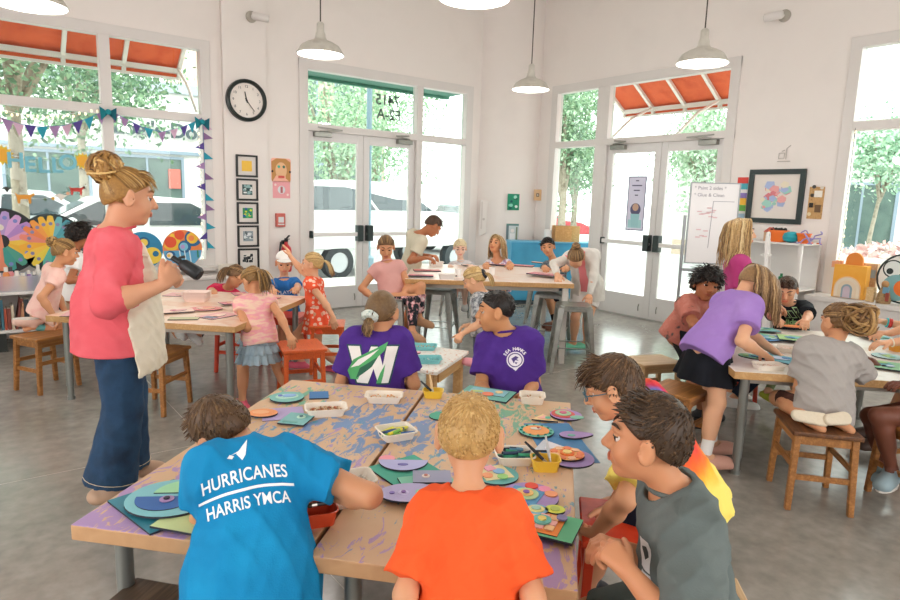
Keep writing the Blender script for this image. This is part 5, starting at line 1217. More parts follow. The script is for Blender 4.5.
art(566, 416, N, 'ci', .068, '#a886c0', 'purple disc with a red ring near the far right corner of the near table', 0, lev=.5, layers=[('ci', -.012, .006, .05, '#d6534e', 0), ('ci', -.012, .006, .034, '#a6c9a0', 0, 1), ('ci', -.012, .006, .016, '#d66a8a', 0, 2), ('el', .04, -.035, .03, '#7fbfa6', 10, 0, .02)])
art(545, 419, N, 'tri', .055, '#f2d29a', 'cream and pink triangle beside the purple disc', -10, lev=.6, layers=[('tri', .0, .0, .03, '#f3b2a8', -4), ('ci', .012, -.01, .012, '#6ac0a0', 0, 1)])
art(536, 432, N, 'ci', .07, '#6fc0ae', 'round teal rimmed disc with an orange middle on the blue mat', 0, lev=.5, layers=[('ci', 0, 0, .052, '#f0a05a', 0), ('el', .0, .01, .022, '#e9e0d2', 0, 1, .012), ('ci', .01, .012, .006, '#b04a4a', 0, 2)]+[('ci', .06*math.cos(t), .06*math.sin(t), .005, '#2f8a78', 0) for t in np.linspace(0, 6.28, 13)[:-1]])
art(573, 436, N, 'drop', .055, '#a58ac0', 'purple teardrop board below the purple disc', 8, lev=.5, layers=[('el', -.01, -.01, .016, '#6ab0a0', 0, 0, .010)])
art(551, 447, N, 'tri', .075, '#cfd4dc', 'pale grey striped paper fan on the blue mat', 4, lev=.28, layers=[('tri', .01, -.005, .045, '#e6e4ea', 4)])
art(570, 459, N, 'ci', .085, '#9a86c0', 'large violet plate under an orange flower disc at the right side of the near table', 0, lev=.4)
art(567, 455, N, 'ci', .062, '#f2b66a', 'orange and peach flower disc stacked on the violet plate', 0, lev=1.6, layers=[('ci', .048*math.cos(t), .048*math.sin(t), .014, '#f6c9a0' if i % 2 else '#ee8a5a', 0) for i, t in enumerate(np.linspace(0, 6.28, 10)[:-1])]+[('ci', 0, 0, .026, '#f0803a', 0), ('ci', 0, 0, .016, '#f2dc8a', 0, 1)])
art(496, 476, N, 'ci', .075, '#5faaa6', 'teal plate with a patterned square just right of the blond boy', 0, lev=.2, layers=[('sq', -.005, .01, .05, '#e6d9a8', 20), ('ci', .01, .015, .02, '#86b4dc', 0, 1), ('ci', .02, -.025, .018, '#9cd07a', 0, 1), ('ci', -.03, -.02, .018, '#f0a070', 0, 1), ('sq', -.02, .035, .018, '#e9a0b0', 30, 1)])
art(530, 497, N, 'ci', .088, '#a88cc4', 'purple disc with a tilted blue square and red dot, beside the orange shirt', 0, lev=1.1, layers=[('sq', -.018, -.004, .05, '#5b9bc8', -26), ('ci', -.012, .0, .038, '#b9d8a0', 0, 1), ('ci', -.012, .0, .022, '#f0c070', 0, 2), ('ci', -.012, .0, .010, '#8a5aa8', 0, 3), ('ci', .012, .062, .021, '#e2452f', 0), ('ci', .05, .04, .020, '#ec8fb0', 0), ('ci', .066, .008, .020, '#f2a070', 0)])
art(542, 526, N, 'el', .095, '#9d7cba', 'dark edged violet oval under the green checked board', 0, s2=.075)
art(548, 527, N, 'sq', .083, '#5fb787', 'green board with an orange and pink checked square, near table right front', -24, s2=.07, lev=2.2, th_=.008, layers=[('sq', -.018, .0, .058, '#f0903c', 0, 0)]+[('sq', -.018+.029*i, .029*j, .0125, '#f3b4b0' if (i+j) % 2 else '#f2c08a', 0, 1) for i in (-1, 0, 1) for j in (-1, 0, 1)]+[('ci', -.018, 0, .026, '#6fbfb4', 0, 2), ('ci', -.018, 0, .012, '#f3dc7a', 0, 3), ('ci', .03, .035, .015, '#8a86b4', 0, 2)])
art(536, 511, N, 'el', .036, '#7fb9d4', 'blue and yellow egg shaped card above the checked board', 0, s2=.030, lev=3.5, layers=[('el', 0, 0, .025, '#f0e49a', 0, 0, .020), ('el', 0, 0, .014, '#a9d4c4', 0, 1, .011)])
art(555, 511, N, 'el', .029, '#d9e05a', 'lime yellow disc above the checked board', 0, s2=.026, lev=3.5, layers=[('ci', 0, 0, .014, '#b9c860', 0)])
# trays and bowls
pulp = mat('paper_pulp', '#ece2d4', .75, bump=.06, bscale=150)
def tray(px, py, w, d, h, rot, label, z=N, m=pulp, group='paper pulp trays', fill=None, seed=0, name='tray'):
    q = atz(px, py, z); r = empty(name, q, math.radians(ang0+rot), label, 'tray', group)
    o = rrect(w, d, .02, 4); n = len(o); b = MB(); t = .003
    rings = [[(x*.82, y*.8, .0) for x, y in o], [(x*.97, y*.97, h) for x, y in o], [(x*1.04, y*1.05, h) for x, y in o], [(x*1.04, y*1.05, h-.003) for x, y in o]]
    inn = [[(x*.95, y*.95, h-.0005) for x, y in o], [(x*.80, y*.78, .004) for x, y in o]]
    v = sum(rings, []); f = [tuple(range(n))[::-1]]
    for k in range(3): f += [(k*n+i, k*n+(i+1) % n, (k+1)*n+(i+1) % n, (k+1)*n+i) for i in range(n)]
    b.add(v, f); v2 = [(x*1.04, y*1.05, h) for x, y in o]+inn[0]+inn[1]; f2 = []
    for k in range(2): f2 += [(k*n+i, (k+1)*n+i, (k+1)*n+(i+1) % n, k*n+(i+1) % n) for i in range(n)]
    f2.append(tuple(range(2*n, 3*n))); b.add(v2, f2); o_ = b.build('tray_shell', m, r, True)
    if fill:
        kind, cols, cnt = fill; rg = random.Random(seed); R_ = Matrix.Translation(q) @ Matrix.Rotation(math.radians(ang0+rot), 4, 'Z')
        if kind == 'beads':
            b = MB()
            for i in range(cnt):
                x, y = rg.uniform(-.38, .38)*w, rg.uniform(-.36, .36)*d; s = rg.uniform(.0028, .0048); e = 1-(2*x/w)**2*.7-(2*y/d)**2*.5; b.ball((x, y, .006+h*.62*max(.1, e)*rg.random()**.6), s, 6, rg.randrange(len(cols)), R_)
            k = tag(b.build('beads', [mat('bead', c, .35) for c in cols], smooth=True, off=q), 'loose beads in the '+label, 'beads', kind='stuff'); k.location = Vector(q)
        else:
            for i in range(cnt):
                x, y = rg.uniform(-.3, .3)*w, rg.uniform(-.28, .28)*d; a = rg.uniform(-.5, .5); L = rg.uniform(.018, .032); zz = .011+.011*(i//7); c = cols[rg.randrange(len(cols))]
                b = MB(); b.tube([R_ @ Vector((x-L*math.cos(a), y-L*math.sin(a), zz)), R_ @ Vector((x+L*math.cos(a), y+L*math.sin(a), zz+.002)), R_ @ Vector((x+L*1.25*math.cos(a), y+L*1.25*math.sin(a), zz+.003))], [.006, .006, .003], 8)
                tag(b.build('oil_pastel', mat('pastel_stick', c, .6), smooth=True), 'short oil pastel lying in the '+label, 'pastel', 'oil pastels in the '+label[:40])
    return r
BC = ['#d9b48a', '#c98a5a', '#e9d8b8', '#b5623c', '#8a6a4a']; MC = ['#d9453c', '#2f8f5a', '#e8c23c', '#2f6fb0', '#e9e2d8', '#3a3a40', '#e8a0b0']
tray(326, 414, .17, .105, .035, 14, 'pulp tray of tan beads left of centre', fill=('beads', BC, 240), seed=1)
tray(384, 401, .165, .10, .033, 2, 'pulp tray at the far middle of the table', fill=('beads', ['#e8913c', '#e9d8b8', '#d9a06a'], 36), seed=2)
tray(396, 437, .135, .12, .034, 28, 'pulp tray of crayons in the middle of the table', fill=('sticks', ['#e4d43c', '#2f7f6a', '#2a3a6a', '#6fae4a', '#e8e05a', '#2f5fa0'], 16), seed=3)
tray(532, 402, .115, .10, .038, -6, 'pulp tray behind the right stack of discs', fill=('beads', ['#e9d8b8', '#d98a7a', '#c9a06a'], 34), seed=4)
tray(514, 461, .135, .115, .035, 4, 'pulp tray of dark pastels right of the blond boy', fill=('sticks', ['#2a3f5a', '#2f8f6a', '#1f2a3a', '#4a7f9a', '#8fb45a', '#3a5a8a'], 20), seed=5)
tray(327, 503, .165, .13, .036, 22, 'pulp tray of coloured beads by the elbow in the blue shirt', fill=('beads', MC, 260), seed=6)
tray(352, 487, .14, .11, .036, 24, 'pulp tray of grey scraps behind the beads', fill=('beads', ['#e6e0d6', '#c9c4ba', '#b4aea4'], 90), seed=7)
def bowl(px, py, w, d, h, rot, c, label, z=N):
    return tray(px, py, w, d, h, rot, label, z, mat('plastic_bowl', c, .35), None, name='bowl')
def brush(p0, p1, c, label, c2='#b9b3a8', r=.0042):
    p0, p1 = np.asarray(p0), np.asarray(p1); d = p1-p0; ro = empty('paint_brush', p0, 0, label, 'brush'); b = MB(); b.tube([p0+d*.25, p0+d*.5, p1], [r, r*1.25, r*.7], 8); b.build('handle', mat('brush_handle', c, .4), ro, True, off=p0)
    b = MB(); b.tube([p0+d*.12, p0+d*.26], [r*1.1, r*1.05], 8); b.build('ferrule', mat('ferrule', c2, .3, metal=.8), ro, True, off=p0); b = MB(); b.tube([p0, p0+d*.05, p0+d*.13], [.001, r*1.2, r*1.1], 8); b.build('bristles', mat('bristle', '#4a3a2a', .9), ro, True, off=p0); return ro
bowl(433, 397, .095, .07, .036, 0, '#e8c23c', 'yellow plastic bowl at the far middle of the near table'); bowl(545, 469, .10, .075, .042, 0, '#ecc23f', 'yellow plastic bowl on the right side of the near table')
bowl(318, 522, .105, .085, .045, 20, '#d9502c', 'orange red plastic bowl beside the boy in blue')
q = atz(433, 397, N); brush(q+UP*.012+RT*.01, q-RT*.06+UP*.07+FW*.02, '#22242a', 'black brush leaning in the far yellow bowl', r=.0055); brush(q+UP*.012-RT*.0, q-RT*.02+UP*.10+FW*.04, '#d9b98a', 'pale wooden brush leaning in the far yellow bowl', r=.0055)
q = atz(545, 469, N); brush(q+UP*.012+RT*.015, q-RT*.07+UP*.085+FW*.03, '#22242a', 'black brush leaning in the right yellow bowl', r=.0055); brush(q+UP*.012+RT*.02, q-RT*.0+UP*.11+FW*.03, '#c9ccd0', 'pale grey brush standing in the right yellow bowl', r=.0045)
q = atz(318, 522, N); brush(q-RT*.03+UP*.052-FW*.01, q+RT*.075+UP*.056+FW*.03, '#22242a', 'black brush lying across the orange red bowl', r=.006)
# left table: pink sheets, a stack of trays
PK = ['#e7b0b0', '#f0c4b4', '#e58f8c', '#f2d2c4', '#d98a94', '#efb79a']
L = [(183, 295, 'sq', .14, 0, 'pink board at the back of the left table beside the teacher'), (205, 309, 'el', .13, 2, 'orange painted oval in the middle of the left table'), (178, 311, 'sq', .11, 3, 'pale pink sheet on the left table just right of the teacher'), (232, 303, 'sq', .09, 4, 'rose pink card near the right edge of the left table'), (218, 316, 'sq', .13, 0, 'pink and white sheet at the front of the left table'), (268, 299, 'sq', .10, 2, 'coral board on the far right corner of the left table'), (247, 309, 'el', .06, 1, 'peach oval under the hand of the girl in the ruffled skirt'), (75, 314, 'sq', .10, 0, 'deep pink sheet at the near left corner of the left table'), (240, 294, 'sq', .09, 4, 'rosy card near the girl in the hot pink top')]
for i, (px, py, k, s, c, lab) in enumerate(L): art(px, py, TZ, k, s, PK[c], lab, rot=15*i, s2=s*.7, th_=.004, lev=.7*(i%4), layers=[('el', s*.1, 0, s*.5, PK[(c+3) % 6], 20, 0, s*.3), ('ci', -s*.3, .0, s*.2, PK[(c+1) % 6], 0, 1)])
for i in range(5):
    q = atz(197, 301, TZ); t = tray(197, 301, .20, .15, .035, 4, 'white tray in the stack of trays on the left table, %s' % ['lowest', 'second from the bottom', 'middle one', 'second from the top', 'topmost'][i], TZ, mat('tray_pink', '#f1d9ce', .6), 'stack of trays on the left table'); t.location.z = TZ+.012*i
art(184, 319, TZ, 'sq', .10, '#c7c49c', 'olive edged card at the front of the left table', 12, s2=.05); art(210, 318, TZ, 'sq', .05, '#8d93a8', 'small slate card at the front of the left table', -20, s2=.03)
# high table
HT = .79
for i, (px, py, k, s, c, lab) in enumerate([(427, 271, 'sq', .14, 2, 'coral board at the left end of the high table'), (421, 276, 'sq', .12, 4, 'dark edged pink board at the near left corner of the high table'), (449, 276, 'el', .08, 5, 'orange oval on the high table near the middle'), (520, 266, 'sq', .16, 2, 'wide coral board near the middle of the high table'), (499, 265, 'sq', .12, 0, 'pink board in front of the long haired girl'), (546, 275, 'sq', .18, 4, 'long rose board at the right front of the high table'), (538, 263, 'el', .10, 5, 'orange painted oval at the back right of the high table'), (470, 266, 'sq', .10, 3, 'pale pink sheet in front of the fair toddler')]):
    art(px, py, HT, k, s, PK[c], lab, rot=10-9*i, s2=s*.5, th_=.010, lev=1.6*(i%3), layers=[('el', 0, 0, s*.5, PK[(c+2) % 6], 10, 0, s*.2), ('ci', s*.4, 0, s*.15, PK[(c+4) % 6], 0)])
tray(447, 279, .17, .12, .05, 0, 'white tray at the front of the high table', HT, mat('tray_white', '#efe8e2', .6), None); tray(436, 266, .17, .12, .05, 10, 'white tray beside the boy in beige on the high table', HT, mat('tray_white', '#efe8e2', .6), None)
def cup(p, label, c='#f2ede8', r0=.032, h=.08):
    b = MB(); b.lathe([(r0*.8, 0), (r0, h), (r0*.94, h), (r0*.75, .005), (0, .005)], 18, 0, Matrix.Translation([float(v) for v in p])); return tag(b.build('cup', mat('cup_paper', c, .5), smooth=True), label, 'cup')
cup(atz(458, 277, HT), 'white paper cup at the front of the high table'); cup(atz(492, 275, HT), 'white paper cup right of the blond girl on the high table')
# right table: blue and green boards
GB = ['#7fc3c0', '#4f8fc4', '#8fcfa0', '#b9dfe0', '#5aa8b8', '#a9d48a', '#c9d9ec']
for i, (px, py, k, s, c, lab) in enumerate([(757, 336, 'sq', .10, 2, 'mint board at the left edge of the right table behind the lavender shirt'), (770, 339, 'sq', .11, 1, 'blue painted board on the left side of the right table'), (763, 330, 'sq', .10, 0, 'teal board at the far left of the right table'), (797, 339, 'sq', .12, 5, 'green edged board in the middle of the right table'), (752, 357, 'el', .08, 2, 'green disc at the near left edge of the right table'), (778, 359, 'sq', .12, 4, 'blue green board behind the pulp tray on the right table'), (858, 332, 'sq', .12, 6, 'pale blue board at the back right of the right table'), (880, 338, 'sq', .11, 0, 'aqua board reached for by the hands on the right'), (888, 357, 'ci', .09, 3, 'round pale aqua disc at the right end of the right table'), (886, 366, 'sq', .11, 2, 'mint board near the person wearing the wristwatch')]):
    art(px, py, TZ, k, s, GB[c], lab, rot=30-17*i, s2=s*.75, th_=.006, lev=1.0*(i%4), layers=[('el', 0, 0, s*.55, GB[(c+2) % 7], 10, 0, s*.35), ('ci', s*.3, s*.2, s*.2, GB[(c+4) % 7], 0, 1), ('sq', -s*.4, -.02, s*.2, GB[(c+3) % 7], 25, 1)])
art(793, 327, TZ, 'el', .085, '#ee8a4a', 'orange disc in front of the boy in black on the right table', 0, s2=.06, lev=4.2, layers=[('el', 0, 0, .05, '#f2a05a', 0, 0, .03)])
tray(768, 369, .17, .11, .032, 4, 'pulp tray at the near left corner of the right table', TZ, fill=('beads', ['#e9d0c0', '#d9b09a', '#efe2d6'], 120), seed=9); tray(789, 352, .16, .11, .032, -30, 'pulp tray of pink scraps in the middle of the right table', TZ, fill=('beads', ['#e9c0b0', '#d9b09a', '#efe2d6'], 120), seed=10)
bowl(898, 351, .11, .09, .045, 0, '#e8a53c', 'amber bowl at the right edge of the photo on the right table', TZ)
# turquoise trays on the low bench
tq = mat('tray_turquoise', '#7cc4c6', .45)
tray(424, 349, .19, .13, .032, 0, 'turquoise tray at the back of the low bench', .42, tq, 'turquoise trays', fill=('beads', ['#d9703c', '#e8b05a', '#b5623c'], 40), seed=11); tray(427, 362, .20, .14, .034, 6, 'turquoise tray at the front of the low bench', .42, tq, 'turquoise trays', fill=('beads', ['#5aa8b0', '#8fd0d0', '#e6e0d6'], 50), seed=12)
tag(art(414, 353, .42, 'el', .05, '#e9a0a8', 'pink oval card between the trays on the low bench', 0), None)

# ------------------------------------------------------------------ window decorations
WY = YL-.055
wq = lambda px, py, y=WY: aty(px, py, y)
def bunting(name, path, flags, label, sz=.105, down=True):
    r = empty(name, path[0], 0, label, 'bunting'); off = path[0]; b = MB(); b.tube(path, .004, 5); b.build('cord', mat('cord_teal', '#4f7fa8', .8), r, off=off)
    for (t, c, ang) in flags:
        i = min(len(path)-2, int(t*(len(path)-1))); u = t*(len(path)-1)-i; p = path[i]*(1-u)+path[i+1]*u; d = nrm(path[i+1]-path[i]); s = sz
        x = d if down else UP; n = np.array((0, -1, 0)); dn = -UP if down else np.array((math.cos(ang), 0, math.sin(ang)))
        tip = p+dn*s*1.25; f = MB(); a_, b_ = p-x*s*.5, p+x*s*.5
        v = [a_+n*.004, b_+n*.004, tip+n*.006, a_+n*.006, b_+n*.006, tip+n*.008]; f.add(v, [(0, 1, 2), (5, 4, 3), (0, 3, 4, 1), (1, 4, 5, 2), (2, 5, 3, 0)]); f.build('flag', mat('felt', c, .9, bump=.2, bscale=200), r, off=off)
    return r
PU, LV, PKc, TQ, DP = '#5b4a94', '#a684b0', '#d2aec6', '#2f9ab0', '#8c6a94'
def cat_path(pts, n=5):
    out = []
    for i in range(len(pts)-1):
        for k in range(n): t = k/n; out.append(pts[i]*(1-t)+pts[i+1]*t)
    return out+[pts[-1]]
pp = [wq(x, y) for x, y in ((-22, 108), (0, 117.5), (20, 124), (42, 127), (65, 125.5), (85, 119.5), (107, 110))]
bunting('bunting', cat_path(pp), [((i+.5)/11, c, 0) for i, c in enumerate([TQ, PKc, LV, PKc, PU, TQ, LV, PKc, PU, TQ, LV])], 'bunting of felt triangles across the left part of the left window', .10)
pp = [wq(x, y) for x, y in ((109, 110), (124, 118), (142, 127), (162, 132), (180, 128), (192, 123), (202, 118))]
bunting('bunting', cat_path(pp), [((i+.5)/9, c, 0) for i, c in enumerate([DP, LV, PU, TQ, LV, PKc, PU, TQ, DP])], 'bunting of felt triangles across the right part of the left window', .09)
pp = [wq(x, y, YL-.04) for x, y in ((203, 122), (204.5, 165), (206, 210), (207.5, 250))]
bunting('bunting', cat_path(pp, 8), [((i+.4)/13, c, a) for i, (c, a) in enumerate([(PKc, -.3), (DP, -.2), (PU, 3.4), (TQ, -.3), (LV, 3.3), (DP, -.3), (PU, 3.2), (TQ, -.4), (DP, -.3), (LV, 3.2), (TQ, -.2), (PU, 3.6), (TQ, -.5)])], 'strand of felt triangles hanging down beside the left window', .085, down=False)
for px, py, lab in ((108, 112, 'teal felt bow at the middle bar of the left window'), (202, 122, 'teal felt bow at the top right corner of the bunting')):
    q = wq(px, py, YL-.06); r = empty('felt_bow', q, 0, lab, 'bow', 'teal felt bows'); 
    for g in (-1, 1): b = MB(); b.add([(0, 0, 0), (g*.08, -.02, .05), (g*.07, -.03, -.09), (0, -.02, -.02), (0, .012, 0), (g*.08, .0, .05), (g*.07, -.01, -.09), (0, .0, -.02)], [(0, 1, 2, 3), (7, 6, 5, 4), (0, 4, 5, 1), (1, 5, 6, 2), (2, 6, 7, 3), (3, 7, 4, 0)]); b.build('loop', mat('felt', '#147a86' if g < 0 else '#0f5f6e', .9), r)
    b = MB(); b.ball((0, -.02, .0), (.03, .02, .03), 10); b.build('knot', mat('felt', '#1f8f9a', .9), r, True)
# letters, suns, animals
r = empty('letter_garland', wq(45, 165), 0, 'pale blue paper letters spelling HELLO in the left window', 'letters'); off = wq(45, 165)
cord = [wq(x, y) for x, y in ((5, 155), (30, 158), (50, 159), (75, 157))]; b = MB(); b.tube(cord, .003, 5); b.build('cord', mat('cord_white', '#e2e6e6', .8), r, off=off)
for ch, px, py in (('H', 15.5, 161), ('E', 30, 165), ('L', 43.5, 166), ('L', 57, 166), ('O', 68, 163)):
    me = text_mesh(ch, .205, .004, bold=.006); b = MB(); mesh_into(b, me, 0, frame_M(wq(px, py, WY-.005), (1, 0, 0), (0, 0, 1), (0, -1, 0))); b.build('letter', mat('letter_blue', '#7cc0d2', .7), r, off=off)
def sun(px, py, lab, R_=.07):
    q = wq(px, py); b = MB(); pts = [(R_*(1.35 if i % 2 else .95)*math.cos(6.283*i/28), R_*(1.35 if i % 2 else .95)*math.sin(6.283*i/28)) for i in range(28)]; M = frame_M(q, (1, 0, 0), (0, 0, 1), (0, -1, 0)); b.prism(pts, 0, .003, 0, M); b.prism(circle(R_*.8, 20), .003, .005, 1, M)
    tag(b.build('paper_sun', [mat('sun_ray', '#e9c23c', .7), mat('sun_disc', '#f0b03a', .7)]), lab, 'paper sun', 'paper suns in the left window')
sun(83, 161, 'small yellow paper sun right of the letters in the left window', .065); sun(2, 155, 'larger yellow paper sun at the left edge of the photo', .075)
r = empty('animal_garland', wq(50, 195), 0, 'thin string of small paper animals in the left window', 'garland'); off = wq(50, 195); b = MB(); path = [wq(x, y) for x, y in ((2, 190), (25, 198), (40, 199), (55, 197), (72, 191), (90, 184))]; b.tube(cat_path(path), .0025, 5); b.build('cord', mat('cord_white', '#e2e6e6', .8), r, off=off)
AN = {'quad': [(-.05, -.04), (-.035, -.04), (-.03, -.005), (.02, -.005), (.025, -.04), (.04, -.04), (.042, .01), (.07, .03), (.062, .045), (.035, .03), (-.045, .028), (-.065, .045), (-.055, .01)], 'dot': circle(.018, 10), 'bird': [(-.05, .01), (-.02, .0), (.0, -.03), (.02, .0), (.05, .02), (.02, .02), (-.01, .03)]}
for k, px, py, c, s in (('quad', 25, 198, '#e59a3c', 1.25), ('quad', 77, 190.5, '#c9453c', 1.1), ('dot', 68, 193, '#e9b090', 1), ('dot', 53, 198, '#d8a23c', .9), ('bird', 7, 189, '#3a3f3c', 1), ('dot', 84, 187, '#4a3a3a', .7), ('bird', 61, 197, '#e9e4da', 1.4), ('dot', 45, 199, '#6a8a5a', .7)):
    b = MB(); b.prism([(x*s, y*s) for x, y in AN[k]], 0, .003, 0, frame_M(wq(px, py+.5, WY-.004), (1, 0, 0), (0, 0, 1), (0, -1, 0))); b.build('paper_animal', mat('paper_cut', c, .7), r, off=off)
def lights(name, pts, lab, n=22, drop=.03, big=.011, dark=False):
    r = empty(name, pts[0], 0, lab, 'string lights'); off = pts[0]; b = MB(); P = cat_path(pts, 6); b.tube(P, .0028, 5); b.build('wire', mat('wire_white' if not dark else 'wire_dark', '#dfe3de' if not dark else '#4c5450', .6), r, off=off); wm_ = mat('bulb_warm', '#fff1cf', .3, emit=1.6)
    for i in range(n):
        t = (i+.5)/n*(len(P)-1); k = int(t); p = P[k]+(P[min(k+1, len(P)-1)]-P[k])*(t-k); b = MB(); b.ball(p+np.array((0, -.008, -drop*(.4+.6*(i % 2)))), (big, big, big*1.5), 8); b.build('bulb', wm_, r, True, off=off)
lights('string_lights', [wq(x, y, YL-.03) for x, y in ((-8, 107), (20, 114), (45, 116), (70, 114), (100, 108))], 'string of warm bulbs along the top of the left window', 20)
lights('string_lights', [wq(x, y, YL-.03) for x, y in ((198, 118), (199.5, 160), (201, 205), (202.5, 262))], 'string of bulbs hanging down the right side of the left window', 20, .0)
lights('string_lights', [atx(x, y, XR-.03) for x, y in ((855.5, 128), (851, 165), (846, 205), (842, 245), (838, 262))], 'dark wired string of bulbs hanging down the edge of the right window', 18, .0, dark=True)
# painted discs standing on the left window sill
SY = YL-.13
def stand_disc(px, py, R_, base, parts, lab, name='painted_disc', y=SY, axis='y', edge='#24303a'):
    q = aty(px, py, y) if axis == 'y' else atx(px, py, y); zmin = .677+R_; q = np.array((q[0], q[1], max(q[2], zmin) if axis == 'y' else max(q[2], zmin)))
    M = frame_M(q, (1, 0, 0), (0, 0, 1), (0, -1, 0)) if axis == 'y' else frame_M(q, (0, -1, 0), (0, 0, 1), (-1, 0, 0)); r = empty(name, (q[0], q[1], .677), 0, lab, 'painting'); off = (q[0], q[1], .677)
    b = MB(); b.prism(circle(R_, 48), 0, .012, 0, M, mtop=1); b.build('disc', [mat('disc_edge', edge, .6), mat('disc_paint', base, .6)], r, off=off); b = MB(); ms = []
    for i, (poly, c) in enumerate(parts):
        poly = [(x*R_, y_*R_) for x, y_ in poly]; b.prism(poly, .012, .0128+.0004*i, i, M); ms.append(mat('disc_paint', c, .6))
    b.build('painted_shapes', ms, r, off=off); return r
def petal(a, r0, r1, w): 
    a = math.radians(a); c, s = math.cos(a), math.sin(a); p = [(r0, -w*.25), (r0+(r1-r0)*.6, -w), (r1*.97, -w*.6), (r1, 0), (r1*.97, w*.6), (r0+(r1-r0)*.6, w), (r0, w*.25)]; return [(x*c-y*s, x*s+y*c) for x, y in p]
pc_ = ['#e88a5a', '#b79ad0', '#d6a6d8', '#b58acc', '#e3a0c0', '#efc64a', '#e9b93c', '#4fa08c', '#3f9a90']; pt = [([(-.12, -.9), (.12, -.9), (.0, .35)], '#ee9070')]
for i, a in enumerate((100, 80, 58, 36, 14, -8, -30, -52, -74)): pt.append((petal(a, .2, .92, .145), pc_[i])); pt.append((circle(.06, 10, .72*math.cos(math.radians(a)), .72*math.sin(math.radians(a))), '#7a86c8'))
for i, a in enumerate((122, 145, 168, 190, 212, 235)): pt.append((petal(a, .2, .92, .145), ['#58b0a0', '#3f9a90', '#efc64a', '#e88a5a', '#d6a6d8', '#4fa08c'][i]))
pt.append((circle(.09, 14, 0, .42), '#e4ddd2')); stand_disc(3, 262, .325, '#22262b', pt, 'round butterfly wing painting with purple and yellow petals at the left edge', 'butterfly_painting')
pt = []
for i, a in enumerate((15, 35, 55, 72, 90, 108, 126, 145, 165, 188, 210, 232, 255, 278)): pt.append((petal(a, .15, .94, .13), ['#6fb8c0', '#5aa8b0', '#4f9fae', '#6fb8c0', '#f0c44a', '#efb93f', '#f0a04a', '#ee8a50', '#e98a78', '#f2b23a', '#f0c44a', '#e9d04a', '#58b0a0', '#3f9a90'][i])); pt.append((circle(.06, 10, .66*math.cos(math.radians(a)), .66*math.sin(math.radians(a))), '#8a86a8'))
stand_disc(53, 262, .30, '#2a3a3c', pt, 'round butterfly wing painting with yellow and teal rays behind the girl with the bun', 'butterfly_painting')
pt = [(circle(.30, 20, .05, .42), '#1f5f88'), (circle(.2, 20, .05, .42), '#f0d25a'), (circle(.46, 24, .45, -.3), '#f0cf4a'), (circle(.16, 16, .62, -.2), '#1f6f98'), (circle(.2, 16, -.35, .1), '#efe0c0'), (circle(.1, 12, -.35, .1), '#f0b24a'), (circle(.3, 18, -.4, -.5), '#3a9ab8')]
stand_disc(143, 251, .205, '#2a86b0', pt, 'round blue painting with a yellow sun beside the teacher')
pt = [([(-1*.98, -.1), (.98, -.1), (.9, -.45), (.6, -.8), (0, -.99), (-.6, -.8), (-.9, -.45)], '#5fa8d0')]
for x, y, r_, cs in ((-.55, .35, .44, ['#f0c23c', '#e4542f']), (-.15, .72, .25, ['#e4542f']), (.55, .55, .44, ['#1f5f90', '#f0c23c', '#ee8a4a']), (.1, .1, .33, ['#1f5f90', '#7cc0d8', '#b79ad0']), (-.62, -.35, .24, ['#1f5f90', '#efe6da', '#f0c24a'])):
    for i, c in enumerate(cs): pt.append(([(px_, py_) for px_, py_ in circle(r_*(1-.33*i), 24, x-.05*i, y) if px_*px_+py_*py_ < 1.0], c))
for x in (-.2, .05, .3): pt.append(([(x, -.1), (x+.05, -.1), (x+.14, -.85), (x+.09, -.85)], '#dfeef0'))
pt.append(([(.72, -.1), (.78, -.1), (.8, -.5), (.74, -.5)], '#2f8a5a'))
stand_disc(182.5, 249, .215, '#e9894a', pt, 'round painting of red and yellow flowers on blue in the corner of the left window')
# right window sill
SX = XR-.20; q = atx(849, 296, SX); q[2] = .677
r = empty('cardboard_house', q, 0, 'yellow painted cardboard arch with a rainbow doorway on the right window sill', 'craft'); off = q; M = frame_M(q, (0, -1, 0), (0, 0, 1), (-1, 0, 0)); yl = mat('card_yellow', '#eda63a', .75, var=['#f0ae44', '#e69a2c'], scale=6)
wz = .20; hz = .335; b = MB(); b.box((-wz+.04, 0, -.08), (wz-.06, hz, .03), 0, M); b.build('house_body', yl, r, off=off, bevel=.006)
for i, (s, c) in enumerate(((.125, '#e9c090'), (.115, '#e6d6c0'), (.085, '#e3cfb4'), (.05, '#8fa6b0'), (.032, '#c9b8c4'))): b = MB(); b.prism([(-s, .005), (s, .005)]+[(s*math.cos(t), .09+s*1.05*math.sin(t)) for t in np.linspace(0, math.pi, 18)], .03, .034+.003*i, 0, M @ Matrix.Translation((-.015, 0, 0))); b.build('rainbow_arch', mat('card_arch', c, .75), r, off=off)
b = MB(); b.prism([(-.08, hz), (.08, hz)]+[(.075*math.cos(t), hz+.05+.075*math.sin(t)) for t in np.linspace(0, math.pi, 16)], -.05, -.02, 0, M); b.build('gable', mat('card_orange', '#e08a3a', .75), r, off=off)
b = MB(); b.box((-.19, .30, -.02), (-.12, .36, .02), 0, M); b.box((-.16, .33, -.03), (-.10, .37, .01), 0, M); b.build('paper_flowers', mat('card_peach', '#eaa37a', .75), r, off=off)
q2 = atx(868, 288, XR-.06); q2[2] = .677; b = MB(); M2 = frame_M(q2, (0, -1, 0), (0, 0, 1), (-1, 0, 0)); b.box((-.10, 0, 0), (.08, .36, .06), 0, M2); b.box((.0, .22, .06), (.07, .30, .064), 1, M2); tag(b.build('tan_backdrop', [wood('panel_tan', '#d2ac86', '#c39a70', .6), mat('label_grey', '#9aa8ae', .6)]), 'tan wooden panel behind the yellow cardboard arch on the right sill', 'panel')
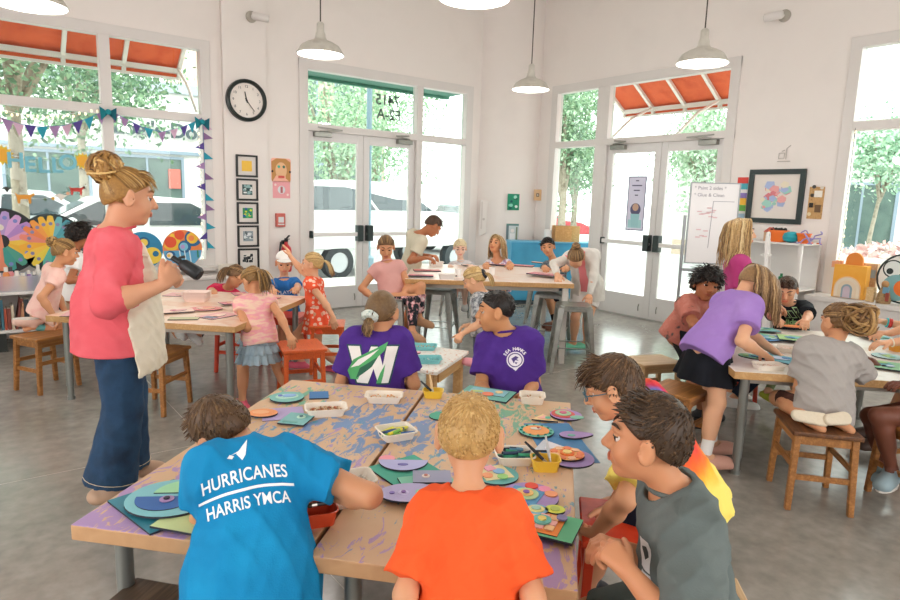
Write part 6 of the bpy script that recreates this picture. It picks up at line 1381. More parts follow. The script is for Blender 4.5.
q3 = atx(870, 299, XR-.26); q3[2] = .677; b = MB(); M3 = frame_M(q3, (0, -1, 0), (0, 0, 1), (-1, 0, 0)); b.box((-.035, 0, -.02), (.035, .14, .02), 0, M3); tag(b.build('wooden_block', wood('block_pale', '#e0c196', '#cda972', .6), bevel=.004), 'pale upright wood block between the arch and the brown figure', 'block')
q4 = atx(883, 301, XR-.26); q4[2] = .677; r = empty('craft_figure', q4, 0, 'small brown standing craft figure with a bow on the right sill', 'figure'); b = MB(); b.lathe([(.06, 0), (.065, .03), (.045, .11), (.03, .15), (.022, .16)], 18); b.build('robe', mat('sack_brown', '#8f7350', .85, var=['#a58760', '#6f5638'], scale=30), r, True); b = MB(); b.ball((0, 0, .185), (.032, .032, .036), 14); b.build('head', mat('wood_bead', '#b98a5a', .6), r, True)
b = MB(); b.box((-.05, -.05, .10), (-.035, .0, .16)); b.build('scarf', mat('felt', '#6f9ab0', .9), r); b = MB(); b.box((-.055, -.055, .03), (-.03, -.03, .11)); b.build('sash', mat('felt', '#9a4a3c', .9), r)
pt = []
def ring_(r0, x, y, c): pt.append((circle(r0, 22, x, y), c))
ring_(.93, 0, 0, '#e9e6de'); pt.append(([(-.2, .2), (.3, .9), (.8, .55), (.9, .0), (.3, .1)], '#a4c66a')); ring_(.36, -.45, .35, '#23302e'); ring_(.31, -.45, .35, '#dfe4e0'); ring_(.12, -.55, .25, '#23302e'); ring_(.52, -.25, -.38, '#7fb0b4'); ring_(.33, -.02, -.38, '#ee7a2f'); ring_(.4, .5, -.5, '#3f9a90')
stand_disc(905, 284, .245, '#23302e', pt, 'round butterfly wing painting with orange and green spots at the right edge', 'butterfly_painting', XR-.14, 'x')
pn = lambda r0: None
# ------------------------------------------------------------------ pendant lamps
lampm = mat('lamp_enamel', '#c9c4ba', .4, metal=.25, var=['#d0cbc1', '#b9b4aa'], scale=9); lin_ = mat('lamp_white', '#f4f0ea', .4)
def pendant(px, py, d, lab, s=1.0):
    q = atd(px, py, d); r = empty('pendant_lamp', (q[0], q[1], q[2]), 0, lab, 'lamp', 'enamel pendant lamps'); R_ = .205*s
    b = MB(); b.lathe([(R_, 0), (R_*1.02, .008), (R_*.93, .035), (R_*.80, .075), (R_*.55, .105), (R_*.30, .125), (R_*.22, .15), (R_*.21, .175), (R_*.16, .20), (R_*.16, .26), (R_*.10, .275), (0, .28)], 36, cap=False); b.build('lamp_shade', lampm, r, True)
    b = MB(); b.lathe([(R_*.985, .002), (R_*.90, .034), (R_*.77, .073), (R_*.5, .10), (0, .115)], 36, cap=False); b.build('reflector', lin_, r, True)
    b = MB(); b.ball((0, 0, .055), (.04, .04, .05), 14); b.build('bulb', mat('bulb_lit', '#fff4e2', .3, emit=6), r, True)
    b = MB(); b.tube([(0, 0, .27), (0, 0, ZC-q[2])], .006, 6); b.build('cord', mat('cord_brown', '#4a4038', .7), r)
    L = bpy.data.lights.new('lamp_light', 'POINT'); L.energy = 40; L.color = (1, .98, .95); L.shadow_soft_size = .12; lo = bpy.data.objects.new('lamp_light', L); lo.location = (0, 0, -.03); lo.parent = r; COL.objects.link(lo); _kids.setdefault(r.name, []).append(lo)
pendant(320.5, 55, 5.6, 'enamel pendant lamp in front of the glass doors at the left'); pendant(530.5, 90, 7.0, 'smallest enamel pendant lamp, hanging in the corner of the room'); pendant(702, 64, 5.2, 'enamel pendant lamp hanging before the right-hand doors')
pendant(28, 5, 3.7, 'enamel pendant lamp cut off at the top left'); pendant(474, -1, 3.6, 'enamel pendant lamp just showing at the top centre')
# ------------------------------------------------------------------ the street outside
pav = mat('pavement', '#cfcac4', .85, var=['#d6d1cb', '#c4bfb8'], scale=2); asp = mat('asphalt', '#a9a8a8', .9, var=['#b2b1b0', '#9c9b9b'], scale=4)
b = MB(); b.box((-14, YL+WT, -.14), (XR+WT, YL+3.2, -.02)); b.box((XR+WT, -14, -.14), (XR+4.5, YL+3.2, -.02)); struct(b.build('sidewalk', pav)); b = MB(); b.box((-16, YL+3.2, -.2), (30, 40, -.10)); b.box((XR+4.5, -18, -.2), (40, YL+3.2, -.10)); struct(b.build('street', asp))
leafm = lambda c: mat('leaf', c[0], .55, var=c, scale=1.5)
def tree(x, y, h, cr, label, seed, cols=('#6f9a5e', '#8fb57a', '#557f4a'), trunk=.13, n=3600, base=None, leaf=.09, lean=0, flat=.75):
    rg = random.Random(seed); r = empty('street_tree', (x, y, -.03), 0, label, 'tree'); bk = mat('bark', '#8d8272', .9, var=['#a39a8a', '#6f6555'], scale=8, bump=.5, bscale=30); b = MB(); h0 = (base or h*.45)
    b.tube([(0, 0, 0), (lean*.3, 0, h0*.5), (lean, 0, h0)], [trunk, trunk*.8, trunk*.65], 12); tips = []
    for i in range(9):
        a = rg.uniform(0, 6.28); e = rg.uniform(.35, 1); p = np.array((lean, 0, h0)); q = p+np.array((cr*.65*math.cos(a)*e, cr*.65*math.sin(a)*e, (h-h0)*rg.uniform(.25, .75))); b.tube([p-UP*.2, (p+q)/2+UP*.1, q], [trunk*.5, trunk*.3, .02], 7); tips += [q, (p+q)/2+UP*.2]
    b.build('trunk', bk, r, True); nb = 26; cl = [tips[i % len(tips)]+np.array([rg.gauss(0, cr*.3), rg.gauss(0, cr*.3), rg.gauss(0, (h-h0)*.16)]) for i in range(nb)]; ng = np.random.default_rng(seed)
    c = np.array(cl)[ng.integers(0, nb, n)]+ng.normal(0, 1, (n, 3))*np.array((cr*.24, cr*.24, cr*.24*flat)); c[:, 2] = np.maximum(c[:, 2], h0*.75); u = ng.normal(0, 1, (n, 3)); u /= np.linalg.norm(u, axis=1)[:, None]; v = np.cross(u, ng.normal(0, 1, (n, 3))); v /= np.linalg.norm(v, axis=1)[:, None]; s = leaf*ng.uniform(.6, 1.3, (n, 1))
    V = np.stack([c-u*s, c+v*s*.5, c+u*s, c-v*s*.5], 1).reshape(-1, 3); Fq = np.arange(4*n).reshape(-1, 4); mats = [leafm([k, k]) for k in cols]; o = link_mesh('foliage', V, Fq, mats, r, ng.integers(0, len(cols), n), False); return r
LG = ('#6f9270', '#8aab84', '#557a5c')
def T(px, d): q = atd(px, 250, d); return q[0], q[1]
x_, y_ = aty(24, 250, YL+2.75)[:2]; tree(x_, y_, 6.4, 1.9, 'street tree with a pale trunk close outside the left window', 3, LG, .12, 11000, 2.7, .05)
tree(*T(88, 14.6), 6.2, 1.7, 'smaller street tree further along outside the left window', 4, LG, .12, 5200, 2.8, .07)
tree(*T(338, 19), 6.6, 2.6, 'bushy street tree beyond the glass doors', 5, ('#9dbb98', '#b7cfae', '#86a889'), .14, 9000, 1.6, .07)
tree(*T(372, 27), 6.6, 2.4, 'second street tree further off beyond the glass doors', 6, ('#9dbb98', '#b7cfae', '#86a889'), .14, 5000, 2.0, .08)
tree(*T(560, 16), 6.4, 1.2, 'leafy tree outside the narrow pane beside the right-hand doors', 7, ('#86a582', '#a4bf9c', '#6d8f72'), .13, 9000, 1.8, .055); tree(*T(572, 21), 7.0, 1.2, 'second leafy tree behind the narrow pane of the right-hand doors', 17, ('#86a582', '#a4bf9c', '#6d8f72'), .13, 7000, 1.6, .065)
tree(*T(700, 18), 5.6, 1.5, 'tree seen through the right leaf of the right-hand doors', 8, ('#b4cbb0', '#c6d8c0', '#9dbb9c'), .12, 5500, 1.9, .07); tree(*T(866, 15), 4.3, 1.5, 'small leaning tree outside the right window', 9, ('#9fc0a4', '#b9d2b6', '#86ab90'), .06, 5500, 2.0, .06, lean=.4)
# cars
def car(x, y, rz, col, label, L=4.5, Wd=1.8, H=1.45, kind='sedan'):
    r = empty('parked_car', (x, y, -.1), math.radians(rz), label, 'car'); pm = mat('car_paint', col, .25, coat=.5); gm = mat('car_glass', '#3f4a50', .1, spec=.8); bm_ = MB()
    if kind == 'sedan': lo = [(-.5, .28), (-.49, .55), (-.46, .62), (-.30, .66), (.14, .68), (.42, .60), (.49, .50), (.5, .28)]; cab = [(-.42, .64), (-.24, .97), (-.06, 1.0), (.08, .97), (.27, .66)]
    else: lo = [(-.5, .3), (-.495, .62), (-.47, .68), (.18, .70), (.44, .66), (.49, .58), (.5, .30)]; cab = [(-.485, .66), (-.44, .98), (-.30, 1.0), (.04, 1.0), (.20, .69)]
    for poly, w_ in ((lo, Wd), (cab, Wd*.86)):
        pts = [(a*L, c*H) for a, c in poly]; n = len(pts); v = [(a, -w_/2*(1 if i_ == 0 else 1), c) for i_, (a, c) in enumerate(pts)]+[(a, w_/2, c) for a, c in pts]
        if poly is cab: v = [(a, -(Wd*.48 if c < .75*H else Wd*.38), c) for a, c in pts]+[(a, (Wd*.48 if c < .75*H else Wd*.38), c) for a, c in pts]
        bm_.add(v, [tuple(range(n)), tuple(range(n, 2*n))[::-1]]+[(i, n+i, n+(i+1) % n, (i+1) % n) for i in range(n)])
    bm_.build('car_body', pm, r, bevel=.05, seg=3)
    for g in (-1, 1):
        w_ = MB(); zt, zb = .93*H, .70*H; c = [(a*L, z_*H) for a, z_ in cab]; inset = lambda t: (c[0][0]+(c[1][0]-c[0][0])*t)
        x0, x1 = c[0][0]*.86, c[-1][0]*.86; xa, xb = c[1][0]*.95+.05, (c[-2][0]-.02)
        for a0, a1, b0, b1 in ((x0, (x0+x1)/2-.04, xa, (xa+xb)/2-.04), ((x0+x1)/2+.04, x1, (xa+xb)/2+.04, xb)): yb, yt = g*(Wd*.472), g*(Wd*.395); w_.add([(a0, yb, zb), (a1, yb, zb), (b1, yt, zt), (b0, yt, zt), (a0, yb+g*.012, zb), (a1, yb+g*.012, zb), (b1, yt+g*.012, zt), (b0, yt+g*.012, zt)], [(0, 1, 2, 3), (7, 6, 5, 4), (0, 4, 5, 1), (1, 5, 6, 2), (2, 6, 7, 3), (3, 7, 4, 0)])
        w_.build('side_windows', gm, r)
    w_ = MB()
    for i0, i1 in ((0, 1), (len(cab)-2, len(cab)-1)):
        a, b2 = np.array(cab[i0])*[L, H], np.array(cab[i1])*[L, H]; p, q = a*.82+b2*.18, a*.15+b2*.85; s = -1 if i0 == 0 else 1; n_ = np.array([-(q-p)[1], (q-p)[0]]); n_ = n_/np.linalg.norm(n_); n_ = n_ if n_[0]*s > 0 else -n_
        wid = [Wd*.43, Wd*.36] if p[1] < q[1] else [Wd*.36, Wd*.43]; w_.add([(p[0]+n_[0]*.012, -wid[0], p[1]+n_[1]*.012), (p[0]+n_[0]*.012, wid[0], p[1]+n_[1]*.012), (q[0]+n_[0]*.012, wid[1], q[1]+n_[1]*.012), (q[0]+n_[0]*.012, -wid[1], q[1]+n_[1]*.012)], [(0, 1, 2, 3)])
    w_.build('windscreens', gm, r)
    for sx in (-.31, .31):
        for g in (-1, 1):
            M = Matrix.Translation((sx*L, g*(Wd/2-.11), .33)) @ Matrix.Rotation(math.pi/2, 4, 'X'); w_ = MB(); w_.lathe([(.20, -.11), (.33, -.10), (.335, 0), (.33, .10), (.20, .11)], 28, 0, M, cap=False); t = w_.build('wheel', mat('tyre', '#3a3d40', .8), r, True); w_ = MB(); w_.lathe([(0, -.09), (.21, -.10), (.21, .10), (0, .09)], 20, 0, M); w_.build('rim', mat('alloy', '#b9bcc0', .3, metal=.7), t, True)
    w_ = MB(); [w_.box((.47*L, g*Wd*.38-.16, .52*H*.85), (.497*L, g*Wd*.38+.16, .52*H*1.02)) for g in (-1, 1)]; w_.build('headlights', mat('lamp_clear', '#e6eaec', .15), r); w_ = MB(); [w_.box((-.5*L-.01, g*Wd*.40-.14, .50*H), (-.485*L, g*Wd*.40+.14, .58*H)) for g in (-1, 1)]; w_.build('tail_lights', mat('lamp_red', '#b0302c', .3), r)
    for g in (-1, 1): w_ = MB(); w_.ball((.16*L, g*(Wd/2+.07), .74*H), (.07, .09, .06), 10); w_.build('wing_mirror', pm, r, True)
    return r
q = aty(158, 250, YL+4.5); car(q[0]-.7, q[1]-.4, 178, '#f2f3f4', 'white car parked just outside the left window', 4.6, 1.85, 1.55); q = aty(60, 250, YL+7.0); car(q[0]-1.2, q[1], 174, '#e4e7ea', 'pale silver car parked behind the white one outside the left window', 4.6, 1.85, 1.6)
q = aty(352, 250, YL+4.6); car(q[0]+.6, q[1], 4, '#eef0f1', 'white sport utility car outside the glass doors', 5.0, 2.0, 1.95, 'suv'); q = aty(462, 250, YL+8.2); car(q[0]+.6, q[1], 4, '#54636a', 'dark grey car outside the narrow pane left of the corner', 4.5, 1.8, 1.5)
q = atd(531, 226, 26); car(q[0], q[1], -37, '#c2444c', 'red car far off outside the narrow pane beside the right-hand doors'); q = atd(535, 222, 34); car(q[0], q[1], -38, '#e8eaec', 'white car behind the red one outside the narrow pane')
# buildings
bw = mat('stucco_white', '#ece8e4', .85); brk = mat('brick_pale', '#c7a496', .9, var=['#cdaea2', '#bc968a'], scale=20, stretch=(1, 1, 4)); shop = mat('shop_glass', '#4c605d', .2, var=['#5f736c', '#3c504e'], scale=1); gry = mat('panel_bluegrey', '#8e9cab', .7)
def building(axis_o, ux, w_, h_, dep, label, wins, m=bw, extra=()):
    """axis_o = left front base corner as seen from the room, ux = along the front"""
    ux = nrm(np.array((ux[0], ux[1], 0))); r = empty('street_building', axis_o, math.atan2(ux[1], ux[0]), label, 'building'); b = MB(); b.box((0, 0, 0), (w_, dep, h_)); b.build('wall', m, r)
    for (x0, x1, z0, z1) in wins:
        f = MB(); f.box((x0-.08, -.06, z0-.08), (x1+.08, 0.02, z0)); f.box((x0-.08, -.06, z1), (x1+.08, .02, z1+.08)); f.box((x0-.08, -.06, z0), (x0, .02, z1)); f.box((x1, -.06, z0), (x1+.08, .02, z1)); f.box(((x0+x1)/2-.03, -.05, z0), ((x0+x1)/2+.03, .02, z1)); fo = f.build('window', gry, r); g = MB(); g.box((x0, -.03, z0), (x1, -.015, z1)); g.build('pane', shop, fo)
    for (nm, lo_, hi_, mm) in extra: b = MB(); b.box(lo_, hi_); b.build(nm, mm, r)
    return r
B0 = building((-8, 21.5, -.1), (1, 0), 15.5, 4.6, 8, 'white shop building across the street outside the left window', [(1.2+2.6*i, 3.2+2.6*i, .4, 2.6) for i in range(5)], bw, [('canopy', (0, -.14, 2.75), (15.5, .02, 2.85), gry), ('parapet', (-.1, -.15, 4.6), (15.6, .2, 4.9), mat('parapet_grey', '#a9b0b6', .7)), ('poster_pane', (13.2, -.09, 1.7), (13.55, -.06, 2.3), mat('poster_red', '#d9756a', .7))])
me = text_mesh("Logi's-Dom", .62, .06, bold=.012); b = MB(); q = aty(165, 137, 21.35); mesh_into(b, me, 0, frame_M((q[0], 21.36, 3.35), (1, 0, 0), (0, 0, 1), (0, -1, 0))); o = b.build('shop_sign', mat('sign_dark', '#4a585c', .6)); tag(o, 'dark raised shop lettering on the white building across the street', 'sign')
building((8.2, 29, -.1), (1, -.1), 9, 10.5, 8, 'brick building with white bands beyond the glass doors', [(2.0+2.2*i, 3.2+2.2*i, 5.4, 7.6) for i in range(3)], brk, [('band', (-.05, -.12, 4.3), (9.05, .02, 5.0), bw), ('band', (-.05, -.12, 8.2), (9.05, .02, 9.6), bw), ('shop_front', (.2, -.1, .2), (8.8, .02, 4.2), gry)]+[('shop_window', (.6+2.1*i, -.14, .6), (2.2+2.1*i, -.08, 3.0), shop) for i in range(4)])
building((19.5, 12.8, -.1), (.25, -1), 7.2, 4.3, 6, 'low white building beyond the right-hand doors', [(4.6, 6.2, .6, 2.4)], bw, [('cornice', (-.1, -.2, 3.6), (7.3, .02, 3.8), mat('parapet_grey', '#c9cdd0', .7)), ('base_band', (0, -.06, .0), (7.2, .02, .5), mat('base_tan', '#cdb9a6', .8))])
building((28.5, 8.6, -.1), (.1, -1), 14, 5.0, 6, 'blue grey shop building across from the right window', [(.8+2.6*i, 2.8+2.6*i, .4, 3.0) for i in range(5)], mat('render_bluegrey', '#7d8d92', .8), [('fascia', (0, -.25, 3.5), (14, .02, 4.0), mat('fascia_dark', '#56666c', .6)), ('upper', (0, -.1, 4.05), (14, .02, 5.0), bw)])
me = text_mesh('JU', .9, .08, bold=.02); b = MB(); q = atx(897, 140, 28.2); mesh_into(b, me, 0, frame_M((28.22, q[1]-.4, 4.55), (0, -1, 0), (0, 0, 1), (-1, 0, 0))); tag(b.build('shop_sign', mat('sign_red', '#d9776f', .6)), 'pale red sign letters on the building outside the right window', 'sign')
# awnings on aluminium frames
can = mat('awning_canvas', '#d9582c', .8, var=['#df6234', '#cf4f24'], scale=5); alm = mat('awning_frame', '#dedad4', .4, metal=.2)
def awning(axis, c, u0, u1, z_top, out, drop, val, label, n):
    loc = ((u0+u1)/2, c, z_top) if axis == 'y' else (c, (u0+u1)/2, z_top); r = empty('awning', loc, 0, label, 'awning'); P = lambda u, o, z: ((u, c+o, z) if axis == 'y' else (c+o, u, z)); off = loc
    b = MB(); v = [P(u0, 0, z_top), P(u1, 0, z_top), P(u1, out, z_top-drop), P(u0, out, z_top-drop), P(u1, out+.02, z_top-drop-val), P(u0, out+.02, z_top-drop-val)]; v2 = [np.array(p)+UP*.01 for p in v]
    b.add(list(v)+v2, [(0, 1, 2, 3), (3, 2, 4, 5), (6, 9, 8, 7), (9, 11, 10, 8), (0, 3, 9, 6), (1, 7, 8, 2), (4, 10, 11, 5)]); b.build('canvas', can, r, off=off)
    for i in range(n+1): u = u0+(u1-u0)*i/n; b = MB(); b.bar(P(u, 0, z_top-.03), P(u, out-.02, z_top-drop-.03), .045); b.bar(P(u, out-.02, z_top-drop), P(u, out-.02, z_top-drop-val), .045); b.build('rib', alm, r, off=off)
    b = MB(); b.bar(P(u0, out-.03, z_top-drop-.03), P(u1, out-.03, z_top-drop-.03), .06); b.build('front_rail', alm, r, off=off); b = MB(); b.bar(P(u0, out-.02, z_top-drop-val), P(u1, out-.02, z_top-drop-val), .03); b.build('valance_rail', alm, r, off=off)
    for i in range(0, n+1, max(1, n//2)): u = u0+(u1-u0)*i/n; b = MB(); b.tube([P(u, 0, z_top-drop-val-.45), P(u, out*.45, z_top-drop-val-.12), P(u, out-.03, z_top-drop)], .02, 8); b.build('brace', alm, r, True, off=off)
awning('y', YL+WT+.02, -2.7, 2.26, 3.62, .73, .58, .12, 'orange canvas awning on a white frame outside the left window', 8); awning('x', XR+WT+.02, 3.9, 6.6, 3.65, 1.0, .64, .11, 'orange canvas awning on a white frame outside the right-hand doors', 5)
b = MB(); b.box((3.3, YL+WT, 3.20), (6.5, YL+WT+.8, 3.26)); b.box((3.3, YL+WT+.72, 3.16), (6.5, YL+WT+.8, 3.34)); tag(b.build('door_canopy', mat('canopy_green', '#3f7f6c', .6)), 'dark green flat canopy outside above the glass doors', 'canopy')
# lamp post, planter, cafe chairs
x_, y_ = atd(369.5, 100, 11.5)[:2]; r = empty('lamp_post', (x_, y_, -.1), 0, 'blue grey lamp post seen through the pane above the glass doors', 'lamp post'); b = MB(); b.lathe([(.11, 0), (.11, .5), (.05, .55), (.05, 3.9), (.075, 3.95), (.075, 4.15), (.0, 4.2)], 16); b.build('post', mat('post_bluegrey', '#7d97a6', .5), r, True); b = MB(); b.lathe([(.16, 4.15), (.20, 4.22), (.12, 4.5), (0, 4.6)], 16); b.build('lantern', mat('lantern', '#a9b8c0', .3), r, True)
q = atx(886, 262, XR+2.2); r = empty('street_planter', (q[0], q[1]-.4, -.02), 0, 'large white bowl planter of flowers outside the right window', 'planter'); b = MB(); b.lathe([(.40, 0), (.60, .2), (.92, .78), (1.0, 1.02), (.92, 1.02), (.85, .92), (0, .90)], 40); b.build('bowl', mat('planter_white', '#efebe6', .5), r, True)
ng = np.random.default_rng(4); n = 1500; a = ng.uniform(0, 6.283, n); q_ = .88*np.sqrt(ng.uniform(0, 1, n)); c = np.stack([q_*np.cos(a), q_*np.sin(a), .95+.22*(1-(q_/.9)**2)+ng.normal(0, .04, n)], 1); u = ng.normal(0, 1, (n, 3)); u /= np.linalg.norm(u, axis=1)[:, None]; v = np.cross(u, ng.normal(0, 1, (n, 3))); v /= np.linalg.norm(v, axis=1)[:, None]; s = .06*ng.uniform(.6, 1.2, (n, 1))
fmats = [mat('petal', k, .7) for k in ('#e9d3d0', '#d9b0ae', '#f2ece8')]+[mat('leaf_green', k, .6) for k in ('#86b06a', '#a9c98a')]; fm_ = np.where(c[:, 1] < -.25, ng.integers(3, 5, n), ng.integers(0, 3, n)); link_mesh('flowers', np.stack([c-u*s, c+v*s*.6, c+u*s, c-v*s*.6], 1).reshape(-1, 3), np.arange(4*n).reshape(-1, 4), fmats, r, fm_, False)
for i, (px, lab) in enumerate(((868, 'pinkish cafe chair beyond the planter outside the right window, left of two'), (890, 'pinkish cafe chair beyond the planter outside the right window, right of two'))):
    q = atx(px, 236, XR+7); r = empty('cafe_chair', (q[0], q[1], -.02), .4*i, lab, 'chair', 'cafe chairs outside'); cm = mat('cafe_chair', '#c9a9a6', .5); b = MB(); b.box((-.22, -.22, .44), (.22, .22, .47)); b.build('seat', cm, r); b = MB(); b.box((.19, -.22, .47), (.22, .22, .86)); b.build('backrest', cm, r)
    for sx in (-.2, .2):
        for sy in (-.2, .2): b = MB(); b.box((sx-.015, sy-.015, 0), (sx+.015, sy+.015, .44)); b.build('leg', cm, r)
# ------------------------------------------------------------------ the people
PLAN = []
def th(px): return math.degrees(math.atan((px-450)/CF))
def D(px, py, d): return atd(px, py, d)
def mk(label, h, pelvis, neck, head, a, la=None, hip=None, cat='child', **kw):
    x = head[0]; t = th(x)
    p = Person(label, h, D(*pelvis), D(*neck), D(*head), a+t, None if la is None else la+t, hip_face=None if hip is None else hip+t, cat=cat, **kw)
    p.t = t
    PLAN.append((label, h, np.linalg.norm(p.N-p.P)/h, np.linalg.norm(p.HC-p.N)/p.hh, p.P[2], p.N[2], p.HC[2]))
    return p
def FL(p, r, f, z=.035): return np.array([p.P[0], p.P[1], 0])+RT*r+FW*f+UP*z
def cloth(name, c, c2=None, **kw): return mat(name, c, .85, var=[c, c2 or c], scale=kw.pop('scale', 5), bump=.15, bscale=kw.pop('bscale', 220), spec=.2, **kw)
SK1, SK2, SK3, SK4 = '#e0aa86', '#d1966e', '#ad6e4a', '#6f4130'
BLOND = ['#8a6a42', '#c9a468', '#e6cc96']; DBLOND = ['#5a412a', '#94703f', '#c79f63']; BROWN = ['#2a1d15', '#4a3322', '#6e4f35']; DARK = ['#0f0b0a', '#1f1713', '#38291f']; LBROWN = ['#4a3524', '#7a5a3a', '#a88556']
PALE = ['#cbb48e', '#e8d9b4', '#f6ecd2']

def person_list():
    # ---- teacher
    p = mk('woman in a coral top, jeans and cream apron standing with a black handheld tool', 1.66, (116, 322, 3.08), (113, 233, 3.04), (129, 197, 3.02), 84, 84, pitch=8, skin='#d49a78', bulk=1.34, hs=1.12, vox=.006, adult=True, cat='woman')
    wr, wl = D(163, 285, 2.90), D(163, 284, 3.02)
    p.arm('R', wr, pole=-UP-p.F*.5+p.R*.5, hdir=D(176, 270, 2.95)-wr, palm=-p.R*.9+UP*.1, curl=38, thumb=22)
    p.arm('L', wl, pole=-UP-p.F*.5-p.R*.6, hdir=D(180, 270, 3.0)-wl, palm=p.R*.8-UP*.2, curl=42, thumb=20)
    p.leg('R', FL(p, -.02, -.10, .09), toe=p.Fp); p.leg('L', FL(p, -.06, .12, .09), toe=p.Fp)
    p.body(lids=.5, brow='#8a6238', iris='#4a5a60')
    p.shirt(cloth('coral_cotton', '#e2606a', '#e8707a'), sleeve_long=.30, loose=.016, hem=.0, ext=.13, neckr=1.5, wr=.005, vox=.007)
    jm = mat('denim', '#17344f', .8, var=['#1f4263', '#122c46'], scale=7, bump=.25, bscale=260)
    J = p.legs_cloth(jm, 1.97, .02, 'jeans', flare=1.0, ankle_r=.062, vox=.008, wr=.004)
    st = mat('stitch', '#d9c9a8', .8)
    for k in 'LR':
        q = p.A[k]+(p.K[k]-p.A[k])*.09
        o = p.ring('hem_stitch', q, p.A[k]-p.K[k], .123, .0016, st); 
    p.shoes(mat('shoe_tan', '#c9a58a', .6), size=.95)
    ap = cloth('apron_canvas', '#e3d8c4', '#d9ccb4', scale=9); F = Field(); p.torso(F, .040, .055)
    F.cone(p.P+UP*.14, p.P-UP*.28, .246, .268, .05, (p.Rp, p.Fp, UP, .83), cap1=True); F.cut(p.P+p.F*.055+p.R*.0, -p.F-p.R*.10-p.U*.15, .004); F.cut(p.P+p.U*.37, p.U-p.F*.2, .01); F.cut(p.P-UP*.23, -UP+p.F*.1)
    F.cut(p.P+p.U*.18+p.R*.16, p.R+p.U*.7, .01); F.cut(p.P+p.U*.18-p.R*.16, -p.R+p.U*.7, .01)
    F.warp(wrinkle(.006, UP, 5, .11)); V, Q = F.mesh(.007); A = link_mesh('apron', V, Q, ap, p.root, off=p.base)
    w = MB(); L = np.linalg.norm(p.N-p.P); c = p.P+p.U*L*.2
    pts = [c+p.R*math.cos(a)*.196+p.F*math.sin(a)*.150-p.U*.0 for a in np.linspace(-math.pi*1.08, .08*math.pi, 22)]
    w.tube(pts, .011, 6, flat=.35); b0 = c-p.F*.154
    for sx, sz in ((.04, -.05), (-.04, -.05), (.02, -.13), (-.025, -.15)): w.tube([b0, b0-p.F*.02+p.R*sx*.7+UP*sz*.3, b0-p.F*.012+p.R*sx+UP*sz], [.008, .011, .007], 6, flat=.4)
    w.build('apron_tie', ap, A, True, off=p.base)
    w = MB(); n0 = p.N-p.F*.045+p.U*.018
    for g in (-1, 1): w.tube([n0, p.N+p.R*g*.062+p.U*.022, p.N+p.R*g*.075+p.F*.05-p.U*.03, p.N+p.R*g*.072+p.F*.105-p.U*.10, p.P+p.U*L*.75+p.R*g*.07+p.F*.145], .008, 6, flat=.4)
    w.build('neck_strap', ap, A, True, off=p.base)
    p.hair(['#5a3d20', '#a87a3e', '#e2bd7c'], 'bun', 3, thick=.06, length=.165, n=260, tie=(0, -.33, .36), fringe=26)
    p.ring('hair_tie', p.hq(0, -.33, .40), nrm(p.hU*.7-p.hF*.7), .045, .008, mat('hair_tie_dark', '#2a2320', .8))
    TEACHER.append(p)
    # ---- left table
    p = mk('small girl with a blond bun and pink top kneeling on the leftmost stool', 1.12, (43, 309, 5.0), (56, 268, 4.97), (65, 252, 4.97), 75, 80, pitch=10, skin=SK2, seat=.43)
    p.arm('R', D(54, 316, 4.86), pole=-p.F, palm=-p.F-UP*.5); p.arm('L', D(66, 314, 5.05), pole=-p.F, palm=-UP)
    for k, o in (('R', -.05), ('L', .06)):
        p.leg(k, D(34, 326, 4.93+(o+.05)*1.0), pole=p.Fp-UP*.1, toe=-p.Fp+UP*.05)
    p.sole_dir = UP*.9-p.Fp*.1
    p.body(); p.shirt(cloth('blush_cotton', '#f3c9bd', '#efb8ae', scale=22), .42, hem=.04); p.legs_cloth(cloth('blush_shorts', '#f0d2c4'), .5)
    p.hair(DBLOND, 'bun', 4, length=.085, n=110, tie=(0, -.40, .30)); p.socks(cloth('teal_sock', '#6fb5b5')); p.shoes(mat('shoe_blush', '#e8c4b4', .6), sole=mat('sole_white', '#e6e2da', .7))
    p = mk('girl with curly dark hair and white top at the back of the left table', 1.22, (74, 292, 5.75), (74, 254, 5.72), (80, 236, 5.7), 70, 72, pitch=12, skin=SK3, seat=.42)
    p.arm('R', D(92, 279, 5.6), pole=-UP-p.F, palm=-UP); p.arm('L', D(96, 281, 5.75), pole=-UP-p.F, palm=-UP)
    for k, o in (('R', -.06), ('L', .08)): p.leg(k, p.P*[1, 1, 0]+p.Fp*.32-p.Rp*(-.06 if k == 'R' else .06)+UP*.06)
    p.body(iris='#1c120c', brow='#1c120c'); p.shirt(cloth('white_cotton', '#f0eeec', '#e6e4e4'), .5); p.legs_cloth(cloth('grey_shorts', '#6c7078'), .7); p.shoes(mat('shoe_white', '#e8e6e2', .6))
    p.hair(DARK, 'curly', 5, thick=.13, n=220, tuft=.05, curl=.004, plane=(-.12, .62))
    p = mk('girl in hot pink with a brown ponytail leaning low behind the left table', 1.2, (219, 312, 6.10), (227, 289, 6.12), (236, 276, 6.05), 20, 55, pitch=35, hip=-75, skin=SK2, seat=.40)
    p.arm('R', atz(256, 297, .70), palm=-UP); p.arm('L', atz(212, 292, .70), palm=-UP)
    p.leg('L', D(176, 336, 5.5), pole=UP*.6-RT*.2, toe=-RT*.5+UP*.8); p.leg('R', D(182, 353, 5.3), pole=UP, toe=-RT*.6+UP*.5)
    p.body(face=False); p.shirt(cloth('hotpink', '#d8325a', '#e04468'), .7); p.legs_cloth(cloth('navy_leggings', '#1a2230'), 1.9, .008, 'leggings'); p.shoes(mat('shoe_white', '#e8e6e2', .6))
    p.hair(LBROWN, 'pony', 6, n=110, tie=(0, -.44, .12), length=.2)
    p = mk('girl in a pink tie-dye top and ruffled blue skirt, back turned, at the left table', 1.13, (259, 333, 4.62), (254, 297, 4.64), (253, 281, 4.69), -12, -38, pitch=38, skin=SK2)
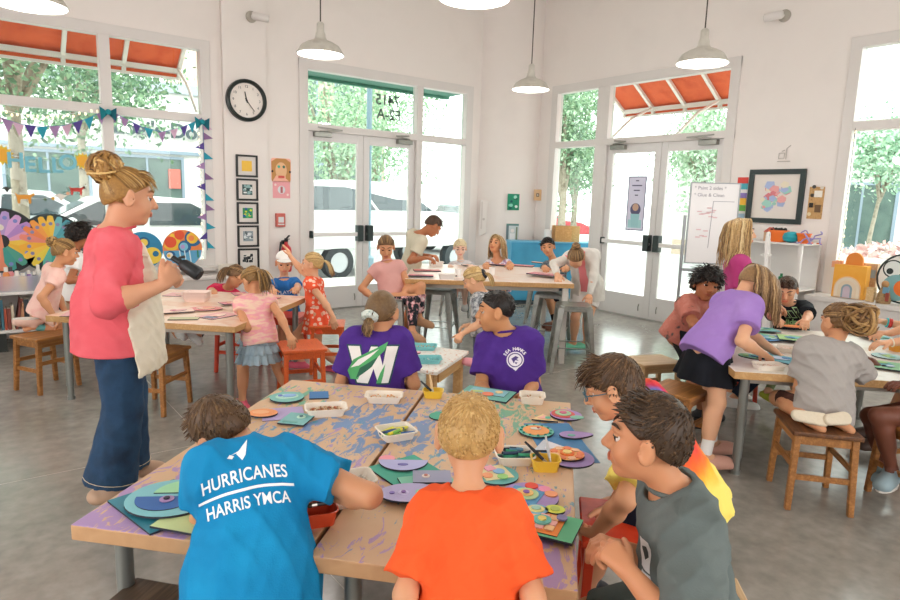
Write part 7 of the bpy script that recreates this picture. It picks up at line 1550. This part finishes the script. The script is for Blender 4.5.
    p.arm_e('L', D(243, 316, 4.55), D(236, 314, 4.75), palm=-UP); p.arm_e('R', D(281, 317, 4.55), D(288, 333, 4.5), palm=-UP)
    p.leg('L', FL(p, -.10, -.10, .05), toe=p.Fp-RT*.5); p.leg('R', FL(p, .17, .14, .05), pole=p.Fp, toe=p.Fp)
    p.body(face=False)
    p.shirt(mat('tie_dye_pink', '#f4b2b4', .85, var=['#f6d3b8', '#f3a0ae', '#f7c3a0'], scale=9, stretch=(1, 1, 3), bump=.15, bscale=200), .28, hem=.075)
    sm = cloth('chambray', '#a3b6c0', '#94a9b6')
    tp = p.P+p.U*.05; S_ = p.skirt(sm, tp, tp-UP*.25+p.F*0, .088, .135, n=11, pl=.08)
    for i, z in enumerate((.03, .10, .17)): p.skirt(sm, tp-UP*z, tp-UP*(z+.095), .098+.012*i, .142+.008*i, 'ruffle', n=13+2*i, pl=.10)
    p.hair(DBLOND, 'pony', 7, n=170, tie=(-.05, -.45, .10), length=.22); p.shoes(mat('shoe_pink', '#e0607a', .6))
    p = mk('boy in white cap and blue t-shirt at the far corner of the left table', 1.2, (287, 314, 6.3), (284, 280, 6.27), (284, 263, 6.22), 178, 176, pitch=14, skin=SK1, seat=.42)
    p.arm('R', atz(272, 298, .70), pole=-UP+p.R, palm=-UP); p.arm('L', atz(297, 297, .70), pole=-UP-p.R, palm=-UP)
    for k, o in (('L', .06), ('R', -.06)): p.leg(k, p.P*[1, 1, 0]+p.Fp*.30+RT*o+UP*.06)
    p.body(); p.shirt(cloth('blue_cotton', '#2f6fb5', '#3a7cc0'), .55); p.legs_cloth(cloth('khaki_shorts', '#8a8474'), .8); p.shoes(mat('shoe_white', '#e8e6e2', .6))
    t_ = MB(); mesh_into(t_, text_mesh('PLAYA', .05)); p.decal(t_, mat('print_white', '#e8eef4', .7), p.N-p.U*.12+p.F*.2, -p.R*1, p.U, 'lettering', cast=-p.F)
    cp = Field(); fr = (p.hR, p.hF, p.hU); cp.ell(p.hq(0, -.06, .20), np.array((.39, .46, .40))*p.hh, fr, .01); cp.cut(p.hq(0, 0, .24), -p.hU+p.hF*.05); V, Q = cp.mesh(.006); c_ = link_mesh('cap', V, Q, cloth('cap_white', '#f2f0ec'), p.root, off=p.base)
    bm_ = MB(); bm_.prism([(x, y) for x, y in circle(.36*p.hh, 20, 0, .30*p.hh, .42*p.hh, 0, 180)], 0, .004, 0, frame_M(p.hq(0, .05, .25), p.hR, nrm(p.hF+p.hU*.05), nrm(p.hU-p.hF*.05))); bm_.build('brim', cloth('cap_white', '#f2f0ec'), c_, off=p.base)
    p = mk('blond girl in an orange polka dot dress standing with one arm raised', 1.14, (318, 314, 5.6), (313, 279, 5.6), (312, 264, 5.58), -72, -80, pitch=-2, skin=SK1)
    p.arm('R', D(290, 256, 5.75), pole=-UP-p.F*.2, hdir=D(285, 243, 5.75)-D(291, 258, 5.75), palm=p.F, curl=10); p.arm('L', D(334, 318, 5.42), pole=-p.F-p.R*.5, palm=p.R, hdir=D(335, 326, 5.4)-D(334, 318, 5.42))
    p.leg('R', FL(p, -.16, .05, .05), toe=p.Fp); p.leg('L', FL(p, .20, -.05, .05), toe=p.Fp+FW*.3)
    p.body(mouth=.4)
    dm = mat('polka_orange', '#ee5a34', .85); nt = dm.node_tree; v = nt.nodes.new('ShaderNodeTexVoronoi'); v.inputs['Scale'].default_value = 21; v.inputs['Randomness'].default_value = .55; tc = nt.nodes.new('ShaderNodeTexCoord'); nt.links.new(tc.outputs['Object'], v.inputs['Vector'])
    rp = nt.nodes.new('ShaderNodeValToRGB'); rp.color_ramp.interpolation = 'CONSTANT'; rp.color_ramp.elements[0].color = lin('#f6cdb8'); rp.color_ramp.elements[1].color = lin('#ee5a34'); rp.color_ramp.elements[1].position = .36; nt.links.new(v.outputs['Distance'], rp.inputs['Fac']); nt.links.new(rp.outputs['Color'], nt.nodes['Principled BSDF'].inputs['Base Color'])
    p.shirt(dm, .42, hem=-.06, name='dress_top'); p.skirt(dm, p.P+p.U*.13, p.P-UP*.16, .094, .175, 'dress_skirt', n=9, pl=.07)
    p.hair(BLOND, 'pony', 8, n=150, tie=(0, -.46, .18), length=.17); p.shoes(mat('shoe_pink', '#e0607a', .6))
    # ---- high table
    p = mk('girl in a dusty pink top and floral leggings sitting left of the high table', 1.26, (393, 298, 6.05), (387, 263, 6.05), (386, 247, 6.0), 172, 178, pitch=24, hip=130, skin=SK2, seat=.62)
    p.arm('R', D(376, 300, 5.95), pole=p.R-p.F*.4, palm=p.R*-1); p.arm_e('L', D(407, 284, 6.02), D(401, 300, 5.85), palm=-UP)
    p.leg('R', D(412, 331, 5.75), toe=RT*.7-FW*.4-UP*.2); p.leg('L', D(419, 318, 5.95), toe=RT*.8-FW*.3-UP*.1)
    p.body(mouth=.6); p.shirt(cloth('dusty_pink', '#d9a39c', '#cf968f'), .3, hem=.03)
    fl = mat('floral', '#20242f', .85, var=['#1b2028', '#1b2028', '#e3a3a8', '#eee6e2'], scale=22); p.legs_cloth(fl, 1.85, .01, 'leggings'); p.shoes(mat('boot_tan', '#b58a66', .7))
    p.hair(LBROWN, 'pony', 9, n=120, tie=(0, -.45, .15), length=.15)
    p = mk('boy in a beige t-shirt bending over the far left corner of the high table', 1.36, (408, 276, 7.0), (418, 234, 6.85), (433, 226, 6.8), 62, 68, pitch=42, skin=SK3)
    p.arm('R', D(424, 258, 6.6), pole=-p.F*.6-UP+p.R*.4, palm=-UP, hdir=RT); p.arm('L', D(430, 256, 6.85), pole=-UP, palm=-UP)
    p.leg('L', FL(p, -.02, .1, .06)); p.leg('R', FL(p, -.05, -.08, .06))
    p.body(iris='#1c120c', brow='#1c120c'); p.shirt(cloth('beige_cotton', '#cfc8b2', '#c6bfa8'), .6, hem=.05, loose=.02); p.legs_cloth(cloth('royal_shorts', '#2456a8'), .9, .02, 'shorts'); p.shoes(mat('shoe_dark', '#30343a', .6))
    p.hair(BROWN, 'short', 10, thick=.055, n=170)
    p = mk('very fair haired toddler in pale grey sitting behind the high table', 1.08, (461, 283, 7.5), (461, 263, 7.5), (460, 248, 7.45), 182, 176, pitch=16, skin='#efc9b4', seat=.62)
    p.arm('R', atz(446, 266, .86), palm=-UP); p.arm('L', atz(474, 266, .86), palm=-UP)
    for k, o in (('L', .06), ('R', -.06)): p.leg(k, p.P*[1, 1, 0]+p.Fp*.25+RT*o+UP*.35)
    p.body(); p.shirt(cloth('pale_grey', '#d4d0d2'), .5); p.legs_cloth(cloth('grey_shorts', '#6c7078'), .8); p.shoes(mat('shoe_white', '#e8e6e2', .6)); p.hair(PALE, 'short', 11, thick=.06, n=160, tuft=.05)
    p = mk('girl with long fair hair and floral sleeveless top behind the high table, looking up', 1.28, (499, 286, 7.5), (498, 260, 7.5), (496, 244, 7.45), 185, 205, pitch=-14, roll=-6, skin=SK2, seat=.62)
    p.arm('R', atz(484, 266, .86), palm=-UP); p.arm('L', atz(512, 266, .86), palm=-UP)
    for k, o in (('L', .06), ('R', -.06)): p.leg(k, p.P*[1, 1, 0]+p.Fp*.25+RT*o+UP*.3)
    p.body(); p.shirt(mat('floral_white', '#ece4ea', .85, var=['#f0e8ee', '#f0e8ee', '#8a86c0', '#e8a0a8'], scale=30), 0, neckr=1.9); p.legs_cloth(cloth('grey_shorts', '#6c7078'), .8); p.shoes(mat('shoe_white', '#e8e6e2', .6)); p.hair(['#6a4d30', '#b08c5c', '#e4cfa4'], 'long', 12, n=200, length=.36, wave=.008)
    p = mk('small blond girl in a camouflage shirt and black scrunchie before the high table', 1.10, (484, 328, 5.05), (484, 295, 5.05), (474, 280, 5.02), -62, -80, pitch=28, skin=SK1, seat=.40)
    p.arm('L', D(462, 334, 4.9), pole=UP*-.5-p.F, palm=p.R, hdir=D(457, 340, 4.88)-D(463, 333, 4.9), curl=45); p.arm('R', D(470, 325, 5.15), palm=-UP)
    p.leg('L', D(482, 361, 4.72), pole=FW-UP*.3, toe=-RT+UP*.25); p.leg('R', D(492, 360, 5.0), pole=FW, toe=-RT)
    p.body(lids=.7); p.shirt(mat('camo_grey', '#8c8f94', .85, var=['#54585e', '#9a9ca0', '#c8c8c6', '#6a6e74'], scale=24), .75, hem=.06, loose=.018); p.legs_cloth(cloth('charcoal_shorts', '#4a4e56'), .8)
    p.hair(BLOND, 'pony', 13, n=170, tie=(0, -.46, .06), length=.13); p.shoes(mat('croc_pink', '#e59aa4', .6), kind='croc', size=1.1); p.ring('scrunchie', p.hq(0, -.47, .06), p.hF, .028, .014, mat('scrunchie_dark', '#1e2430', .8))
    p = mk('dark haired boy peering out behind the high table beside the blue cabinet', 1.22, (556, 290, 7.3), (556, 262, 7.3), (548, 247, 7.25), 190, 188, pitch=5, roll=10, skin=SK2, seat=.62)
    p.arm('R', atz(545, 270, .86), palm=-UP); p.arm('L', atz(566, 268, .86), palm=-UP)
    p.leg('R', D(555, 322, 7.0), toe=-RT*.8-FW*.3); p.leg('L', D(560, 326, 7.2), toe=-RT*.8)
    p.body(iris='#1c120c', brow='#1c120c'); p.shirt(cloth('slate_plaid', '#5c6a74', '#a8b2b4', scale=30), .6); p.legs_cloth(cloth('navy', '#20283a'), 1.0); p.socks(cloth('black_sock', '#1c1c20')); p.shoes(mat('shoe_brown', '#8a5a48', .6)); p.hair(DARK, 'short', 14, thick=.075, n=180, tuft=.045)
    p = mk('girl in a white cardigan over a pink top bending beside the high table', 1.30, (588, 290, 6.55), (581, 252, 6.35), (576, 258, 6.2), 190, 186, pitch=62, skin=SK1)
    p.arm('R', D(557, 274, 6.15), pole=p.R+UP*.3, palm=-UP); p.arm('L', D(589, 299, 6.2), pole=-p.R, palm=-UP, hdir=D(588, 303, 6.1)-D(589, 296, 6.2))
    p.leg('R', FL(p, -.12, -.02, .10), toe=-RT-FW*.2); p.leg('L', FL(p, .02, .02, .10), toe=-RT-FW*.3)
    p.body(face=False); p.shirt(cloth('pink_top', '#ee8d92'), .3, hem=.0, loose=.006, name='pink_top'); cm = cloth('cardigan_white', '#ddd8d0', '#d2cdc6'); F = Field(); p.torso(F, .034, .05); F.cone(p.P+UP*.04, p.P-UP*.10, .165, .175, .04, (p.Rp, p.Fp, UP, .8)); F.cut(p.P-UP*.1, -UP)
    F.cone(p.P-p.U*.1+p.F*.15, p.N+p.F*.11, .066, .055, .01, mode='sub')
    for k in 'LR': F.cone(p.S[k], p.E[k], .052, .044, .03); F.cone(p.E[k], p.Wr[k], .044, .032, .02, cap1=True)
    F.cone(p.N-p.U*.03, p.HC, .055, .06, .01, mode='sub'); F.warp(wrinkle(.004, p.U, 8)); V, Q = F.mesh(.008); link_mesh('cardigan', V, Q, cm, p.root, off=p.base)
    p.legs_cloth(cloth('white_shorts', '#e6e0da'), .55, .016, 'shorts'); p.shoes(mat('croc_green', '#6fc3a4', .6), kind='croc'); p.hair(LBROWN, 'bun', 15, n=170, length=.08, tie=(0, -.30, .46))
    # ---- around the near table
    p = mk('girl in a purple shirt with a big letter W, seen from behind, scrunchie in hair', 1.34, (377, 398, 3.28), (377, 331, 3.24), (382, 312, 3.24), 2, 22, pitch=6, skin=SK2, seat=.36, vox=.0055)
    p.arm_e('L', D(341, 386, 3.28), D(352, 400, 3.6), palm=-UP); p.arm_e('R', D(414, 386, 3.28), D(402, 400, 3.6), palm=-UP)
    for k, o in (('L', -.09), ('R', .09)): p.leg(k, p.P*[1, 1, 0]+FW*.30+RT*o+UP*.05)
    p.body(face=False); pm = cloth('purple_cotton', '#4b2c82', '#553590'); p.shirt(pm, .72, loose=.02, wr=.004); p.legs_cloth(cloth('navy', '#20283a'), .95, .014, 'shorts'); p.shoes(mat('shoe_white', '#e8e6e2', .6))
    p.hair(['#4a3826', '#75593a', '#a58356'], 'pony', 16, n=240, tie=(-.10, -.45, -.10), length=.10, wave=.01); p.ring('scrunchie', p.hq(-.10, -.49, -.08), nrm(p.hU*.8+p.hF*.6), .026, .020, mat('scrunchie_mint', '#bcc9c0', .8, var=['#d8ded6', '#7fa29a'], scale=60)); w_emblem(p)
    p = mk('boy in a purple t-shirt with a round white emblem, face turned left', 1.28, (513, 392, 3.30), (508, 334, 3.26), (496, 311, 3.22), 192, 268, pitch=5, skin='#c98e62', seat=.38, vox=.0055)
    p.arm_e('R', D(481, 390, 3.22), D(487, 402, 2.95), palm=-UP); p.arm_e('L', D(534, 386, 3.30), D(522, 400, 3.0), palm=-UP)
    for k, o in (('L', .1), ('R', -.1)): p.leg(k, D(505+o*100, 415, 3.1)*[1, 1, 0]+UP*.05, pole=-FW+UP*.3)
    p.body(lids=.5, iris='#1c120c', brow='#15100d'); p.shirt(pm, .75, loose=.022, wr=.004); p.legs_cloth(cloth('navy', '#20283a'), .95, .014, 'shorts'); p.shoes(mat('croc_pink', '#e59aa4', .6), kind='croc')
    p.hair(DARK, 'buzz', 17, thick=.02, n=260, tuft=.014); hawk_emblem(p)
    p = mk('boy in a bright blue lettered shirt bending over the near table at the front left', 1.24, (252, 596, 1.62), (254, 450, 1.68), (222, 431, 1.80), -4, -40, pitch=44, roll=-22, skin='#cc926c', vox=.005, bulk=1.15, tilt=10)
    p.arm_e('R', D(361, 492, 1.66), D(318, 492, 1.80), palm=-UP, curl=30); p.arm_e('L', D(203, 512, 1.74), D(214, 500, 1.98), palm=-UP)
    p.leg('L', FL(p, -.10, .02, .05)); p.leg('R', FL(p, .10, .02, .05))
    p.body(face=False); p.shirt(cloth('cyan_cotton', '#1583b8', '#1a90c4'), .54, loose=.022, wr=.008, ext=.03, flare=1.12); p.legs_cloth(cloth('navy', '#20283a'), .95, .016, 'shorts'); p.shoes(mat('shoe_dark', '#30343a', .6))
    p.hair(['#33241a', '#5a4028', '#8a6a44'], 'short', 18, thick=.035, n=420, tuft=.024); hurricanes(p)
    p = mk('boy with short blond hair in an orange t-shirt, back turned, at the near table', 1.05, (468, 622, 1.47), (469, 498, 1.53), (469, 436, 1.57), 2, 3, pitch=12, skin='#d39a74', seat=.36, vox=.005, hs=1.06)
    p.arm_e('L', D(404, 600, 1.44), D(424, 600, 1.75), palm=p.R); p.arm_e('R', D(534, 600, 1.44), D(512, 600, 1.75), palm=-p.R)
    for k, o in (('L', -.09), ('R', .09)): p.leg(k, p.P*[1, 1, 0]+FW*.28+RT*o+UP*.05)
    p.body(face=False); p.shirt(cloth('orange_cotton', '#ee5c2b', '#f26634'), .80, loose=.017, wr=.007, flare=1.25, neckr=1.15); p.legs_cloth(cloth('charcoal_shorts', '#4a4e56'), .95, .014, 'shorts'); p.shoes(mat('shoe_dark', '#30343a', .6))
    p.hair(['#94703f', '#c39a5e', '#e2c48c'], 'short', 19, thick=.03, n=700, tuft=.018)
    p = mk('boy in glasses and a rainbow tie-dye shirt leaning over the near table', 1.34, (688, 492, 2.28), (640, 404, 2.22), (613, 388, 2.16), -82, -88, pitch=22, skin='#d69c76', seat=.40, vox=.0052)
    p.arm_e('L', D(633, 476, 2.05), D(616, 510, 2.05), palm=p.R, curl=50); p.arm_e('R', D(640, 470, 2.32), D(618, 498, 2.3), palm=-p.R, curl=50)
    p.leg('L', p.P*[1, 1, 0]+p.Fp*.36-FW*.07+UP*.05, toe=p.Fp); p.leg('R', p.P*[1, 1, 0]+p.Fp*.30+FW*.10+UP*.05, toe=p.Fp)
    p.body(lids=.6, glasses=True, brow='#4a3424'); p.shirt(tie_dye(p), .8, loose=.024, wr=.007, flare=1.25, hem=.07); p.legs_cloth(cloth('navy', '#1c2233'), .75, .016, 'shorts'); p.shoes(mat('shoe_dark', '#30343a', .6))
    p.hair(['#2e2118', '#59412c', '#8f6c48'], 'short', 20, thick=.075, n=480, tuft=.045, fringe=46, plane=(-.02, .66), side=.1)
    p = mk('boy with brown hair in a dark grey t-shirt sitting right of the near table', 1.32, (690, 612, 1.62), (676, 492, 1.57), (647, 440, 1.555), -104, -86, pitch=-1, hip=-75, skin='#cd8f68', seat=.40, vox=.0048)
    p.arm_e('L', D(694, 594, 1.38), D(632, 576, 1.44), palm=-UP*.6+p.R*.4, curl=40); p.arm_e('R', D(672, 566, 1.72), D(630, 552, 1.66), palm=-UP, curl=35)
    for k, o in (('L', 0), ('R', .16)): p.leg(k, p.P*[1, 1, 0]+p.Fp*.30-p.Rp*(.07 if k == 'L' else -.07)+UP*.05, toe=p.Fp)
    gm = cloth('charcoal_cotton', '#626b69', '#6d7674'); p.body(lids=.3, iris='#2a1c14', brow='#3a281c'); p.shirt(gm, .84, loose=.024, wr=.007, flare=1.3); p.legs_cloth(cloth('grey_green_shorts', '#59625f'), .92, .02, 'shorts'); p.shoes(mat('shoe_dark', '#30343a', .6))
    p.hair(['#1f1611', '#43301f', '#76573a'], 'short', 21, thick=.06, n=700, tuft=.022, side=.3, up=.03); chest_patch(p)
    # ---- right table
    p = mk('girl with long hair in a lavender t-shirt and black skirt standing at the right table', 1.36, (709, 344, 3.82), (741, 299, 3.86), (754, 283, 3.90), 55, 58, pitch=42, skin=SK1, vox=.0055)
    p.arm_e('R', D(740, 347, 3.62), D(763, 354, 3.72), palm=-UP); p.arm_e('L', D(752, 338, 3.95), D(768, 347, 3.95), palm=-UP)
    p.leg('R', D(705, 456, 3.72), pole=p.Fp, toe=p.Fp); p.leg('L', D(712, 446, 3.98), toe=p.Fp)
    p.body(face=False); p.shirt(cloth('lavender_cotton', '#a07cc4', '#aa88cc'), .62, loose=.028, hem=.07, wr=.005)
    hp = p.P+p.U*.02; p.skirt(cloth('black_skirt', '#14161c', '#1c1e26'), hp+UP*.075, hp-UP*.235-p.Fp*.02, .098, .205, n=7, pl=.08)
    p.socks(cloth('white_sock', '#eeeae6')); p.shoes(mat('croc_rose', '#cf9c8a', .6), kind='croc', size=1.1); p.hair(['#5f4630', '#94714a', '#c9a677'], 'long', 22, n=300, length=.34, wave=.006)
    p = mk('child with curly dark hair in a rust coloured shirt bending sideways beside the right table', 1.34, (682, 330, 4.5), (700, 302, 4.42), (706, 285, 4.36), 130, 155, pitch=2, roll=-12, hip=70, skin=SK3)
    p.arm_e('R', D(693, 322, 4.2), D(712, 327, 4.12), palm=-UP); p.arm_e('L', D(724, 322, 4.35), D(738, 330, 4.3), palm=-UP)
    p.leg('R', FL(p, .03, -.10, .06)); p.leg('L', FL(p, .22, .05, .06))
    p.body(iris='#1c120c', brow='#1c120c'); p.shirt(mat('rust_leaf', '#b8705e', .85, var=['#c0796a', '#b86c5c', '#b86c5c', '#4a4442'], scale=16), .7, loose=.022, hem=.06); p.legs_cloth(cloth('black_shorts', '#16181e'), 1.0, .02, 'shorts'); p.shoes(mat('shoe_black', '#26262a', .6)); p.hair(DARK, 'curly', 23, thick=.13, n=260, tuft=.055, curl=.004, plane=(-.08, .62))
    p = mk('girl with long blond hair and flower clip in a magenta top standing by the whiteboard', 1.50, (741, 322, 4.95), (737, 258, 4.95), (741, 233, 4.95), 78, 80, pitch=0, skin=SK1)
    p.arm('R', D(766, 306, 4.85), pole=-p.F-UP, palm=-UP); p.arm('L', D(770, 304, 5.05), pole=-p.F-UP, palm=-UP)
    p.leg('R', FL(p, -.02, -.06, .06)); p.leg('L', FL(p, .02, .1, .06))
    p.body(); p.shirt(cloth('magenta_cotton', '#b23e78', '#bc4a84'), .7, loose=.02, hem=.06); p.legs_cloth(cloth('navy', '#20283a'), 1.9, .014); p.shoes(mat('shoe_white', '#e8e6e2', .6)); p.hair(['#7a5c38', '#bf9a66', '#ead3a2'], 'long', 24, n=260, length=.42, wave=.006)
    fc = MB()
    for i in range(5):
        a = i*1.2566; fc.ball((.016*math.cos(a), .016*math.sin(a), 0), (.012, .012, .006), 8, 0, frame_M(p.hq(.40, -.20, .02), p.hF, p.hU, p.hR))
    fc.build('hair_clip', mat('clip_cream', '#f2e2b8', .5), p.root, True, off=p.base)
    p = mk('dark haired boy in a black shirt at the far side of the right table', 1.22, (792, 343, 5.15), (790, 304, 5.14), (787, 290, 5.04), 186, 186, pitch=26, skin=SK1, seat=.42)
    p.arm('R', atz(773, 322, .72), pole=p.R-UP*.5, palm=-UP, hdir=-FW); p.arm('L', atz(804, 323, .72), pole=-p.R-UP*.5, palm=-UP, hdir=-FW-RT*.5)
    p.leg('R', D(766, 399, 4.78), pole=-FW, toe=-FW+RT*.2); p.leg('L', p.P*[1, 1, 0]+p.Fp*.25+RT*.1+UP*.06)
    p.body(lids=.75, brow='#2a1d15'); p.shirt(cloth('black_cotton', '#1d2228', '#242a30'), .7, loose=.02); p.legs_cloth(cloth('black_shorts', '#16181e'), .95, .014, 'shorts'); p.socks(cloth('olive_sock', '#75865a')); p.shoes(mat('croc_lime', '#b4bf3a', .6), kind='croc'); p.hair(BROWN, 'short', 25, thick=.05, n=240); stripes(p)
    p = mk('girl with a messy bun and grey t-shirt kneeling on a stool, soles showing', 1.24, (824, 403, 3.42), (830, 345, 3.46), (838, 322, 3.5), -22, -48, pitch=8, skin=SK2, seat=.42, vox=.0052)
    p.arm_e('L', D(801, 380, 3.5), D(812, 361, 3.75), palm=-UP); p.arm_e('R', D(866, 380, 3.52), D(856, 361, 3.78), palm=-UP)
    p.leg('L', D(809, 420, 3.28), knee=p.Hp['L']+FW*.25-UP*.06-RT*.05, toe=-FW*.6-UP*.15+RT*.75); p.leg('R', D(838, 421, 3.28), knee=p.Hp['R']+FW*.25-UP*.06, toe=-FW*.7+RT*.6-UP*.1); p.sole_dir = UP*.35-FW*.9
    p.body(face=True, lids=.5); p.shirt(cloth('grey_cotton', '#a7a19c', '#b0aaa5'), .75, loose=.024, wr=.008, flare=1.2, hem=.085); p.legs_cloth(cloth('brown_shorts', '#4a2f28'), .8, .012, 'shorts'); p.hair(['#3d2a1a', '#7a5834', '#bd9660'], 'bun', 26, n=240, length=.15, tie=(.1, -.40, .12), curl=.003)
    sm = mat('sole_cream', '#d8cbb4', .75, bump=.4, bscale=60)
    for cx, cy, rr_ in ((812, 418, 10), (838, 419, -4)):   # soles of the tucked feet point at the lens
        q = D(cx, cy, 3.24); a = math.radians(rr_); x = RT*math.cos(a)-UP*math.sin(a)+FW*.12; F = Field(); L = .088 if cx < 820 else .05
        x = nrm(x); y = nrm(FW*.85-UP*.5+0); y = nrm(y-x*(x@y)); z = np.cross(x, y)
        F.cone(q-x*L, q+x*L*.7, .030, .036, .02, (z, y, x, .75)); F.cut(q-y*.014, -y, .004); V, Q = F.mesh(.0045); link_mesh('shoe', V, Q, sm, p.root, off=p.base)
    # ---- right edge
    p = mk('person at the right edge, only the braceleted arm with a paint brush in view', 1.3, (948, 345, 4.35), (940, 300, 4.35), (938, 276, 4.35), -95, -95, pitch=20, skin=SK1, seat=.42)
    p.arm('R', D(884, 322, 4.55), pole=-UP-p.F, palm=-UP, hdir=-RT*.8+UP*.25+FW*.2, curl=40); p.arm('L', D(884, 336, 4.2), pole=-UP-p.F, palm=-UP, hdir=-RT, curl=20)
    for k, o in (('L', -.07), ('R', .07)): p.leg(k, p.P*[1, 1, 0]-RT*.33+FW*o+UP*.05, toe=-RT)
    p.body(face=False); p.shirt(cloth('teal_cotton', '#4a9a98'), .6); p.legs_cloth(cloth('black_shorts', '#16181e'), .95, .014, 'shorts'); p.shoes(mat('sandal_brown', '#4a342a', .6), kind='croc'); p.hair(BROWN, 'short', 27, n=100)
    for i, (c, q) in enumerate((('#3fb8c0', .1), ('#e0453c', .16), ('#e0453c', .22))): p.ring('bracelet', p.Wr['R']+(p.E['R']-p.Wr['R'])*q, p.E['R']-p.Wr['R'], .030, .006, mat('bracelet', c, .5))
    BRUSHHAND.append(p)
    p = mk('person at the right edge reaching onto the table, thin cream wristband', 1.3, (968, 372, 3.85), (958, 322, 3.85), (955, 296, 3.85), -95, -95, pitch=20, skin=SK1, seat=.42)
    p.arm('R', D(880, 345, 4.0), pole=-UP-p.F*.5, palm=-UP, hdir=-RT, curl=20); p.arm('L', D(930, 366, 3.6), pole=-UP-p.F, palm=-UP, hdir=-RT)
    for k, o in (('L', -.07), ('R', .07)): p.leg(k, D(862, 418, 4.15)*[1, 1, 0]+FW*o+RT*.06+UP*.05, toe=-RT, pole=UP-RT*.4)
    p.body(face=False); p.shirt(cloth('white_cotton', '#f0eeec', '#e6e4e4'), .6); p.legs_cloth(cloth('black_shorts', '#16181e'), .95, .014, 'shorts'); p.shoes(mat('sandal_brown', '#4a342a', .6), kind='croc'); p.hair(BROWN, 'short', 28, n=100)
    p.ring('wristband', p.Wr['R']+(p.E['R']-p.Wr['R'])*.08, p.E['R']-p.Wr['R'], .025, .004, mat('band_cream', '#efe6d2', .5))
    p = mk('person at the right edge with a black wristwatch, seated on a stool', 1.34, (938, 412, 3.42), (936, 355, 3.42), (934, 328, 3.42), -85, -85, pitch=20, hip=-100, skin=SK4, seat=.42)
    p.arm('R', D(880, 369, 3.75), pole=-UP-p.F*.3, palm=-UP+RT*-.2, hdir=D(868, 360, 3.8)-D(880, 374, 3.75), curl=25); p.arm('L', D(915, 390, 3.3), pole=-UP-p.F, palm=-UP)
    p.leg('R', D(882, 462, 3.62), pole=-RT+UP*.6, toe=-RT*.5-FW*.6); p.leg('L', D(892, 470, 3.40), pole=-RT+UP*.6, toe=-RT*.6-FW*.5)
    p.body(face=False); p.shirt(cloth('white_cotton', '#f0eeec', '#e6e4e4'), .6); p.legs_cloth(cloth('pale_shorts', '#d8d0c8'), .45, .014, 'shorts'); p.shoes(mat('sneaker_grey', '#8fa4ac', .6), sole=mat('sole_white', '#e6e2da', .7)); p.hair(DARK, 'short', 29, n=100)
    wc = p.Wr['R']+(p.E['R']-p.Wr['R'])*.06; ax = nrm(p.E['R']-p.Wr['R']); o = p.ring('wristwatch', wc, ax, .0255, .009, mat('watch_black', '#101216', .4), flat=.4)
    f = MB(); n_ = nrm(UP-ax*(UP@ax)-FW*.6+ax*(FW@ax)*.6); f.lathe([(.0, 0), (.017, 0), (.017, .006), (.014, .009), (0, .009)], 18, 0, frame_M(wc+n_*.026, ax, np.cross(n_, ax), n_)); f.build('watch_face', mat('watch_black', '#101216', .4), o, True, off=p.base)
TEACHER = []; BRUSHHAND = []
person_list()
def held():
    p = TEACHER[0]; a, b_ = D(181, 263, 2.94), D(200, 275, 2.94); r = empty('handheld_tool', a, 0, "black handheld tool gripped in the teacher's hands", 'tool'); d = b_-a; m = mat('tool_black', '#15171a', .45)
    b = MB(); b.tube([a-d*.45, a+d*.05], .013, 10); b.build('grip', m, r, True, off=a); b = MB(); b.tube([a, a+d*.15, a+d*.9, a+d*1.02], [.018, .029, .033, .026], 14); b.build('barrel', m, r, True, off=a)
    b = MB(); b.tube([a-d*.1-UP*.004+d*.1, a-d*.05+UP*.022, a+d*.2+UP*.04], .008, 8); b.build('trigger', m, r, True, off=a)
    p = BRUSHHAND[0]; w = p.Wr['R']; h = nrm(p.Wr['R']-p.E['R']); c = w+h*.085-UP*.012; brush(c-UP*.05-FW*.01, c+UP*.12+RT*.02, '#2a2622', 'dark paint brush held up in the hand at the right edge', r=.005)
held()
# ------------------------------------------------------------------ light
w = bpy.data.worlds.new('sky'); SC.world = w; w.use_nodes = True; bg = w.node_tree.nodes['Background']
bg.inputs['Color'].default_value = (1, .99, .975, 1); bg.inputs['Strength'].default_value = 9.0
SC.view_settings.view_transform = 'Standard'; SC.view_settings.look = 'None'; SC.view_settings.gamma = 1; SC.view_settings.use_curve_mapping = False
SC.view_settings.exposure = -.95
SC.cycles.use_denoising = True; SC.cycles.max_bounces = 10; SC.cycles.diffuse_bounces = 5; SC.cycles.transparent_max_bounces = 24; SC.cycles.sample_clamp_indirect = 6
